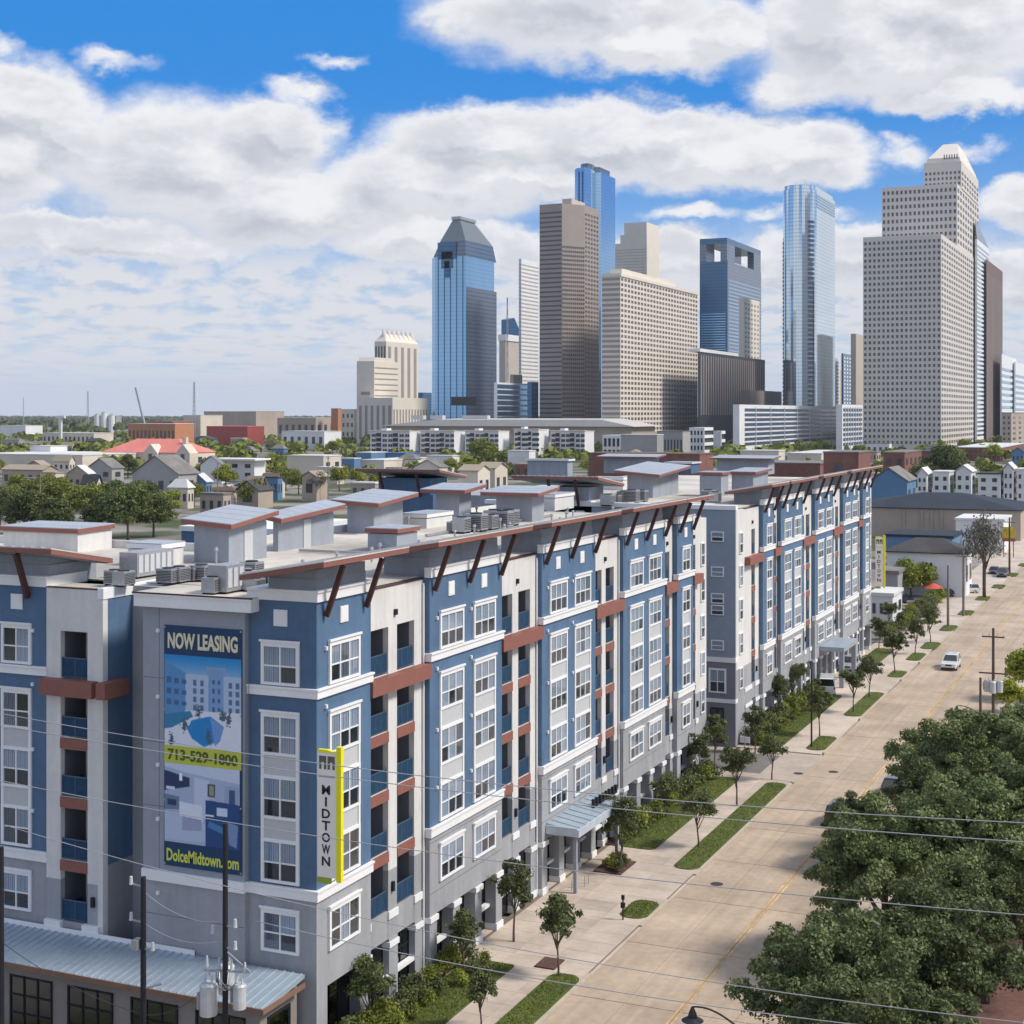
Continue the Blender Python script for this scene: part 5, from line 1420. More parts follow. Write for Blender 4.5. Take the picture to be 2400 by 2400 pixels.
# driveway street sign
x, y = at(1746, 1776, .1)
o = thing('street_sign', (x, y, .1), 'small white sign panel on a post beside the cross street', 'sign')
MB().tube([(x, y, .1), (x, y, 1.9)], .05, seg=6).build('post', PANEL, o); MB().box(x - .45, x + .45, y - .03, y + .03, 1.45, 2.0).build('sign_panel', TRIM, o)
# small signs / bike racks by the lobby
for (u, v) in ((1345, 2085), (1375, 2075)):
    x, y = at(u, v, .1)
    mb = MB()
    P_ = [(x, y - .35, .1), (x, y - .35, .8), (x, y - .2, .98), (x, y + .2, .98), (x, y + .35, .8), (x, y + .35, .1)]
    mb.tube(P_, .03, seg=6)
    props(mb.build('bicycle_rack', STEEL), 'steel hoop bicycle rack under the entrance canopy', 'bicycle rack', 'bicycle racks by the lobby')
# kerb inlet debris / small dark objects on the kerb
# ------------------------------------------------------------------ cars
TYRE = mat('tyre_rubber', (.015, .015, .016), .9); RIMM = mat('alloy_rim', (.45, .46, .48), .35, .8); CGL = mat('car_window', (.012, .016, .022), .06, 0, spec=.9, var=.02)
LAMPW = mat('headlight_glass', (.65, .67, .70), .15); LAMPR = mat('taillight_red', (.35, .015, .01), .25); TRIMB = mat('black_plastic', (.02, .02, .022), .6)
def paint(n, c): return mat(n, c, .3, .15, var=.02, coat=.8)
WH_ = None
def wheel_meshes():
    t_ = MB(); N_ = 18; prof = [(.32, -.11), (.345, -.08), (.345, .08), (.32, .11), (.22, .11), (.22, -.11)]
    for i in range(len(prof)):
        (r0, w0), (r1, w1) = prof[i], prof[(i + 1) % len(prof)]
        for k in range(N_):
            a, b_ = 2 * math.pi * k / N_, 2 * math.pi * (k + 1) / N_
            t_.face([(w0, r0 * math.cos(a), r0 * math.sin(a)), (w0, r0 * math.cos(b_), r0 * math.sin(b_)), (w1, r1 * math.cos(b_), r1 * math.sin(b_)), (w1, r1 * math.cos(a), r1 * math.sin(a))])
    r_ = MB()
    for s in (-1, 1): r_.face([(s * .085, .225 * math.cos(2 * math.pi * k / N_), .225 * math.sin(2 * math.pi * k / N_)) for k in range(N_)])
    return t_.mesh('tyre', TYRE), r_.mesh('rim', RIMM)
WHEEL = wheel_meshes()
def car(x, y, rz, kind, pm, label, group=None, z=.0, cat='car', name='parked_car'):
    L, W, Hc = {'suv': (4.75, 1.92, 1.72), 'sedan': (4.7, 1.82, 1.45), 'van': (5.2, 1.98, 1.95), 'pickup': (5.6, 1.98, 1.85)}[kind]
    o = thing(name, (x, y, z), label, cat, group); o.rotation_euler.z = rz
    h0, hb = .28, {'suv': 1.02, 'sedan': .88, 'van': 1.1, 'pickup': 1.05}[kind]
    b_ = MB()
    # body as lofted cross sections along +Y (front)
    if kind == 'van': st = [(-.5, .9, .0), (-.47, 1, .0), (.34, 1, .0), (.45, .96, -.18), (.5, .86, -.45)]
    else: st = [(-.5, .88, -.10), (-.47, .97, .0), (-.2, 1, .0), (.2, 1, .0), (.42, .96, -.10), (.48, .92, -.16), (.5, .80, -.36)]
    rings = []
    for (fy, fw, dz) in st:
        w = W / 2 * fw; zt = hb + dz; yy = fy * L; i0 = len(b_.v)
        b_.v += [(-w * .94, yy, h0), (-w, yy, h0 + .16), (-w, yy, (h0 + zt) / 2 + .05), (-w * .94, yy, zt), (w * .94, yy, zt), (w, yy, (h0 + zt) / 2 + .05), (w, yy, h0 + .16), (w * .94, yy, h0)]
        rings.append(i0)
    for i in range(len(rings) - 1):
        for k in range(8):
            k2 = (k + 1) % 8; b_.f.append((rings[i] + k, rings[i + 1] + k, rings[i + 1] + k2, rings[i] + k2)); b_.m.append(0)
    b_.f.append(tuple(rings[0] + k for k in range(8))); b_.m.append(0); b_.f.append(tuple(rings[-1] + 7 - k for k in range(8))); b_.m.append(0)
    b_.build('body', pm, o, local=True)
    # greenhouse
    ya = {'suv': (-.485, -.44, .02, .20), 'sedan': (-.36, -.22, .06, .24), 'van': (-.49, -.47, .22, .36), 'pickup': (-.10, -.07, .10, .24)}[kind]
    y0, y1, y2, y3 = [f * L for f in ya]; wt, wb = W * .37, W * .455
    g_ = MB(); g_.prism([(-wb, y0, hb - .01), (wb, y0, hb - .01), (wb, y3, hb - .01), (-wb, y3, hb - .01)], 0, 0, [(-wt, y1, Hc - .07), (wt, y1, Hc - .07), (wt, y2, Hc - .07), (-wt, y2, Hc - .07)])
    g_.build('windows', CGL, o, local=True)
    r_ = MB(); r_.prism([(-wt - .03, y1 - .05, Hc - .075), (wt + .03, y1 - .05, Hc - .075), (wt + .03, y2 + .05, Hc - .075), (-wt - .03, y2 + .05, Hc - .075)], 0, 0, [(-wt + .08, y1 + .1, Hc), (wt - .08, y1 + .1, Hc), (wt - .08, y2 - .15, Hc), (-wt + .08, y2 - .15, Hc)])
    for s in (-1, 1):
        for (ya_, yb_) in ((y0, y1), (y3, y2), ((y0 + y3) / 2 - .05, (y1 + y2) / 2 - .05)):
            r_.bar((s * (wb + .005), ya_, hb), (s * (wt + .01), yb_, Hc - .08), .07, .05)
    r_.build('roof_and_pillars', pm, o, local=True)
    if kind == 'pickup':
        bd = MB(); bd.box(-W * .4, W * .4, -.48 * L, -.12 * L, hb + .002, hb + .01); bd.build('cargo_bed', TRIMB, o, local=True)
        sd_ = MB()
        for s in (-1, 1): sd_.box(s * W * .47 - .04, s * W * .47 + .04, -.49 * L, -.10 * L, hb, hb + .22)
        sd_.box(-W * .43, W * .43, -.495 * L, -.475 * L, hb, hb + .22); sd_.build('bed_side', pm, o, local=True)
    for s in (-1, 1):
        for fy in (-.31, .31):
            wl = bpy.data.objects.new('wheel', WHEEL[0]); scene.collection.objects.link(wl); wl.parent = o; wl.location = (s * (W / 2 - .12), fy * L, .345)
            rm = bpy.data.objects.new('rim', WHEEL[1]); scene.collection.objects.link(rm); rm.parent = wl; rm.location = (s * .032, 0, 0)
        hl = MB(); hl.box(s * W * .34 - .2, s * W * .34 + .2, L * .475, L * .497, hb - .34, hb - .2); hl.build('headlight', LAMPW, o, local=True)
        tl = MB(); tl.box(s * W * .42 - .1, s * W * .42 + .1, -L * .502, -L * .49, hb - .32, hb - .06); tl.build('taillight', LAMPR, o, local=True)
        mr = MB(); mr.box(s * (W / 2 + .02) - .09, s * (W / 2 + .02) + .09, y3 - .35, y3 - .22, hb + .02, hb + .17); mr.build('wing_mirror', pm, o, local=True)
    gr_ = MB(); gr_.box(-W * .2, W * .2, L * .485, L * .503, hb - .42, hb - .24); gr_.box(-W * .42, W * .42, L * .47, L * .501, h0, h0 + .16); gr_.build('grille', TRIMB, o, local=True)
    return o
PW = paint('white_car_paint', (.72, .73, .74)); PS = paint('silver_car_paint', (.40, .41, .43)); PK = paint('black_car_paint', (.015, .016, .02)); PD = paint('dark_grey_car_paint', (.06, .065, .07)); PR = paint('dark_red_car_paint', (.16, .02, .02)); PB = paint('blue_car_paint', (.03, .07, .16))
def car_at(u, v, rz, kind, pm, label, group=None, name='parked_car', cat='car'):
    x, y = at(u, v, 0); car(x, y, rz, kind, pm, label, group, .0, cat, name)
PI = math.pi
car_at(2229, 1566, PI, 'suv', PW, 'white sport utility vehicle driving towards the camera in the middle of the street', name='car')
car_at(1938, 1622, .2, 'van', PW, 'white van parked under the entrance canopy of the far block', cat='van', name='parked_van')
car_at(1993, 1570, PI, 'suv', PS, 'silver car parked just past the entrance canopy of the far block')
car_at(2213, 1400, PI * .85, 'sedan', PK, 'black sedan nose to the street in the lot below the red umbrella')
car_at(2262, 1390, PI * .6, 'suv', PW, 'white car with dark windows in the lot beside the black sedan')
car_at(2108, 1412, PI * .5, 'sedan', PB, 'dark blue car half hidden behind the umbrella hedge')
car_at(2410, 1668, 0.0, 'pickup', PS, 'silver pickup cut by the right edge of the view in the side lot', cat='pickup truck', name='parked_truck')
car_at(2098, 1860, 0.0, 'sedan', PK, 'black car glimpsed in a gap between the big oaks')
car_at(1975, 1925, 0.0, 'suv', PD, 'dark grey car parked at the right kerb under the oaks')
car_at(2330, 1345, PI, 'sedan', PR, 'dark red car parked behind the leafless roadside tree')
car_at(2350, 1352, PI, 'suv', PD, 'dark vehicle parked beyond the dark red car')
# ------------------------------------------------------------------ near planting
def tree_px(kind, u, v, s, label, group=None, sz=None):
    x, y = at(u, v, .15); return tree(kind, x, y, s, label, group, sz=sz)
ST = [(1309, 2288, 1.05, 'young street tree in the verge left of the wide driveway apron'),
      (1204, 2205, 1.12, 'dark rounded tree against the building just before the blue door'),
      (1128, 2410, .8, 'thin young tree on the verge at the bottom edge, its crown over the pavement'),
      (1454, 2037, 1.2, 'full dark tree in the mulch bed just past the lobby canopy'),
      (1637, 1985, 1.05, 'street tree in the verge opposite the lobby end of the block'),
      (1727, 1888, 1.15, 'street tree in the verge with its crown over the pavement joint'),
      (1809, 1826, 1.0, 'street tree at the tip of the verge beside the cross street'),
      (1921, 1724, 1.25, 'street tree behind the black lantern post'),
      (2000, 1668, 1.25, 'street tree in the verge left of the white van exit'),
      (2037, 1632, 1.3, 'street tree at the far end of the long verge past the van'),
      (2097, 1577, 1.35, 'street tree in the small triangular island, opposite the white driving car'),
      (2145, 1532, 1.25, 'street tree in the island beyond the triangular one'),
      (2181, 1505, 1.35, 'street tree in the far small island before the bare grey pole'),
      (1675, 1800, 1.1, 'tree at the corner of the near block beside the cross street'),
      (1640, 1840, 1.05, 'narrow tree by the last bay of the near block'),
      (1560, 1915, .9, 'short tree in the lawn before the grey piers of the near block')]
for (u, v, s, lab) in ST: tree_px('street_tree', u, v, s * (.92 if u < 1900 else .82), lab, 'young street trees along the left pavement')
for (u, v, s, lab) in ((862, 2428, .95, 'bushy small tree at the foot of the near corner'), (1088, 2290, .8, 'slender light green sapling against the third bay'), (1770, 1760, .9, 'small tree on the lawn of the far block by its corner'),
                       (1860, 1660, 1.1, 'tree in the hedge of the far block left of its entrance'), (1828, 1690, 1.0, 'tree in the hedge between the far block corner and its entrance'), (2085, 1480, .95, 'bushy tree by the far end wall of the second block'),
                       (2060, 1520, .95, 'tall narrow tree at the end piers of the second block')):
    tree_px('street_tree', u, v, s, lab, 'small trees planted along the buildings')
# hedges
k = 0
for y in np.arange(61, 78, 1.0):
    shrub(-37.0 + rnd.uniform(-.3, .3), y, rnd.uniform(1.0, 1.5), 'dark green shrub in the bed along the first bays of the near block', 'shrubs along the near block before the passage')
for y in np.arange(59, 78, 1.7):
    shrub(-36.0 + rnd.uniform(-.3, .2), y, rnd.uniform(.7, 1.0), 'low front shrub in the bed along the first bays of the near block', 'low front shrubs before the passage')
for y in np.arange(104, 126, 1.0):
    shrub(-37.0 + rnd.uniform(-.3, .3), y, rnd.uniform(1.1, 1.7), 'dark green shrub in the bed past the lobby canopy', 'shrubs along the near block past the lobby')
for y in np.arange(140, 168, 1.3):
    shrub(-37.0 + rnd.uniform(-.3, .3), y, rnd.uniform(1.2, 1.9), 'green shrub in the hedge along the far block', 'shrubs along the far block')
for y in np.arange(140, 166, 2.2):
    shrub(-36.0, y, rnd.uniform(.9, 1.2), 'low front shrub in the bed along the far block', 'low front shrubs along the far block')
for q in range(9): shrub(-35.6 + rnd.uniform(-.8, .8), 98.2 + rnd.uniform(-1.2, 1.2), rnd.uniform(.5, .8), 'small shrub in the mulch bed at the lobby canopy', 'shrubs in the lobby bed', z=.19)
for y in np.arange(210, 262, 2.0):
    shrub(-37.0 + rnd.uniform(-.8, .8), y, rnd.uniform(1.5, 2.2), 'green shrub of the hedge screening the restaurant yard', 'hedge shrubs beyond the second block')
# big oaks on the right
for (u, v, z, s, lab) in ((1965, 2285, 6, .90, 'large live oak over the right pavement at the bottom, beside the street lamp'), (2170, 2235, 6, .95, 'large live oak at the bottom right, closest to the brick yard'), (2070, 2400, 6, .85, 'large live oak cut by the bottom edge'),
                          (2075, 2020, 6, .95, 'large live oak reaching furthest over the street in the middle of the oak row'), (2255, 2025, 6, 1.05, 'large live oak behind the row in the middle right'), (2410, 1985, 6, 1.1, 'large live oak cut by the right edge below the middle power line'),
                          (2005, 1895, 4, .50, 'small live oak sticking out over the kerb beside the black car gap'), (2255, 1810, 6, 1.0, 'broad live oak near the far end of the kerb row'), (2400, 1820, 6, 1.1, 'live oak at the right edge above the upper power lines'),
                          (2180, 1880, 5, .75, 'live oak between the small one and the broad one'), (2370, 1745, 6, .8, 'live oak at the far end of the oak row next to the utility pole'), (2310, 2130, 5, .75, 'live oak in the shade at the rim of the brick yard')):
    D = dist_of(v, z); x, y = at(u, v, z, D); tree('live_oak', x, y, s, lab, 'large live oaks right of the street')
tree_px('lime_tree', 2415, 1640, .85, 'bright lime green tree at the right edge above the silver pickup')
tree_px('lime_tree', 2365, 1668, .55, 'small lime green tree left of the bright one at the right edge')
tree_px('bare_tree', 2308, 1400, 1.25, 'leafless grey roadside tree before the far brown pole', sz=1.7)
tree_px('bare_tree', 2175, 1478, .5, 'leafless purple grey tree behind the far small island')
# building corner at the bottom right
MB().box(5.5, 12, 50, 70.2, 0, 6.0)
o = thing('low_building', (at(2440, 2330, 5)[0], at(2440, 2330, 5)[1], 0), 'white roofed low building just cut by the lower right corner', 'building')
bx, by = at(2368, 2300, 5.0)
MB().box(bx + 1.2, bx + 14, by - 14, by + 5, 0, 4.6).build('wall', mat('brick_brown_wall', (.15, .09, .075), .9), o)
MB().box(bx + 1.0, bx + 14.2, by - 14.2, by + 5.2, 4.6, 5.0).build('roof', METAL, o)
# ------------------------------------------------------------------ town beyond
def strip_windows(parent, x0, x1, y0, y1, z0, z1, nx, ny, nz, fw=.5, fh=.5, m=None, stuff=True, faces='SE', off=.12):
    """real panes set on the -Y ('S') and +X ('E') walls"""
    m = m or DGLW
    for fc in faces:
        n = nx if fc == 'S' else ny
        if n <= 0: continue
        a0, a1 = (x0, x1) if fc == 'S' else (y0, y1)
        cw = (a1 - a0) / n; ch = (z1 - z0) / nz
        boxes = []
        for i in range(n):
            for j in range(nz):
                ca = a0 + cw * (i + .5); cz = z0 + ch * (j + .5)
                if fc == 'S': boxes.append((ca - cw * fw / 2, ca + cw * fw / 2, y0 - off, y0 + .05, cz - ch * fh / 2, cz + ch * fh / 2))
                else: boxes.append((x1 - .05, x1 + off, ca - cw * fw / 2, ca + cw * fw / 2, cz - ch * fh / 2, cz + ch * fh / 2))
        if stuff and len(boxes) > 12:
            mb = MB()
            for b_ in boxes: mb.box(*b_)
            mb.build('window_panes', m, parent, kind='stuff')
        else:
            me = None
            for b_ in boxes:
                c = ((b_[0] + b_[1]) / 2, (b_[2] + b_[3]) / 2, b_[4])
                if me is None: me = MB().box(b_[0] - c[0], b_[1] - c[0], b_[2] - c[1], b_[3] - c[1], 0, b_[5] - b_[4]).mesh('window', m)
                link('window', me, parent, c)
DGLW = mat('dark_window', (.045, .05, .06), .15, var=.3, scale=.4, spec=.8)
BGLW = mat('blue_window', (.05, .09, .15), .12, var=.2, scale=.3, spec=.9)
W_CREAM = mat('cream_wall', (.62, .56, .47), .85, var=.05, scale=.4, stain=.1); W_TAN = mat('tan_wall', (.40, .33, .27), .85, var=.05, scale=.4, stain=.1)
W_WHITE = mat('white_wall', (.70, .70, .70), .8, var=.04, scale=.4, stain=.08); W_GREY = mat('grey_siding', (.33, .32, .32), .85, var=.05, scale=.4, stain=.1)
W_BRICK = mat('red_brick_wall', (.21, .095, .075), .9, var=.15, scale=2, stain=.15); W_BLUE = mat('blue_siding', (.10, .20, .34), .8, var=.05, scale=.4)
W_RED = mat('red_metal_wall', (.38, .08, .06), .7, var=.08, scale=.4); W_BEIGE = mat('beige_panel_wall', (.42, .345, .285), .85, var=.05, scale=.4, stain=.12)
W_ORANGE = mat('orange_wall', (.45, .20, .10), .8, var=.08, scale=.4)
R_RED = mat('red_roof_metal', (.66, .20, .155), .6, var=.05, scale=1, stain=.1); R_DARK = mat('dark_shingle', (.065, .062, .065), .9, var=.15, scale=2, stain=.2); R_GREY = mat('grey_shingle', (.20, .185, .175), .9, var=.12, scale=2, stain=.2)
R_BROWN = mat('brown_shingle', (.16, .10, .07), .9, var=.15, scale=2); R_WHITE = mat('white_flat_roof', (.62, .61, .59), .8, var=.06, scale=.3, stain=.15); R_NAVY = mat('navy_metal_roof', (.022, .030, .044), .8, .0, var=.1, stain=.2)
R_TAN = mat('tan_shingle', (.33, .27, .20), .9, var=.1, scale=2); R_BLUE = mat('blue_metal_roof', (.03, .12, .32), .5, .1, var=.1)
def house(uL, uN, uR, vb, vt, roof, wm, rm, label, cat='house', name='house', win=(4, 2, 2), D=None, wx=None, wy=None, vr=None, z0=0, wmat=None, ax='y', stuff=True):
    """near corner at column uN, foot at row vb, eaves at row vt, ridge at row vr"""
    D = D or dist_of(vb); x0, x1, y0, y1 = fit(uL, uN, uR, D)
    if wx: x0 = x1 - wx
    if wy: y1 = y0 + wy
    h = zof(vt, D); rt = zof(vr, D) - h if vr else 1.5
    o = thing(name, ((x0 + x1) / 2, (y0 + y1) / 2, 0), label, cat)
    MB().box(x0, x1, y0, y1, -.1, h).build('wall', wm, o)
    e = .5
    if roof == 'flat':
        r = MB(); r.box(x0 - .25, x1 + .25, y0 - .25, y1 + .25, h, h + .5); r.build('roof', rm, o)
    elif roof == 'hip':
        r = MB(); k = min(x1 - x0, y1 - y0) / 2 * .95; mx_, my_ = (x0 + x1) / 2, (y0 + y1) / 2
        hx, hy = max(.1, (x1 - x0) / 2 - k), max(.1, (y1 - y0) / 2 - k)
        r.prism([(x0 - e, y0 - e), (x1 + e, y0 - e), (x1 + e, y1 + e), (x0 - e, y1 + e)], h, h + .2)
        r.prism([(x0 - e, y0 - e), (x1 + e, y0 - e), (x1 + e, y1 + e), (x0 - e, y1 + e)], h + .2, h + rt, [(mx_ - hx, my_ - hy), (mx_ + hx, my_ - hy), (mx_ + hx, my_ + hy), (mx_ - hx, my_ + hy)])
        r.build('roof', rm, o)
    else:
        g_ = MB(); r = MB(); t_ = .25
        if ax == 'x':      # ridge along X, gables on the E side
            my_ = (y0 + y1) / 2
            g_.prism([(x0 + .02, y0 + .02, h), (x1 - .02, y0 + .02, h), (x1 - .02, y1 - .02, h), (x0 + .02, y1 - .02, h)], 0, 0, [(x0 + .02, my_, h + rt), (x1 - .02, my_, h + rt), (x1 - .02, my_, h + rt), (x0 + .02, my_, h + rt)])
            for (ya_, s) in ((y0 - e, 1), (y1 + e, -1)):
                r.prism([(x0 - e, ya_, h - .1), (x1 + e, ya_, h - .1), (x1 + e, my_, h + rt + .1), (x0 - e, my_, h + rt + .1)][::s], 0, 0, [(x0 - e, ya_, h - .1 + t_), (x1 + e, ya_, h - .1 + t_), (x1 + e, my_, h + rt + .1 + t_), (x0 - e, my_, h + rt + .1 + t_)][::s])
        else:
            mx_ = (x0 + x1) / 2
            g_.prism([(x0 + .02, y0 + .02, h), (x1 - .02, y0 + .02, h), (x1 - .02, y1 - .02, h), (x0 + .02, y1 - .02, h)], 0, 0, [(mx_, y0 + .02, h + rt), (mx_, y0 + .02, h + rt), (mx_, y1 - .02, h + rt), (mx_, y1 - .02, h + rt)])
            for (xa_, s) in ((x0 - e, -1), (x1 + e, 1)):
                r.prism([(xa_, y0 - e, h - .1), (xa_, y1 + e, h - .1), (mx_, y1 + e, h + rt + .1), (mx_, y0 - e, h + rt + .1)][::s], 0, 0, [(xa_, y0 - e, h - .1 + t_), (xa_, y1 + e, h - .1 + t_), (mx_, y1 + e, h + rt + .1 + t_), (mx_, y0 - e, h + rt + .1 + t_)][::s])
        g_.build('gable', wm, o); r.build('roof', rm, o)
    nx, ny, nz = win
    if nz: strip_windows(o, x0, x1, y0, y1, h * .12, h * .95, nx, ny, nz, .42, .45, wmat, stuff)
    return o, (x0, x1, y0, y1, h)
# right side, from near to far
o, (x0, x1, y0, y1, h) = house(2078, 2262, 2278, 1372, 1300, 'hip', W_WHITE, R_DARK, 'white two storey house with a dark hipped roof beyond the second block', vr=1268, win=(0, 2, 1), D=258, wy=9, wmat=DGLW, stuff=False)
for u in (2116, 2177): 
    xx = x_on(u, y0); w_ = MB(); w_.box(xx - .75, xx + .75, y0 - .12, y0, h - 3.0, h - 1.4); w = w_.build('window', TRIM, o)
    for a in (-.32, .32):
        for z in (h - 2.9, h - 2.18): MB().box(xx + a - .27, xx + a + .27, y0 - .15, y0 - .11, z, z + .62).build('pane', DGLW, w)
aw = MB(); xx0, xx1 = x_on(2075, y0 - 1.5), x_on(2150, y0 - 1.5); aw.prism([(xx0, y0 - 3.2, h - 5.4), (xx1, y0 - 3.2, h - 5.4), (xx1, y0, h - 5.4), (xx0, y0, h - 5.4)], 0, 0, [(xx0, y0 - 3.2, h - 5.1), (xx1, y0 - 3.2, h - 5.1), (xx1, y0, h - 3.9), (xx0, y0, h - 3.9)]); aw.build('awning', R_BLUE, o)
house(2060, 2104, 2110, 1395, 1345, 'flat', W_GREY, R_GREY, 'small grey flat roofed annex below the blue awning', cat='building', name='low_building', win=(0, 0, 0), wy=8, D=246)
o, q = house(2040, 2092, 2104, 1440, 1398, 'flat', W_WHITE, R_WHITE, 'low pavilion with a pale flat roof right behind the end of the second block', cat='building', name='low_building', win=(3, 2, 1), wy=8, D=226)
house(2078, 2232, 2300, 1300, 1262, 'flat', W_BLUE, R_NAVY, 'low restaurant with a dark navy flat roof behind the white hipped house', cat='building', name='restaurant', win=(0, 3, 1), D=300, wy=14)
house(2240, 2352, 2380, 1270, 1222, 'flat', W_WHITE, R_WHITE, 'white roofed shop with rooftop fans left of the yellow sign', cat='building', name='shop', win=(0, 3, 1), D=340, wy=16)
house(1990, 2392, 2440, 1240, 1198, 'hip', W_BEIGE, R_NAVY, 'long beige warehouse with a dark blue metal roof and pale pilasters', cat='warehouse', name='warehouse', vr=1166, win=(0, 0, 0), D=372, wy=34)
wh_o = [o_ for o_ in scene.objects if o_.get('label', '').startswith('long beige warehouse')][0]
D_ = 372; x0, x1, y0, y1 = fit(1990, 2392, 2440, D_)
for u in (2119, 2161, 2184, 2207):
    xx = x_on(u, y0); MB().box(xx - .3, xx + .3, y0 - .3, y0 - .01, 0, zof(1200, D_)).build('pilaster', W_TAN, wh_o)
house(2040, 2126, 2160, 1180, 1128, 'gable', W_BLUE, R_GREY, 'blue gabled house against the beige warehouse', vr=1098, win=(0, 2, 1), D=480, wy=18)
TH_ = 'white three storey townhouse'
for k, (uL, uN, uR, vt, lab) in enumerate(((2150, 2172, 2186, 1112, 'first from the left, behind the dark round tree'), (2186, 2224, 2240, 1108, 'second from the left, with a single gable'), (2240, 2276, 2290, 1106, 'third from the left, beside the flat topped one'), (2292, 2344, 2352, 1112, 'fourth, flat topped with a dark roof band'), (2352, 2374, 2384, 1100, 'fifth, with a twin gable'), (2384, 2410, 2420, 1102, 'last, cut by the right edge'))):
    house(uL, uN, uR, 1178, vt, 'flat' if k in (1, 3, 5) else 'gable', W_WHITE, R_DARK if k == 3 else R_WHITE, 'white townhouse behind the beige warehouse, ' + lab, vr=vt - 14, win=(2, 1, 3), D=520, wy=12, name='townhouse', stuff=False)
o, q = house(1930, 2012, 2040, 1130, 1062, 'flat', W_BRICK, R_GREY, 'dark red brick building with one small window above the last canopies', cat='building', name='brick_building', win=(0, 0, 0), D=560, wy=25)
MB().box(x_on(1965, q[2]) - 1.5, x_on(1965, q[2]) + 1.5, q[2] - .3, q[2], q[4] - 9, q[4] - 4).build('window', DGLW, o)
house(1770, 1922, 1925, 1135, 1088, 'flat', W_BRICK, R_GREY, 'long low red brick building behind the far canopies', cat='building', name='brick_building', win=(0, 0, 0), D=600, wy=30)
house(2070, 2120, 2160, 1115, 1062, 'flat', W_BRICK, R_GREY, 'red brick building with pale pilasters left of the white townhouses', cat='building', name='brick_building', win=(2, 4, 2), D=640)
house(2150, 2215, 2240, 1095, 1060, 'flat', W_BRICK, R_DARK, 'shaded brick parking building with dark openings above the first townhouses', cat='building', name='brick_building', win=(3, 3, 2), D=760)
house(2240, 2345, 2400, 1075, 1050, 'flat', W_BRICK, R_WHITE, 'long red brick building behind the lime tree below the big white tower', cat='building', name='brick_building', win=(10, 0, 2), D=1000)
house(2348, 2370, 2420, 1045, 968, 'flat', W_TAN, R_GREY, 'tan mid rise at the foot of the brown tower on the right edge', cat='building', name='office_building', win=(2, 4, 6), D=1250)
# brown tile like signs and stall at right
x, y = at(2360, 1265, 3)
o = thing('roadside_sign', (*at(2364, 1300, 0, 330), 0), 'yellow and red billboard square on posts by the far brown pole', 'sign')
x, y = o.location.x, o.location.y
MB().box(x - 1.4, x + 1.4, y - .15, y + .15, 4.2, 6.6).build('sign_panel', mat('sign_yellow2', (.55, .42, .03), .5, var=.3), o); MB().box(x - 1.4, x + 1.4, y - .17, y + .17, 3.5, 4.19).build('sign_panel', W_RED, o)
for s in (-1, 1): MB().tube([(x + s, y, 0), (x + s, y, 3.5)], .1, seg=6).build('post', WOOD, o)
# umbrella
x, y = at(2187, 1410, 0)
o = thing('patio_umbrella', (x, y, 0), 'large red patio umbrella beside the black sedan', 'umbrella')
MB().tube([(x, y, 0), (x, y, 2.9)], .04, seg=6).build('pole', STEEL, o)
MB().prism([(x + 1.9 * math.cos(k * math.pi / 4), y + 1.9 * math.sin(k * math.pi / 4)) for k in range(8)], 2.3, 3.15, [(x + .05 * math.cos(k * math.pi / 4), y + .05 * math.sin(k * math.pi / 4)) for k in range(8)]).build('canopy', mat('red_canvas', (.60, .10, .07), .8), o)
for k, (u, v) in enumerate(((2140, 1420), (2160, 1425), (2120, 1428))):
    x, y = at(u, v, 0); o = thing('picnic_table', (x, y, 0), 'picnic table in the restaurant yard by the red umbrella', 'table', 'picnic tables in the yard')
    MB().box(x - .9, x + .9, y - .4, y + .4, .72, .78).build('tabletop', W_TAN, o)
    for s in (-1, 1): MB().box(x - .9, x + .9, y + s * .65 - .12, y + s * .65 + .12, .42, .46).build('bench', W_TAN, o); MB().box(x + s * .6 - .05, x + s * .6 + .05, y - .6, y + .6, 0, .72).build('leg', W_TAN, o)
# left side, mid distance
o, q = house(240, 432, 472, 1098, 1062, 'hip', W_CREAM, R_RED, 'long cream building with a bright red hipped roof and two gabled bays', vr=1030, win=(10, 3, 1), D=860, wy=30, cat='building', name='red_roofed_hall')
for u in (357, 433):
    xx = x_on(u, q[2]); g_ = MB(); w = 4.8; zt = q[4]
    g_.prism([(xx - w, q[2] - 2), (xx + w, q[2] - 2), (xx + w, q[2] + 6), (xx - w, q[2] + 6)], 0, zt)
    g_.prism([(xx - w, q[2] - 2, zt), (xx + w, q[2] - 2, zt), (xx + w, q[2] + 6, zt), (xx - w, q[2] + 6, zt)], 0, 0, [(xx - .3, q[2] - 2, zt + 5), (xx + .3, q[2] - 2, zt + 5), (xx + .3, q[2] + 6, zt + 5), (xx - .3, q[2] + 6, zt + 5)])
    gb = g_.build('gabled_bay', W_CREAM, o); MB().box(xx - 1.2, xx + 1.2, q[2] - 2.2, q[2] - 2, zt - 4, zt - .5).build('window', DGLW, gb)
MB().box(x_on(434, q[2] + 10) - 1.2, x_on(434, q[2] + 10) + 1.2, q[2] + 9, q[2] + 11.5, q[4], zof(1030, 860) + 1).build('chimney', W_CREAM, o)
house(-60, 193, 198, 1098, 1068, 'flat', W_CREAM, R_WHITE, 'long cream windowless warehouse at the left edge below the tree line', cat='warehouse', name='warehouse', win=(0, 0, 0), D=830, wy=60)
house(70, 118, 124, 1066, 1047, 'flat', W_WHITE, R_WHITE, 'small white rooftop hall behind the cream warehouse', cat='building', name='low_building', win=(0, 0, 0), D=900, wy=15)
house(5, 100, 135, 1130, 1102, 'gable', W_TAN, R_TAN, 'tan house with a long tan roof behind the left pole', vr=1092, ax='x', win=(5, 1, 1), D=640)
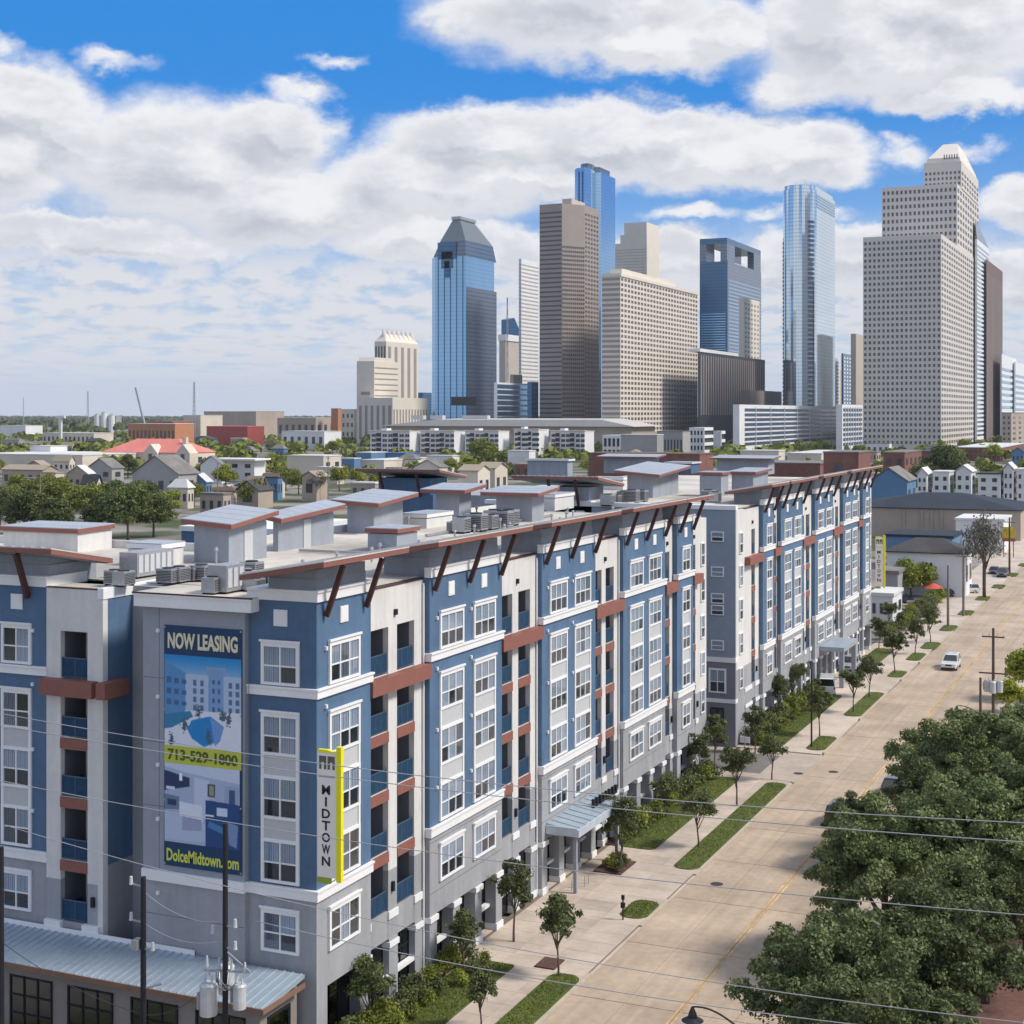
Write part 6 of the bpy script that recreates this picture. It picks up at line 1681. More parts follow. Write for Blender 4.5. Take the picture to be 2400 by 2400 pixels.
house(96, 130, 150, 1128, 1110, 'flat', W_CREAM, R_TAN, 'small pink cream house wall lit beside the tan house', win=(2, 1, 1), D=610)
house(205, 262, 290, 1125, 1098, 'gable', W_GREY, R_GREY, 'grey gabled house left of the big grey house, pale gable to the street', vr=1076, win=(2, 1, 1), D=700)
house(310, 418, 432, 1156, 1112, 'gable', W_GREY, R_GREY, 'big grey steep roofed house with an arched window', vr=1070, win=(4, 1, 1), D=560, wy=13, stuff=False)
o, q = house(470, 520, 528, 1112, 1090, 'gable', W_WHITE, R_GREY, 'small pale gabled house left of the white cubic house', vr=1070, win=(0, 0, 0), D=680)
o, q = house(505, 596, 622, 1118, 1080, 'flat', W_WHITE, R_WHITE, 'white modern cubic house with an overhanging roof and dark upper glazing', vr=None, win=(3, 0, 2), D=700, wmat=DGLW)
MB().box(q[0] - 2, q[1] + 3, q[2] - 4, q[3], q[4] + .2, q[4] + 1).build('overhanging_roof', TRIM, o)
house(555, 605, 640, 1170, 1150, 'gable', W_TAN, R_DARK, 'dark gabled house in front of the white cubic house', vr=1128, win=(1, 0, 1), D=500)
house(606, 640, 668, 1150, 1133, 'gable', W_CREAM, R_BROWN, 'small house with a brown roof beside the lime trees', vr=1112, ax='x', win=(1, 1, 1), D=560)
house(500, 548, 556, 1172, 1152, 'hip', W_CREAM, R_BROWN, 'low house with a red brown hipped roof behind the long blue rear wing', vr=1142, win=(2, 0, 1), D=510)
house(708, 742, 770, 1150, 1118, 'gable', W_TAN, R_TAN, 'tan house with one arched window between the lime trees', vr=1106, win=(1, 0, 1), D=540, stuff=False)
house(672, 758, 800, 1105, 1070, 'flat', W_CREAM, R_WHITE, 'sunlit cream flat roofed building with a stepped parapet', cat='building', name='low_building', win=(0, 2, 1), D=740)
house(800, 830, 845, 1108, 1076, 'flat', W_BLUE, R_WHITE, 'narrow bright blue painted building front', cat='building', name='shop', win=(1, 0, 1), D=730)
house(845, 900, 1040, 1108, 1080, 'flat', W_CREAM, R_WHITE, 'long low cream warehouse with an even parapet', cat='warehouse', name='warehouse', win=(0, 0, 0), D=735, wy=50)
house(835, 870, 905, 1078, 1062, 'flat', W_BLUE, R_WHITE, 'blue and white shed right behind the long cream warehouse', cat='building', name='shed', win=(0, 0, 0), D=860)
house(905, 955, 985, 1078, 1064, 'flat', W_BLUE, R_BLUE, 'blue roofed shed before the white apartment row', cat='building', name='shed', win=(2, 0, 1), D=870)
o, q = house(1075, 1120, 1145, 1142, 1104, 'gable', W_CREAM, R_TAN, 'sunlit cream house, left one of the pair behind the near roofs', vr=1092, ax='x', win=(0, 2, 1), D=520, wy=10, stuff=False)
house(1118, 1160, 1188, 1140, 1098, 'gable', W_CREAM, R_TAN, 'sunlit cream house, right and taller one of the pair behind the near roofs', vr=1086, ax='x', win=(0, 2, 1), D=540, wy=11, stuff=False)
house(1000, 1060, 1078, 1092, 1070, 'flat', W_WHITE, R_WHITE, 'small white shop beside the leafy mound tree', cat='building', name='shop', win=(0, 0, 0), D=760)
house(1190, 1240, 1255, 1095, 1058, 'flat', W_WHITE, R_WHITE, 'plain white block between the two green mound trees', cat='building', name='low_building', win=(0, 0, 0), D=760)
house(1380, 1640, 1645, 1095, 1066, 'flat', W_BRICK, R_BROWN, 'long dark red brick warehouse below the white apartment row', cat='warehouse', name='warehouse', win=(0, 0, 0), D=700, wy=22)
house(1735, 1825, 1840, 1088, 1058, 'flat', W_CREAM, R_WHITE, 'cream low building with a ledge roof below the long white office', cat='building', name='low_building', win=(0, 0, 0), D=780)
house(1845, 1925, 1990, 1086, 1064, 'flat', W_CREAM, R_WHITE, 'sunlit cream building with a flat roof below the big white tower', cat='building', name='low_building', win=(0, 0, 0), D=800)
# white apartment row with balconies (five linked blocks)
for k, (uL, uN, uR) in enumerate(((868, 960, 985), (985, 1064, 1090), (1090, 1168, 1200), (1205, 1262, 1290), (1290, 1370, 1412))):
    lab = ('leftmost white block of the apartment row with dark balcony slots', 'second white block of the apartment row, its brown base showing', 'middle white block of the apartment row above the mound tree', 'fourth white block of the apartment row, beside the dark glazed joint', 'rightmost white block of the apartment row, next to the parking deck')[k]
    o, q = house(uL, uN, uR, 1066, 1012 if k != 3 else 1008, 'flat', W_WHITE, R_WHITE, lab, cat='apartment building', name='apartment_block', win=(0, 0, 0), D=1020, wy=18)
    x0, x1, y0, y1, h = q
    MB().box(x0 - .1, x1 + .1, y0 - .4, y0 - .02, 0, h * .25).build('base_wall', W_TAN, o)
    n = 7; cw = (x1 - x0) / n
    for i in range(n):
        if i in (1, 4):
            sl = MB(); sl.box(x0 + cw * i + .3, x0 + cw * (i + 1) - .3, y0 - .3, y0 - .02, h * .26, h * .95); s_ = sl.build('balcony_slot', DARKI, o)
            for j in range(1, 4): MB().box(x0 + cw * i, x0 + cw * (i + 1), y0 - 1.6, y0 - .3, h * (.25 + .175 * j), h * (.25 + .175 * j) + .9).build('balcony', W_WHITE if k % 2 else PANEL, s_)
        else:
            for j in range(4):
                for a in (.25, .65): MB().box(x0 + cw * (i + a) - .05, x0 + cw * (i + a) + 1.4, y0 - .2, y0 - .02, h * (.29 + .175 * j), h * (.29 + .175 * j) + 1.9).build('window', DGLW, o)
    MB().box(x0 + cw * 2, x0 + cw * 3, y0, y0 + 6, h + .5, h + 2.2).build('roof_box', W_WHITE, o)
    MB().box(x0 - .5, x1 + .5, y0 - 1.0, y0 + 1, h + .5, h + .9).build('cornice', TRIM, o)
# long convention roof behind it
o = thing('stadium', (*at(1200, None, 0, 1250), 0), 'very long pale hall with a low sloping roof in front of the towers', 'hall')
x0, x1, y0, y1 = fit(905, 1480, 1560, 1240)
zb = zof(1000, 1240); zt = zof(984, 1240)
MB().box(x0, x1, y0, y0 + 60, 0, zb).build('wall', W_TAN, o)
MB().prism([(x0 - 4, y0 - 4, zb), (x1 + 4, y0 - 4, zb), (x1 + 4, y0 + 64, zb), (x0 - 4, y0 + 64, zb)], 0, 0, [(x0 + 50, y0 - 2, zt), (x1 - 25, y0 - 2, zt), (x1 - 25, y0 + 50, zt + 1), (x0 + 50, y0 + 50, zt + 1)]).build('roof', mat('pale_hall_roof', (.50, .47, .43), .7, var=.05, scale=.1), o)
for u in (980, 1025, 1100, 1130):
    xx = x_on(u, y0 + 20); MB().box(xx - 6, xx + 6, y0 + 18, y0 + 24, zt, zt + 3.5).build('roof_plant', PANEL, o)
# parking deck and small white slab building
for (uL, uN, uR, vb, vt, D, nz, lab) in ((1412, 1455, 1475, 1052, 1022, 1050, 2, 'small cream parking deck with open bays right of the apartment row'), (1615, 1650, 1672, 1055, 1004, 1060, 4, 'white parking deck with open levels below the gridded tan tower'), (1672, 1690, 1700, 1050, 1012, 1100, 3, 'lower white parking deck attached on the right')):
    x0, x1, y0, y1 = fit(uL, uN, uR, D); h = zof(vt, D); o = thing('parking_deck', (x0, y0, 0), lab, 'parking deck')
    MB().box(x0 + 1, x1 - 1, y0 + 1, y1, 0, h - .6).build('dark_core', DARKI, o)
    for j in range(nz + 1): MB().box(x0, x1, y0, y1, h * j / nz - 1.6 if j else -.1, h * j / nz + .6).build('deck_slab', W_WHITE, o)
    for i in range(5): MB().box(x0 + (x1 - x0 - 1) * i / 4, x0 + (x1 - x0 - 1) * i / 4 + 1, y0 - .15, y0 + .9, 0, h + .6).build('column', W_WHITE, o)
house(1455, 1540, 1555, 1056, 1020, 'flat', W_GREY, R_WHITE, 'plain grey windowless building right of the cream parking deck', cat='building', name='low_building', win=(0, 0, 0), D=980)
house(1540, 1600, 1618, 1052, 1012, 'flat', W_GREY, R_GREY, 'dark grey ribbed building left of the white parking deck', cat='building', name='low_building', win=(8, 0, 1), D=1020)
# distant left industrial strip
house(478, 600, 630, 1025, 965, 'flat', W_BEIGE, R_TAN, 'huge beige windowless hall on the horizon left of the towers', cat='warehouse', name='warehouse', win=(0, 0, 0), D=1750, wy=60)
house(484, 580, 615, 1026, 1000, 'flat', W_RED, R_RED, 'red fronted store in front of the huge beige hall', cat='building', name='store', win=(0, 0, 0), D=1500, wy=30)
house(430, 470, 488, 1022, 974, 'flat', W_CREAM, R_WHITE, 'cream block left of the huge beige hall', cat='building', name='low_building', win=(0, 0, 0), D=1600, wy=40)
house(300, 410, 434, 1030, 994, 'flat', W_ORANGE, R_WHITE, 'long orange red building behind the red hipped roof', cat='building', name='store', win=(12, 0, 1), D=1400, wy=30)
house(350, 405, 420, 1010, 988, 'flat', W_RED, R_TAN, 'dark red upper store right above the long orange building', cat='building', name='store', win=(0, 0, 0), D=1560, wy=30)
house(650, 740, 800, 1020, 980, 'flat', W_TAN, R_WHITE, 'long tan building with dark openings on the horizon', cat='building', name='low_building', win=(6, 4, 1), D=1700)
house(776, 792, 800, 1010, 958, 'flat', W_ORANGE, R_TAN, 'narrow orange brick tower block on the horizon before the cream towers', cat='building', name='low_building', win=(0, 0, 0), D=1700)
house(800, 830, 838, 1008, 960, 'flat', W_CREAM, R_WHITE, 'small cream block touching the cream tower cluster', cat='building', name='low_building', win=(3, 0, 3), D=1650)
house(660, 760, 800, 1035, 1012, 'flat', W_WHITE, R_WHITE, 'white depot with a long flat roof, middle of the left horizon', cat='building', name='low_building', win=(6, 0, 1), D=1300)
house(0, 60, 100, 1010, 998, 'flat', W_WHITE, R_WHITE, 'pale depot at the left edge near the horizon', cat='building', name='low_building', win=(0, 0, 0), D=1900)
house(100, 220, 245, 1028, 1016, 'flat', W_CREAM, R_WHITE, 'low cream elevated deck building at the left near the horizon', cat='building', name='low_building', win=(12, 0, 1), D=1500, wy=30)
house(220, 272, 285, 990, 975, 'flat', W_GREY, R_GREY, 'grey industrial plant block on the left horizon', cat='building', name='plant_building', win=(0, 0, 0), D=2600)
for (u, vb, vt, lab) in ((228, 985, 972, 'pale storage silo on the left horizon, left one'), (244, 985, 968, 'pale storage silo on the left horizon, middle and tallest'), (262, 985, 973, 'pale storage silo on the left horizon, right one')):
    x, y = at(u, None, 0, 2500); o = thing('silo', (x, y, 0), lab, 'silo'); z = zof(vt, 2500)
    MB().tube([(x, y, 0), (x, y, z)], 5, seg=12).build('tank', W_WHITE, o); MB().tube([(x, y, z), (x, y, z + 3)], 5.2, 1, 12).build('cone_top', W_GREY, o)
def mast(u, D, vb, vt, r, label, m=STEEL, name='radio_mast'):
    x, y = at(u, None, 0, D); o = thing(name, (x, y, 0), label, 'mast'); z = zof(vt, D)
    for k in range(3):
        a = k * 2.094; MB().tube([(x + r * math.cos(a), y + r * math.sin(a), 0), (x + r * .3 * math.cos(a), y + r * .3 * math.sin(a), z)], r * .16, seg=4).build('leg', m, o)
    b_ = MB(); n = 14
    for i in range(n):
        z0_, z1_ = z * i / n, z * (i + 1) / n; q0, q1 = r * (1 - .7 * i / n), r * (1 - .7 * (i + 1) / n)
        for k in range(3):
            a, c = k * 2.094, (k + 1) * 2.094; b_.bar((x + q0 * math.cos(a), y + q0 * math.sin(a), z0_), (x + q1 * math.cos(c), y + q1 * math.sin(c), z1_), r * .1, r * .1)
    b_.build('lattice', m, o)
MASTM = mat('pale_mast', (.35, .38, .42), .6)
mast(455, 1600, 1030, 895, 2.2, 'tallest lattice mast, above the red roofed hall', MASTM)
mast(206, 2600, 990, 917, 2.6, 'lattice mast in the middle of the left horizon', MASTM)
mast(55, 2300, 1000, 931, 1.2, 'thin lattice mast at the far left of the horizon', MASTM)
mast(1189, 1500, 800, 697, 1.6, 'antenna mast rising behind the triangular roof between the towers', MASTM)
x, y = at(345, None, 0, 1900); o = thing('construction_crane', (x, y, 0), 'leaning lattice crane boom on the left horizon', 'crane')
MB().bar((x, y, 4), (at(318, None, 0, 1900)[0], at(318, None, 0, 1900)[1], zof(908, 1900)), 2.0, 2.0).build('boom', MASTM, o); MB().box(x - 4, x + 4, y - 3, y + 3, 0, 6).build('cab', W_ORANGE, o)
x, y = at(142, None, 0, 1500); o = thing('billboard', (x, y, 0), 'tall white T shaped billboard at the left near the horizon', 'billboard')
MB().box(x - 1.5, x + 1.5, y - 1, y + 1, 0, zof(980, 1500)).build('post', W_WHITE, o); MB().box(x - 4.5, x + 5.5, y - 1.2, y + 1.2, zof(980, 1500), zof(974, 1500)).build('panel', W_WHITE, o)
# far tree line and town texture to the horizon (one uncountable mass each)
rs = np.random.RandomState(11)
def mass(name, label, n, umin, umax, Dmin, Dmax, hmin, hmax, m, size, cat, avoid=True):
    V = []
    D = Dmin + (Dmax - Dmin) * rs.rand(n) ** .8; u = rs.uniform(umin, umax, n)
    R = (u - 1200) / F * D; X = R * CS - D * SN; Y = R * SN + D * CS
    ok = (X < -42) | (X > 22); X, Y, D = X[ok], Y[ok], D[ok]
    quads = []
    for x, y, d in zip(X, Y, D):
        hgt = rs.uniform(hmin, hmax); r = hgt * rs.uniform(.5, .9); k = 9 if d > 1500 else 14
        dd = rs.normal(size=(k * 3, 3)); dd /= np.linalg.norm(dd, axis=1)[:, None]; dd[:, 2] = np.abs(dd[:, 2])
        p = np.array([x, y, hgt * .35]) + dd * np.array([r, r, hgt * .6]) * rs.uniform(.6, 1, (len(dd), 1))
        nn = dd + rs.normal(scale=.4, size=dd.shape); nn /= np.linalg.norm(nn, axis=1)[:, None]
        a = np.cross(nn, rs.normal(size=dd.shape)); a /= np.linalg.norm(a, axis=1)[:, None]; b_ = np.cross(nn, a); s = r * .42
        quads.append(np.stack([p - a * s, p + b_ * s, p + a * s, p - b_ * s], 1))
    me = np_mesh(name, np.concatenate(quads), 4, m)
    props(link(name, me), label, cat, kind='stuff')
mass('distant_trees', 'dark wooded mass of treetops running along the far horizon', 5200, -200, 2650, 2100, 11500, 10, 20, L_DARK, 1, 'trees')
mass('town_trees', 'scattered green treetops between the far houses and warehouses', 800, -150, 2600, 700, 2100, 6, 10, L_GREEN, 1, 'trees')
# individual trees of the middle distance
for (kind, u, v, s, lab) in (('yard_tree', 20, 1215, 1.5, 'green tree at the left edge behind the left wing roof'), ('yard_tree', 75, 1190, 1.4, 'green tree immediately left of the grey wooden pole'), ('yard_tree', 140, 1205, 1.75, 'bright sunlit green tree immediately right of the grey wooden pole'),
                             ('yard_tree', 185, 1150, 1.5, 'rounded green tree below the tan house'), ('evergreen_tree', 240, 1262, 1.5, 'dark tree left in the clump below the big grey house'), ('evergreen_tree', 300, 1265, 1.8, 'largest dark tree in the middle of the clump below the big grey house'),
                             ('evergreen_tree', 360, 1258, 1.5, 'dark tree right in the clump, beside the twin roofed penthouse'), ('yard_tree', 395, 1215, 1.3, 'small green tree at the right rim of the dark clump'), ('evergreen_tree', 60, 1262, 1.6, 'dark tree low behind the left wing roof'), ('evergreen_tree', 130, 1268, 1.4, 'dark tree beside the foot of the grey wooden pole'), ('evergreen_tree', 320, 1205, 1.3, 'dark green tree just below the arched window house'),
                             ('evergreen_tree', 265, 1215, 1.5, 'dark tree at the back left of the clump below the big grey house'), ('evergreen_tree', 350, 1215, 1.4, 'dark tree at the back right of the clump, near the penthouse roof'), ('yard_tree', 330, 1175, 1.1, 'green tree on the lawn just under the big grey house'),
                             ('yard_tree', 200, 1225, 1.7, 'yellowish green tree filling the gap between the bright tree and the dark clump'), ('yard_tree', 110, 1160, 1.3, 'green tree behind the grey wooden pole, further up'), ('yard_tree', 40, 1170, 1.4, 'green tree left of the tan house front, mid height'), ('evergreen_tree', 0, 1240, 1.5, 'dark tree cut by the left edge'),
                             ('yard_tree', 590, 1190, 1.5, 'green tree behind the right twin roof'), ('lime_tree', 560, 1120, 1.2, 'small lime tree at the corner of the white cubic house'), ('yard_tree', 455, 1185, 1.2, 'green tree beside the low red brown hipped house'), ('lime_tree', 455, 1130, 1.1, 'small lime tree right of the big grey house'),
                             ('evergreen_tree', 300, 1120, 1.5, 'dark bushy tree left of the big grey house'), ('evergreen_tree', 440, 1150, 1.3, 'dark tree against the right wall of the big grey house'), ('lime_tree', 490, 1080, 1.5, 'lime tree left of the white cubic house'), ('lime_tree', 530, 1150, 1.9, 'lime tree before the white cubic house by the thin grey pole'), ('yard_tree', 478, 1130, 1.4, 'green tree between the grey house and the lime tree'),
                             ('lime_tree', 640, 1105, 1.7, 'lime green tree right of the white cubic house'), ('lime_tree', 715, 1115, 1.9, 'round lime green tree above the arched window tan house'), ('yard_tree', 670, 1150, 1.6, 'green tree beside the brown roofed small house'), ('yard_tree', 700, 1158, 1.4, 'green tree right behind the third penthouse roof'),
                             ('lime_tree', 795, 1150, 1.7, 'bright lime tree, left of three before the cream warehouse'), ('lime_tree', 840, 1148, 1.5, 'bright lime tree, middle of three before the cream warehouse'), ('lime_tree', 880, 1146, 1.3, 'bright lime tree, right of three before the cream warehouse'), ('bare_tree', 745, 1175, 1.5, 'leafless grey tree behind the third penthouse roof'),
                             ('lime_tree', 1055, 1118, 1.6, 'pale green tree left of the sunlit cream pair'), ('lime_tree', 1045, 1125, 1.0, 'small lime tree at the foot of the sunlit cream pair'), ('yard_tree', 1130, 1095, 2.6, 'broad green mound tree above the cream pair'), ('yard_tree', 1190, 1105, 2.0, 'green tree right of the cream pair'), ('yard_tree', 1250, 1078, 1.8, 'low green tree by the white block'),
                             ('lime_tree', 1378, 1115, 1.7, 'round yellow green tree between the penthouses'), ('yard_tree', 1648, 1120, 1.9, 'round dark yellow green tree before the red brick warehouse'), ('yard_tree', 780, 1065, 1.6, 'green tree before the dark tree line at the apartment row'), ('lime_tree', 790, 1060, 2.0, 'lime tree against the dark tree line left of the apartment row'),
                             ('lime_tree', 2330, 1085, 2.0, 'vivid lime green tree on the lawn beneath the big white tower'), ('evergreen_tree', 2215, 1170, 2.6, 'big dark round tree before the white townhouses'), ('evergreen_tree', 2170, 1172, 1.8, 'dark tree at the right wall of the blue gabled house'), ('yard_tree', 2260, 1172, 1.4, 'green bushy tree before the third townhouse'), ('yard_tree', 2320, 1172, 1.5, 'green rounded tree before the fourth townhouse'),
                             ('yard_tree', 2135, 1408, 1.1, 'yellow green small tree in the restaurant yard'), ('yard_tree', 2170, 1395, .9, 'yellow green small tree left of the red umbrella'), ('evergreen_tree', 1090, 1062, 1.4, 'dark tree at the base of the white apartment row')):
    x, y = at(u, v, 0); tree(kind, x, y, s * .86, lab, 'trees of the neighbourhood beyond')
q_ = random.Random(9)
for k in range(16):
    u, v = q_.choice(((450, 1120), (540, 1140), (700, 1130), (930, 1125), (1010, 1112), (600, 1100), (860, 1118), (380, 1168)))
    x, y = at(u + q_.uniform(-30, 30), v + q_.uniform(-3, 3)); car(x, y, q_.choice((0, PI / 2, PI)), q_.choice(('suv', 'sedan')), q_.choice((PW, PW, PS, PK, PR)), 'car parked on the neighbourhood streets beyond the apartment roofs', 'cars parked in the neighbourhood')
# ------------------------------------------------------------------ downtown towers
TGB = towerglass('tower_glass_blue', (.24, .45, .70), .10, .8, bandv=.12, vert=.05); TGD = towerglass('tower_glass_dark_blue', (.05, .14, .27), .12, .6, vert=.15); TGP = towerglass('tower_glass_pale', (.62, .74, .84), .07, .85, bandv=.18, vert=.15)
TGS = towerglass('tower_glass_slate', (.17, .21, .28), .18, .6, vert=.1); TGM = towerglass('tower_glass_mid', (.30, .50, .72), .08, .85, bandv=.12, vert=.08)
C_WARM = mat('warm_granite', (.50, .44, .38), .75, var=.04, scale=.1); C_CREAM = mat('cream_stone', (.68, .62, .54), .75, var=.04, scale=.1); C_BROWN = mat('brown_granite', (.31, .265, .24), .6, var=.05, scale=.1)
C_WHITE = mat('white_stone', (.62, .575, .53), .75, var=.03, scale=.1); C_DARK = mat('dark_office', (.045, .05, .062), .5, var=.1, scale=.2); C_RED = mat('red_granite', (.16, .10, .092), .6, var=.05, scale=.1); C_LT = mat('pale_office', (.70, .72, .74), .7, var=.03, scale=.1)
def tower(uL, uN, uR, vt, D, m, label, wy=None, name='skyscraper'):
    x0, x1, y0, y1 = fit(uL, uN, uR, D)
    if wy: y1 = y0 + wy
    o = thing(name, ((x0 + x1) / 2, (y0 + y1) / 2, 0), label, 'skyscraper')
    return o, x0, x1, y0, y1, zof(vt, D)
def body(o, poly, z0, z1, m, nm='facade'): return MB().prism(poly, z0, z1).build(nm, m, o)
def rectp(x0, x1, y0, y1): return [(x0, y0), (x1, y0), (x1, y1), (x0, y1)]
# panes on any vertical face between two footprint points
def facegrid(o, p, q, z0, z1, n, nz, fw, fh, m, nm='window_panes', off=.35):
    p, q = Vector((*p, 0)), Vector((*q, 0)); t_ = (q - p); L = t_.length; t_.normalize(); nr = Vector((t_.y, -t_.x, 0))
    mb = MB(); cw = L / n; ch = (z1 - z0) / nz
    for i in range(n):
        a0 = p + t_ * (cw * (i + .5 - fw / 2)); a1 = p + t_ * (cw * (i + .5 + fw / 2))
        for j in range(nz):
            za = z0 + ch * (j + .5 - fh / 2); zb_ = za + ch * fh
            A, B = a0 + nr * off, a1 + nr * off
            mb.face([(A.x, A.y, za), (B.x, B.y, za), (B.x, B.y, zb_), (A.x, A.y, zb_)])
            mb.face([(a0.x, a0.y, zb_), (A.x, A.y, zb_), (B.x, B.y, zb_), (a1.x, a1.y, zb_)][::-1]); mb.face([(a0.x, a0.y, za), (A.x, A.y, za), (A.x, A.y, zb_), (a0.x, a0.y, zb_)]); mb.face([(a1.x, a1.y, za), (A.x * 0 + B.x, B.y, za), (B.x, B.y, zb_), (a1.x, a1.y, zb_)][::-1])
    mb.build(nm, m, o, kind='stuff')
TW = mat('tower_window', (.075, .073, .078), .3, var=.4, scale=.05, spec=.6)
# far left cream cluster
o, x0, x1, y0, y1, h = tower(878, 905, 980, 800, 1900, C_CREAM, 'cream ribbed tower with a scalloped crown, behind the cream rounded block')
body(o, rectp(x0, x1, y0, y1), 0, h, C_CREAM); cx_, cy_ = (x0 + x1) / 2, (y0 + y1) / 2
facegrid(o, (x0, y0), (x1, y0), 20, h - 6, 4, 1, .45, 1, TW); facegrid(o, (x1, y0), (x1, y1), 20, h - 6, 5, 1, .4, 1, C_BROWN)
r_ = min(x1 - x0, y1 - y0) / 2
MB().prism(rectp(x0, x1, y0, y1), h, h + 10, rectp(x0 + 7, x1 - 7, y0 + 7, y1 - 7)).build('crown', C_CREAM, o)
for k in range(7):
    yy = y0 + (y1 - y0) * (k + .5) / 7; MB().tube([(x1 - 4, yy, h), (x1 - 8, yy, h + 15)], 3.2, 1.2, 6).build('crown_fin', C_CREAM, o)
o, x0, x1, y0, y1, h = tower(836, 877, 933, 846, 1600, C_CREAM, 'cream block with a rounded shoulder at the left end of the skyline')
body(o, rectp(x0, x1, y0, y1), 0, h, C_CREAM); facegrid(o, (x1, y0), (x1, y1), 30, h - 4, 1, 9, .96, .18, C_BROWN); MB().prism(rectp(x0 + 1, x1 - 1, y0 + 1, y1 - 4), h, h + 4, rectp(x0 + 1, x1 - 1, y0 + 4, y1 - 14)).build('crown', C_CREAM, o)
facegrid(o, (x0, y0), (x1, y0), zof(925, 1600), zof(918, 1600), 1, 1, .5, 1, C_BROWN)
o, x0, x1, y0, y1, h = tower(838, 920, 1003, 932, 1560, C_CREAM, 'low cream podium in front of the cream towers', name='office_building')
body(o, rectp(x0 + 40 if x1 - x0 > 80 else x0, x1, y0, y1), 0, h, C_CREAM); facegrid(o, (x1, y0), (x1, y1), 5, h - 12, 12, 1, .35, 1, C_BROWN); facegrid(o, (x0, y0), (x1, y0), 5, h - 8, 6, 1, .4, 1, C_BROWN)
o, x0, x1, y0, y1, h = tower(978, 990, 1012, 920, 2000, TGD, 'small dark blue glass block peeping left of the big blue tower'); body(o, rectp(x0, x1, y0, y1), 0, h, TGD)
# blue mansard tower
o, x0, x1, y0, y1, h = tower(1005, 1092, 1165, 600, 1450, TGB, 'blue mirrored tower with a tapering mansard crown, leftmost of the big towers')
c = 7
body(o, [(x0, y0 + c), (x0 + c, y0), (x1, y0), (x1, y1 - c), (x1 - c, y1), (x0, y1)], 0, h, TGB)
body(o, rectp(x1 - 3, x1 + .4, y0 + 2, y1 - 2), 0, zof(672, 1450), TGS, 'slate_face_sheet')  # darker sheet paints the dark lower reflection onto this glass face
mx0, mx1, my0, my1 = x0 + 12, x1 - 1, y0 + 1, y1 - 8; z1 = zof(562, 1450); z2 = zof(510, 1450)
MB().prism(rectp(x0 + 5, x1, y0, y1 - 2), h, z1, rectp(mx0, mx1, my0, my1)).build('shoulder', TGS, o)
MB().prism(rectp(mx0, mx1, my0, my1), z1, z2, rectp(mx0 + 9, mx1 - 10, my0 + 9, my1 - 22)).build('mansard_crown', mat('crown_metal', (.17, .20, .215), .3, .4, var=.06, scale=.1), o)
MB().box(mx0 + 8, mx1 - 9, my0 + 8, my1 - 20, z2, z2 + 3).build('crown_cap', STEEL, o)
facegrid(o, (x0 + c, y0), (x1, y0), 0, h, 5, 1, .12, 1, TGD, 'mullion'); 
for (f0, f1, dz) in ((.25, .75, 0), (.35, .65, -9), (.43, .57, -18)):
    MB().box(x0 + (x1 - x0) * f0, x0 + (x1 - x0) * f1, y0 - .8, y0 + .1, h + dz - 2, h + 14 + dz).build('stepped_notch', TGD, o)
MB().box(x0 + 25, x0 + 50, y0 - 2, y0 + 1, zof(950, 1450), zof(930, 1450)).build('entrance_arch', DARKI, o)
# between
o, x0, x1, y0, y1, h = tower(1170, 1185, 1224, 792, 1700, C_WARM, 'beige block with a dark slanted glass roof, beside the blue mansard tower', name='office_building')
body(o, rectp(x0, x1, y0, y1), 0, h, C_WARM); MB().box(x0 - 1, x1 + 1, y0 - 1, y1 + 1, h - 3, h + 4).build('cornice', TRIM, o)
ya, yb_, za, zb_ = y0 + 6, y1, h + 4, zof(742, 1700)
MB().prism([(x0, ya, za), (x1, ya, za), (x1, yb_, za), (x0, yb_, za)], 0, 0, [(x0, ya, zb_ - 3), (x1, ya, zb_ - 3), (x1, ya + (yb_ - ya) * .45, zb_), (x0, ya + (yb_ - ya) * .45, zb_)]).build('slanted_roof', TGD, o)
o, x0, x1, y0, y1, h = tower(1216, 1222, 1262, 606, 1600, C_LT, 'light grey banded tower squeezed left of the brown octagonal tower')
body(o, rectp(x0, x1, y0, y1), 0, h, C_LT); facegrid(o, (x1, y0), (x1, y1), 20, h - 4, 1, 42, .96, .3, C_WARM); facegrid(o, (x0, y0), (x1, y0), 20, h - 4, 3, 42, .5, .3, C_WARM)
o, x0, x1, y0, y1, h = tower(1158, 1165, 1236, 896, 1380, TGM, 'low pale blue banded office in front, between the blue and brown towers', name='office_building')
body(o, rectp(x0, x1, y0, y1), 0, h, C_LT); facegrid(o, (x1, y0), (x1, y1), 4, h - 1, 1, 11, 1, .72, TGM); MB().box(x0 + 2, x1 - 4, y0 + 38, y0 + 60, h, h + 8).build('plant_room', C_BROWN, o)
o, x0, x1, y0, y1, h = tower(1236, 1246, 1262, 895, 1385, TGD, 'narrow dark navy block at the foot of the brown octagonal tower', name='office_building'); body(o, rectp(x0, x1, y0, y1), 0, h, TGD)
# blue tower behind
o, x0, x1, y0, y1, h = tower(1340, 1370, 1448, 392, 1750, TGM, 'tallest blue faceted glass tower, behind the brown octagonal tower')
P8 = [(x0, y0 + 10), (x0 + 6, y0 + 2), (x1, y0), (x1 + 3, y0 + 14), (x1 - 1, y0 + 40), (x1 + 4, y0 + 44), (x1 + 4, y1 - 20), (x1 - 8, y1), (x0, y1)]
body(o, P8, 0, h, TGM); cxm, cym = (x0 + x1) / 2, (y0 + y1) / 2
body(o, [(cxm + (a - cxm) * .72, cym + (b_ - cym) * .72) for a, b_ in P8], h, zof(377, 1750), TGS, 'crown')
facegrid(o, (x0 + 6, y0 + 2), (x1, y0), 0, h - 4, 2, 1, .35, 1, TGD, 'mullion')
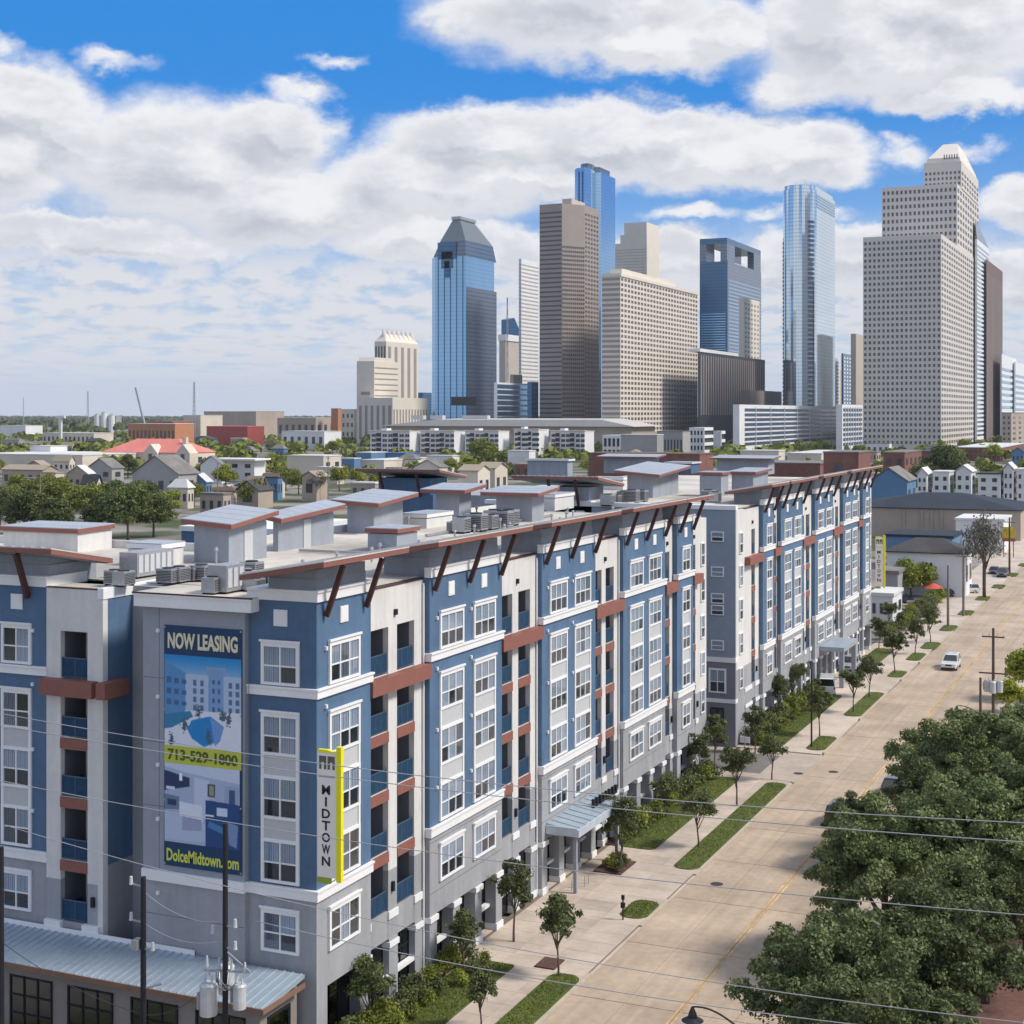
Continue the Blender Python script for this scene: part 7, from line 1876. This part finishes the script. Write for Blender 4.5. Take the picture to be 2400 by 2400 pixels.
# brown octagon
o, x0, x1, y0, y1, h = tower(1260, 1352, 1408, 475, 1400, C_BROWN, 'brown granite octagonal tower with flat roof and plant box')
c = 10
x1b = x1 - 4
P8 = [(x0, y0 + 14), (x0 + 2, y0), (x1 - 14, y0 - 2), (x1, y0 + 20), (x1 + 1, y1 - 8), (x1 - 12, y1 + 4), (x0 + 14, y1 + 4), (x0, y1 - 14)]
body(o, P8, 0, h, C_BROWN)
for a in (2, 3): facegrid(o, P8[a], P8[a + 1], 4, h - 38 if a == 2 else h - 6, (11, 5)[a - 2], 46 if a == 2 else 50, .5, .42, TW)
facegrid(o, P8[1], P8[2], 4, h - 6, 1, 50, .98, .34, mat('bronze_window', (.10, .09, .095), .35, .2), off=.2)
MB().box(x0 + 20, x1 - 10, y0 + 12, y1 - 16, h, h + 6).build('plant_room', C_WARM, o)
# stepped beige
o, x0, x1, y0, y1, h = tower(1440, 1516, 1545, 520, 1900, C_CREAM, 'stepped beige tower behind the gridded tan tower')
w = x1 - x0
body(o, rectp(x0, x1, y0, y1), 0, zof(568, 1900), C_CREAM); body(o, rectp(x0 + w * .18, x1 - .2, y0 + .2, y1), zof(568, 1900), zof(548, 1900), C_CREAM); body(o, rectp(x0 + w * .30, x1 - .4, y0 + .4, y1), zof(548, 1900), h, C_CREAM)
facegrid(o, (x0, y0), (x1, y0), 60, zof(580, 1900), 1, 48, .98, .25, C_WARM, 'window_panes')
# gridded tan tower
o, x0, x1, y0, y1, h = tower(1411, 1454, 1635, 642, 1330, C_WARM, 'broad tan tower with a dense grid of square windows')
body(o, rectp(x0, x1, y0, y1), 0, h, C_CREAM); facegrid(o, (x1, y0), (x1, y1), 2, h - 2, 26, 33, .55, .5, mat('grid_window', (.13, .105, .10), .35, var=.3, scale=.05)); facegrid(o, (x0, y0), (x1, y0), 2, h - 2, 1, 33, .99, .5, C_BROWN)
MB().box(x0 + 3, x1 - 3, y0 + 12, y0 + (y1 - y0) * .72, h, h + 6).build('plant_room', C_CREAM, o); MB().box(x0 - .6, x1 + .8, y0 - .6, y1 + .6, h - 2, h + .6).build('cornice', C_CREAM, o)
# open crown blue tower
D_ = 1780; o, x0, x1, y0, y1, h = tower(1640, 1704, 1783, 612, D_, TGD, 'dark blue tower with an open portal crown, between the tan and the round towers')
body(o, rectp(x0, x1, y0, y1), 0, h, TGD); body(o, rectp(x1 - .5, x1 + .5, y0 + .5, y1), 0, h, TGS, 'slate_face_sheet'); zt = zof(570, D_); z2 = zof(557, D_)
w, l = (x1 - x0), (y1 - y0)
for (a, b_) in ((0, .24), (.76, 1)):
    for (c0, c1) in ((0, .22), (.78, 1)): MB().box(x0 + w * a, x0 + w * b_, y0 + l * c0, y0 + l * c1, h, zt).build('crown_pier', TGS, o)
MB().box(x0, x1, y0, y1, zt, z2).build('crown_beam', TGD, o)
MB().box(x0 + w * .3, x1 - w * .25, y0 + l * .3, y1 - l * .3, h, h + 4).build('plant_room', PANEL, o)
facegrid(o, (x1 + .5, y0 + .5), (x1 + .5, y1), 60, h - 20, 1, 30, .96, .4, TGM); facegrid(o, (x0, y0), (x1, y0), 60, h - 60, 1, 30, .9, .3, TGM)
o, x0, x1, y0, y1, h = tower(1732, 1744, 1780, 697, 1700, C_WARM, 'slim beige tower standing against the open crown blue tower')
body(o, rectp(x0, x1, y0, y1), 0, h, C_CREAM); facegrid(o, (x1, y0), (x1, y1), 40, h - 4, 5, 22, .4, .4, C_BROWN)
o, x0, x1, y0, y1, h = tower(1638, 1640, 1793, 824, 1430, C_DARK, 'dark grey ribbed slab below the open crown blue tower', wy=None)
body(o, rectp(x0 - 1, x1, y0, y1), 0, h, C_DARK); facegrid(o, (x1, y0), (x1, y1), 30, h - 3, 30, 1, .4, 1, C_BROWN, 'rib'); MB().box(x0 - 10.5, x1 + .5, y0 - .5, y0 + (y1 - y0) * .55, h, h + 3).build('white_roof_edge', TRIM, o)
o, x0, x1, y0, y1, h = tower(1735, 1758, 1832, 914, 1560, C_BROWN, 'low brown block between the ribbed slab and the round glass tower', name='office_building'); body(o, rectp(x0, x1, y0, y1), 0, h, C_BROWN)
# round glass tower
o, x0, x1, y0, y1, h = tower(1827, 1905, 1957, 440, 1600, TGP, 'pale blue glass tower with a rounded side and domed top')
w = x1 - x0; P_ = []
for k in range(19):
    a = math.pi + math.pi * k / 18 ; P_.append(((x0 + x1) / 2 + w / 2 * math.cos(a), y0 + w / 2 + w / 2 * math.sin(a)))
P_ += [(x1, y1), (x0, y1)]
body(o, P_, 0, h, TGP); cxm, cym = (x0 + x1) / 2, y0 + w / 2
body(o, [(cxm + (a - cxm) * .93, cym + (b_ - cym) * .93) for a, b_ in P_], h, zof(430, 1600), TGP, 'crown')
for k in (1, 2, 13, 14, 15): facegrid(o, P_[k], P_[k + 1], 8, h * (.80 if k < 10 else .88), 1, 46, .8, .62, TGS, off=.6)
facegrid(o, P_[18], P_[19], h * .93, h - 4, 1, 5, .98, .55, TGB)
# right neighbours
for (uL, uN, uR, vt, D, m, lab, ww) in ((1928, 1935, 1968, 835, 1700, C_LT, 'pale grey office block right of the round tower foot', 1), (1957, 1960, 1974, 866, 1900, C_WARM, 'thin tan block beside the pale grey office', 0), (1972, 1976, 1995, 828, 1850, TGD, 'thin dark glass block left of the tan slab', 1), (1994, 2006, 2030, 782, 1700, C_WARM, 'plain tan slab touching the big white tower', 0)):
    o, x0, x1, y0, y1, h = tower(uL, uN, uR, vt, D, m, lab, name='office_building'); body(o, rectp(x0, x1, y0, y1), 0, h, m)
    if ww: facegrid(o, (x1, y0), (x1, y1), 10, h - 3, 3, 20, .5, .5, TW if m != TGD else C_LT)
# big white stepped tower
D_ = 1300; o, x0, x1, y0, y1, h = tower(2023, 2206, 2297, 548, D_, C_WHITE, 'huge white stepped tower with punched windows and a pyramid top')
body(o, rectp(x0, x1, y0, y1), 0, h, C_WHITE)
facegrid(o, (x0, y0), (x1, y0), 4, h - 3, 17, 35, .46, .5, TW); facegrid(o, (x1, y0), (x1, y1), 4, h - 3, 18, 35, .5, .48, TW)
h2 = zof(432, D_); xa2 = x_on(2067, y0 + 14); y2 = y0 + 12
xr = x_on(2243, y2); 
x1u = x1 - 1
# upper masses: set back on the street side of the lower one
def upper(uL, uN, uR, vt0, vt1, Dn, nx, ny, nz, m=C_WHITE):
    a1 = x1 - .6; b0 = y_on(uN, a1); a0 = x_on(uL, b0); b1 = y_on(uR, a1); Dn = -a1 * SN + b0 * CS; z0_, z1_ = h, zof(vt1, Dn)
    body(o, rectp(a0, a1, b0, b1), z0_ - 1, z1_, m)
    facegrid(o, (a0, b0), (a1, b0), z0_ + 2, z1_ - 2, nx, nz, .46, .5, TW); facegrid(o, (a1, b0), (a1, b1), z0_ + 2, z1_ - 2, ny, nz, .5, .48, TW)
    return a0, a1, b0, b1, z1_
a0, a1, b0, b1, z1_ = upper(2067, 2243, 2294, 552, 430, 1318, 17, 9, 8); h = z1_
a0, a1, b0, b1, z2_ = upper(2166, 2253, 2293, 434, 392, 1322, 9, 7, 3)
mb = MB(); mb.prism(rectp(a0, a1, b0, b1), z2_, z2_ + 6); mb.build('crown_base', C_WHITE, o)
za = z2_ + 6; zb_ = zof(322, -a1 * SN + b0 * CS); wv, lv = a1 - a0, b1 - b0
MB().prism(rectp(a0 + 2, a1 - 1, b0 + 2, b1 - 2), za, za + (zb_ - za) * .2, rectp(a0 + 3, a1 - 2, b0 + 3, b1 - 3)).build('crown_wall', C_CREAM, o)
MB().prism(rectp(a0 + 3, a1 - 2, b0 + 3, b1 - 3), za + (zb_ - za) * .2, zb_, rectp(a0 + wv * .38, a1 - wv * .24, b0 + lv * .25, b1 - lv * .35)).build('pyramid_top', C_CREAM, o)
facegrid(o, (a0 + wv * .5, b0 + 2.5), (a1 - 3, b0 + 2.5), za + 2, za + 8, 6, 1, .4, .7, TW)
o, x0, x1, y0, y1, h = tower(2285, 2290, 2318, 560, 1500, C_LT, 'pale banded slab just behind the right side of the big white tower')
body(o, rectp(x0, x1, y0, y1), 0, h, C_LT); facegrid(o, (x1, y0), (x1, y1), 8, h - 4, 1, 44, .98, .4, TGM); MB().prism(rectp(x0, x1, y0, y1), h, zof(515, 1500), rectp(x0, x1 - 2, y0, y0 + 10)).build('slanted_top', TGS, o)
o, x0, x1, y0, y1, h = tower(2310, 2312, 2350, 607, 1550, C_RED, 'plain brown red tower on the right of the big white tower'); body(o, rectp(x0, x1, y0, y1), 0, h, C_RED)
facegrid(o, (x1, y0), (x1, y1), 6, h - 14, 14, 1, .35, 1, C_BROWN, 'rib')
for (uL, uN, uR, vt, D, lab) in ((2344, 2348, 2382, 830, 1600, 'pale banded office right of the brown red tower'), (2376, 2380, 2425, 848, 1700, 'second pale banded office cut by the right edge')):
    o, x0, x1, y0, y1, h = tower(uL, uN, uR, vt, D, C_LT, lab, name='office_building'); body(o, rectp(x0, x1, y0, y1), 0, h, C_LT); facegrid(o, (x1, y0), (x1, y1), 8, h - 12, 1, 11, .98, .42, TGM)
# long white office
for (uL, uN, uR, lab) in ((1730, 1733, 1972, 'long low white office with horizontal window bands'), (1972, 1974, 2022, 'short right hand wing of the long white office')):
    D_ = 1150; o, x0, x1, y0, y1, h = tower(uL, uN, uR, 948, D_, C_LT, lab, name='office_building'); body(o, rectp(x0 - 4, x1, y0, y1), 0, h, W_WHITE)
    L = y1 - y0
    for j in range(8):
        z = h - 4 - j * 3.75
        if z < 2: break
        mb = MB(); mb.box(x1, x1 + .35, y0 + L * .04, y1 - L * .04, z - 1.1, z + 1.1); mb.build('window_band', BGLW, o)
    for k in range(1, 8): MB().box(x1, x1 + .6, y0 + L * k / 8 - .4, y0 + L * k / 8 + .4, 1, h - 1.5).build('pilaster', W_WHITE, o)
for (u, w, vt, lab, m) in ((1440, 30, 1020, 'small sunlit ochre block at the tip of the long hall roof', W_ORANGE), (2060, 60, 1040, 'low pale canopy building at the foot of the big white tower', W_WHITE), (2215, 90, 1046, 'low dark roofed pavilion at the foot of the big white tower', W_GREY)):
    house(u - w // 2, u + w // 2 - 6, u + w // 2, 1064, vt, 'flat', m, R_GREY, lab, cat='building', name='low_building', win=(4, 0, 1), D=1120)
# houses and sheds filling the blocks between (each one its own thing)
rr = random.Random(21)
CN = {'cream': W_CREAM, 'tan': W_TAN, 'white': W_WHITE, 'grey': W_GREY, 'brick red': W_BRICK, 'blue': W_BLUE}
RN = {'white': R_WHITE, 'grey': R_GREY, 'dark': R_DARK, 'tan': R_TAN}
SPOTS = [(90, 1138, 'right behind the left green trees'), (335, 1198, 'on the lawn under the big grey house'), (425, 1192, 'between the big grey house and the thin grey pole'), (505, 1212, 'right behind the long blue rear wing'), (600, 1190, 'below the dark gabled house'), (640, 1172, 'below the brown roofed small house'), (775, 1135, 'behind the three lime trees'), (930, 1140, 'behind the second canopy roof'), (860, 1172, 'tight behind the dark blue canopy wing'), (150, 1108, 'behind the pink cream house'), (385, 1130, 'at the left rear of the big grey house'), (740, 1092, 'before the stepped cream building'), (160, 1062, 'left of the red roofed hall'), (225, 1048, 'behind the red roofed hall, at its left end'), (480, 1045, 'right of the red roofed hall'), (560, 1050, 'above the white cubic house'), (640, 1052, 'below the white depot'), (710, 1048, 'below the long tan horizon building'),
         (30, 1055, 'above the cream windowless warehouse'), (190, 1160, 'behind the bright green tree'), (215, 1190, 'between the dark clump and the green trees'), (585, 1075, 'behind the white cubic house roof'), (655, 1080, 'left of the stepped cream building'), (960, 1118, 'below the long cream warehouse'),
         (1010, 1140, 'behind the third penthouse canopy'), (1285, 1075, 'right of the plain white block'), (1330, 1068, 'before the rightmost apartment block'), (1700, 1072, 'below the lower white parking deck'), (1590, 1068, 'behind the red brick warehouse'), (2045, 1085, 'behind the blue gabled house'),
         (2300, 1062, 'right of the shaded brick parking building'), (2390, 1088, 'behind the last townhouse'), (1490, 1085, 'before the grey windowless building'), (1850, 1100, 'left of the small windowed brick building'), (420, 1060, 'right end behind the red roofed hall'), (60, 1160, 'left of the grey wooden pole'),
         (470, 1165, 'left of the low red brown hipped house'), (1240, 1125, 'behind the blue penthouse'), (980, 1062, 'before the second apartment block'), (890, 1060, 'before the leftmost apartment block')]
for (u, v, where) in SPOTS:
    wn = rr.choice(list(CN)); rn = rr.choice(list(RN)); w = rr.randint(34, 60) * (1 if v < 1120 else 1.3); rf = rr.choice(('flat', 'gable', 'hip')); hgt = rr.uniform(5, 9)
    D = dist_of(v); vt = HV + (H - hgt) * F / D
    house(u - w / 2, u + w * .25, u + w / 2, v, vt, rf, CN[wn], RN[rn], 'small %s building, %s %s roof, %s' % (wn, rn, {'flat': 'flat', 'gable': 'gabled', 'hip': 'hipped'}[rf], where), cat='building', name='low_building', win=(3, 2, 1), D=D, vr=vt - 3 * F / D, ax=rr.choice('xy'))
# blue tarpaulin lots / vehicles far away
for (u, v, pm, lab) in ((493, 1036, R_BLUE, 'bright blue container lot left on the road under the red fronted store'), (585, 1036, R_BLUE, 'bright blue container lot right on the road under the red fronted store')):
    x, y = at(u, v); o = thing('shipping_container', (x, y, 0), lab, 'container'); MB().box(x - 9, x + 6, y, y + 4, 0, 5).build('box', pm, o); MB().box(x + 6, x + 6.3, y + .4, y + 3.6, .3, 4.6).build('door', BLUE, o)
# ------------------------------------------------------------------ air
HAZE = True
if HAZE:
    hm = bpy.data.materials.new('thin_haze'); hm.use_nodes = True; t = hm.node_tree; t.nodes.clear()
    vo = t.nodes.new('ShaderNodeVolumePrincipled'); vo.inputs['Color'].default_value = (.80, .88, 1.0, 1); vo.inputs['Density'].default_value = 0.00004; vo.inputs['Anisotropy'].default_value = .1
    out = t.nodes.new('ShaderNodeOutputMaterial'); t.links.new(vo.outputs[0], out.inputs['Volume'])
    props(MB().box(-11500, 9500, -400, 14500, -1.2, 330).build('haze', hm), 'thin pale blue air haze', 'haze', kind='stuff')
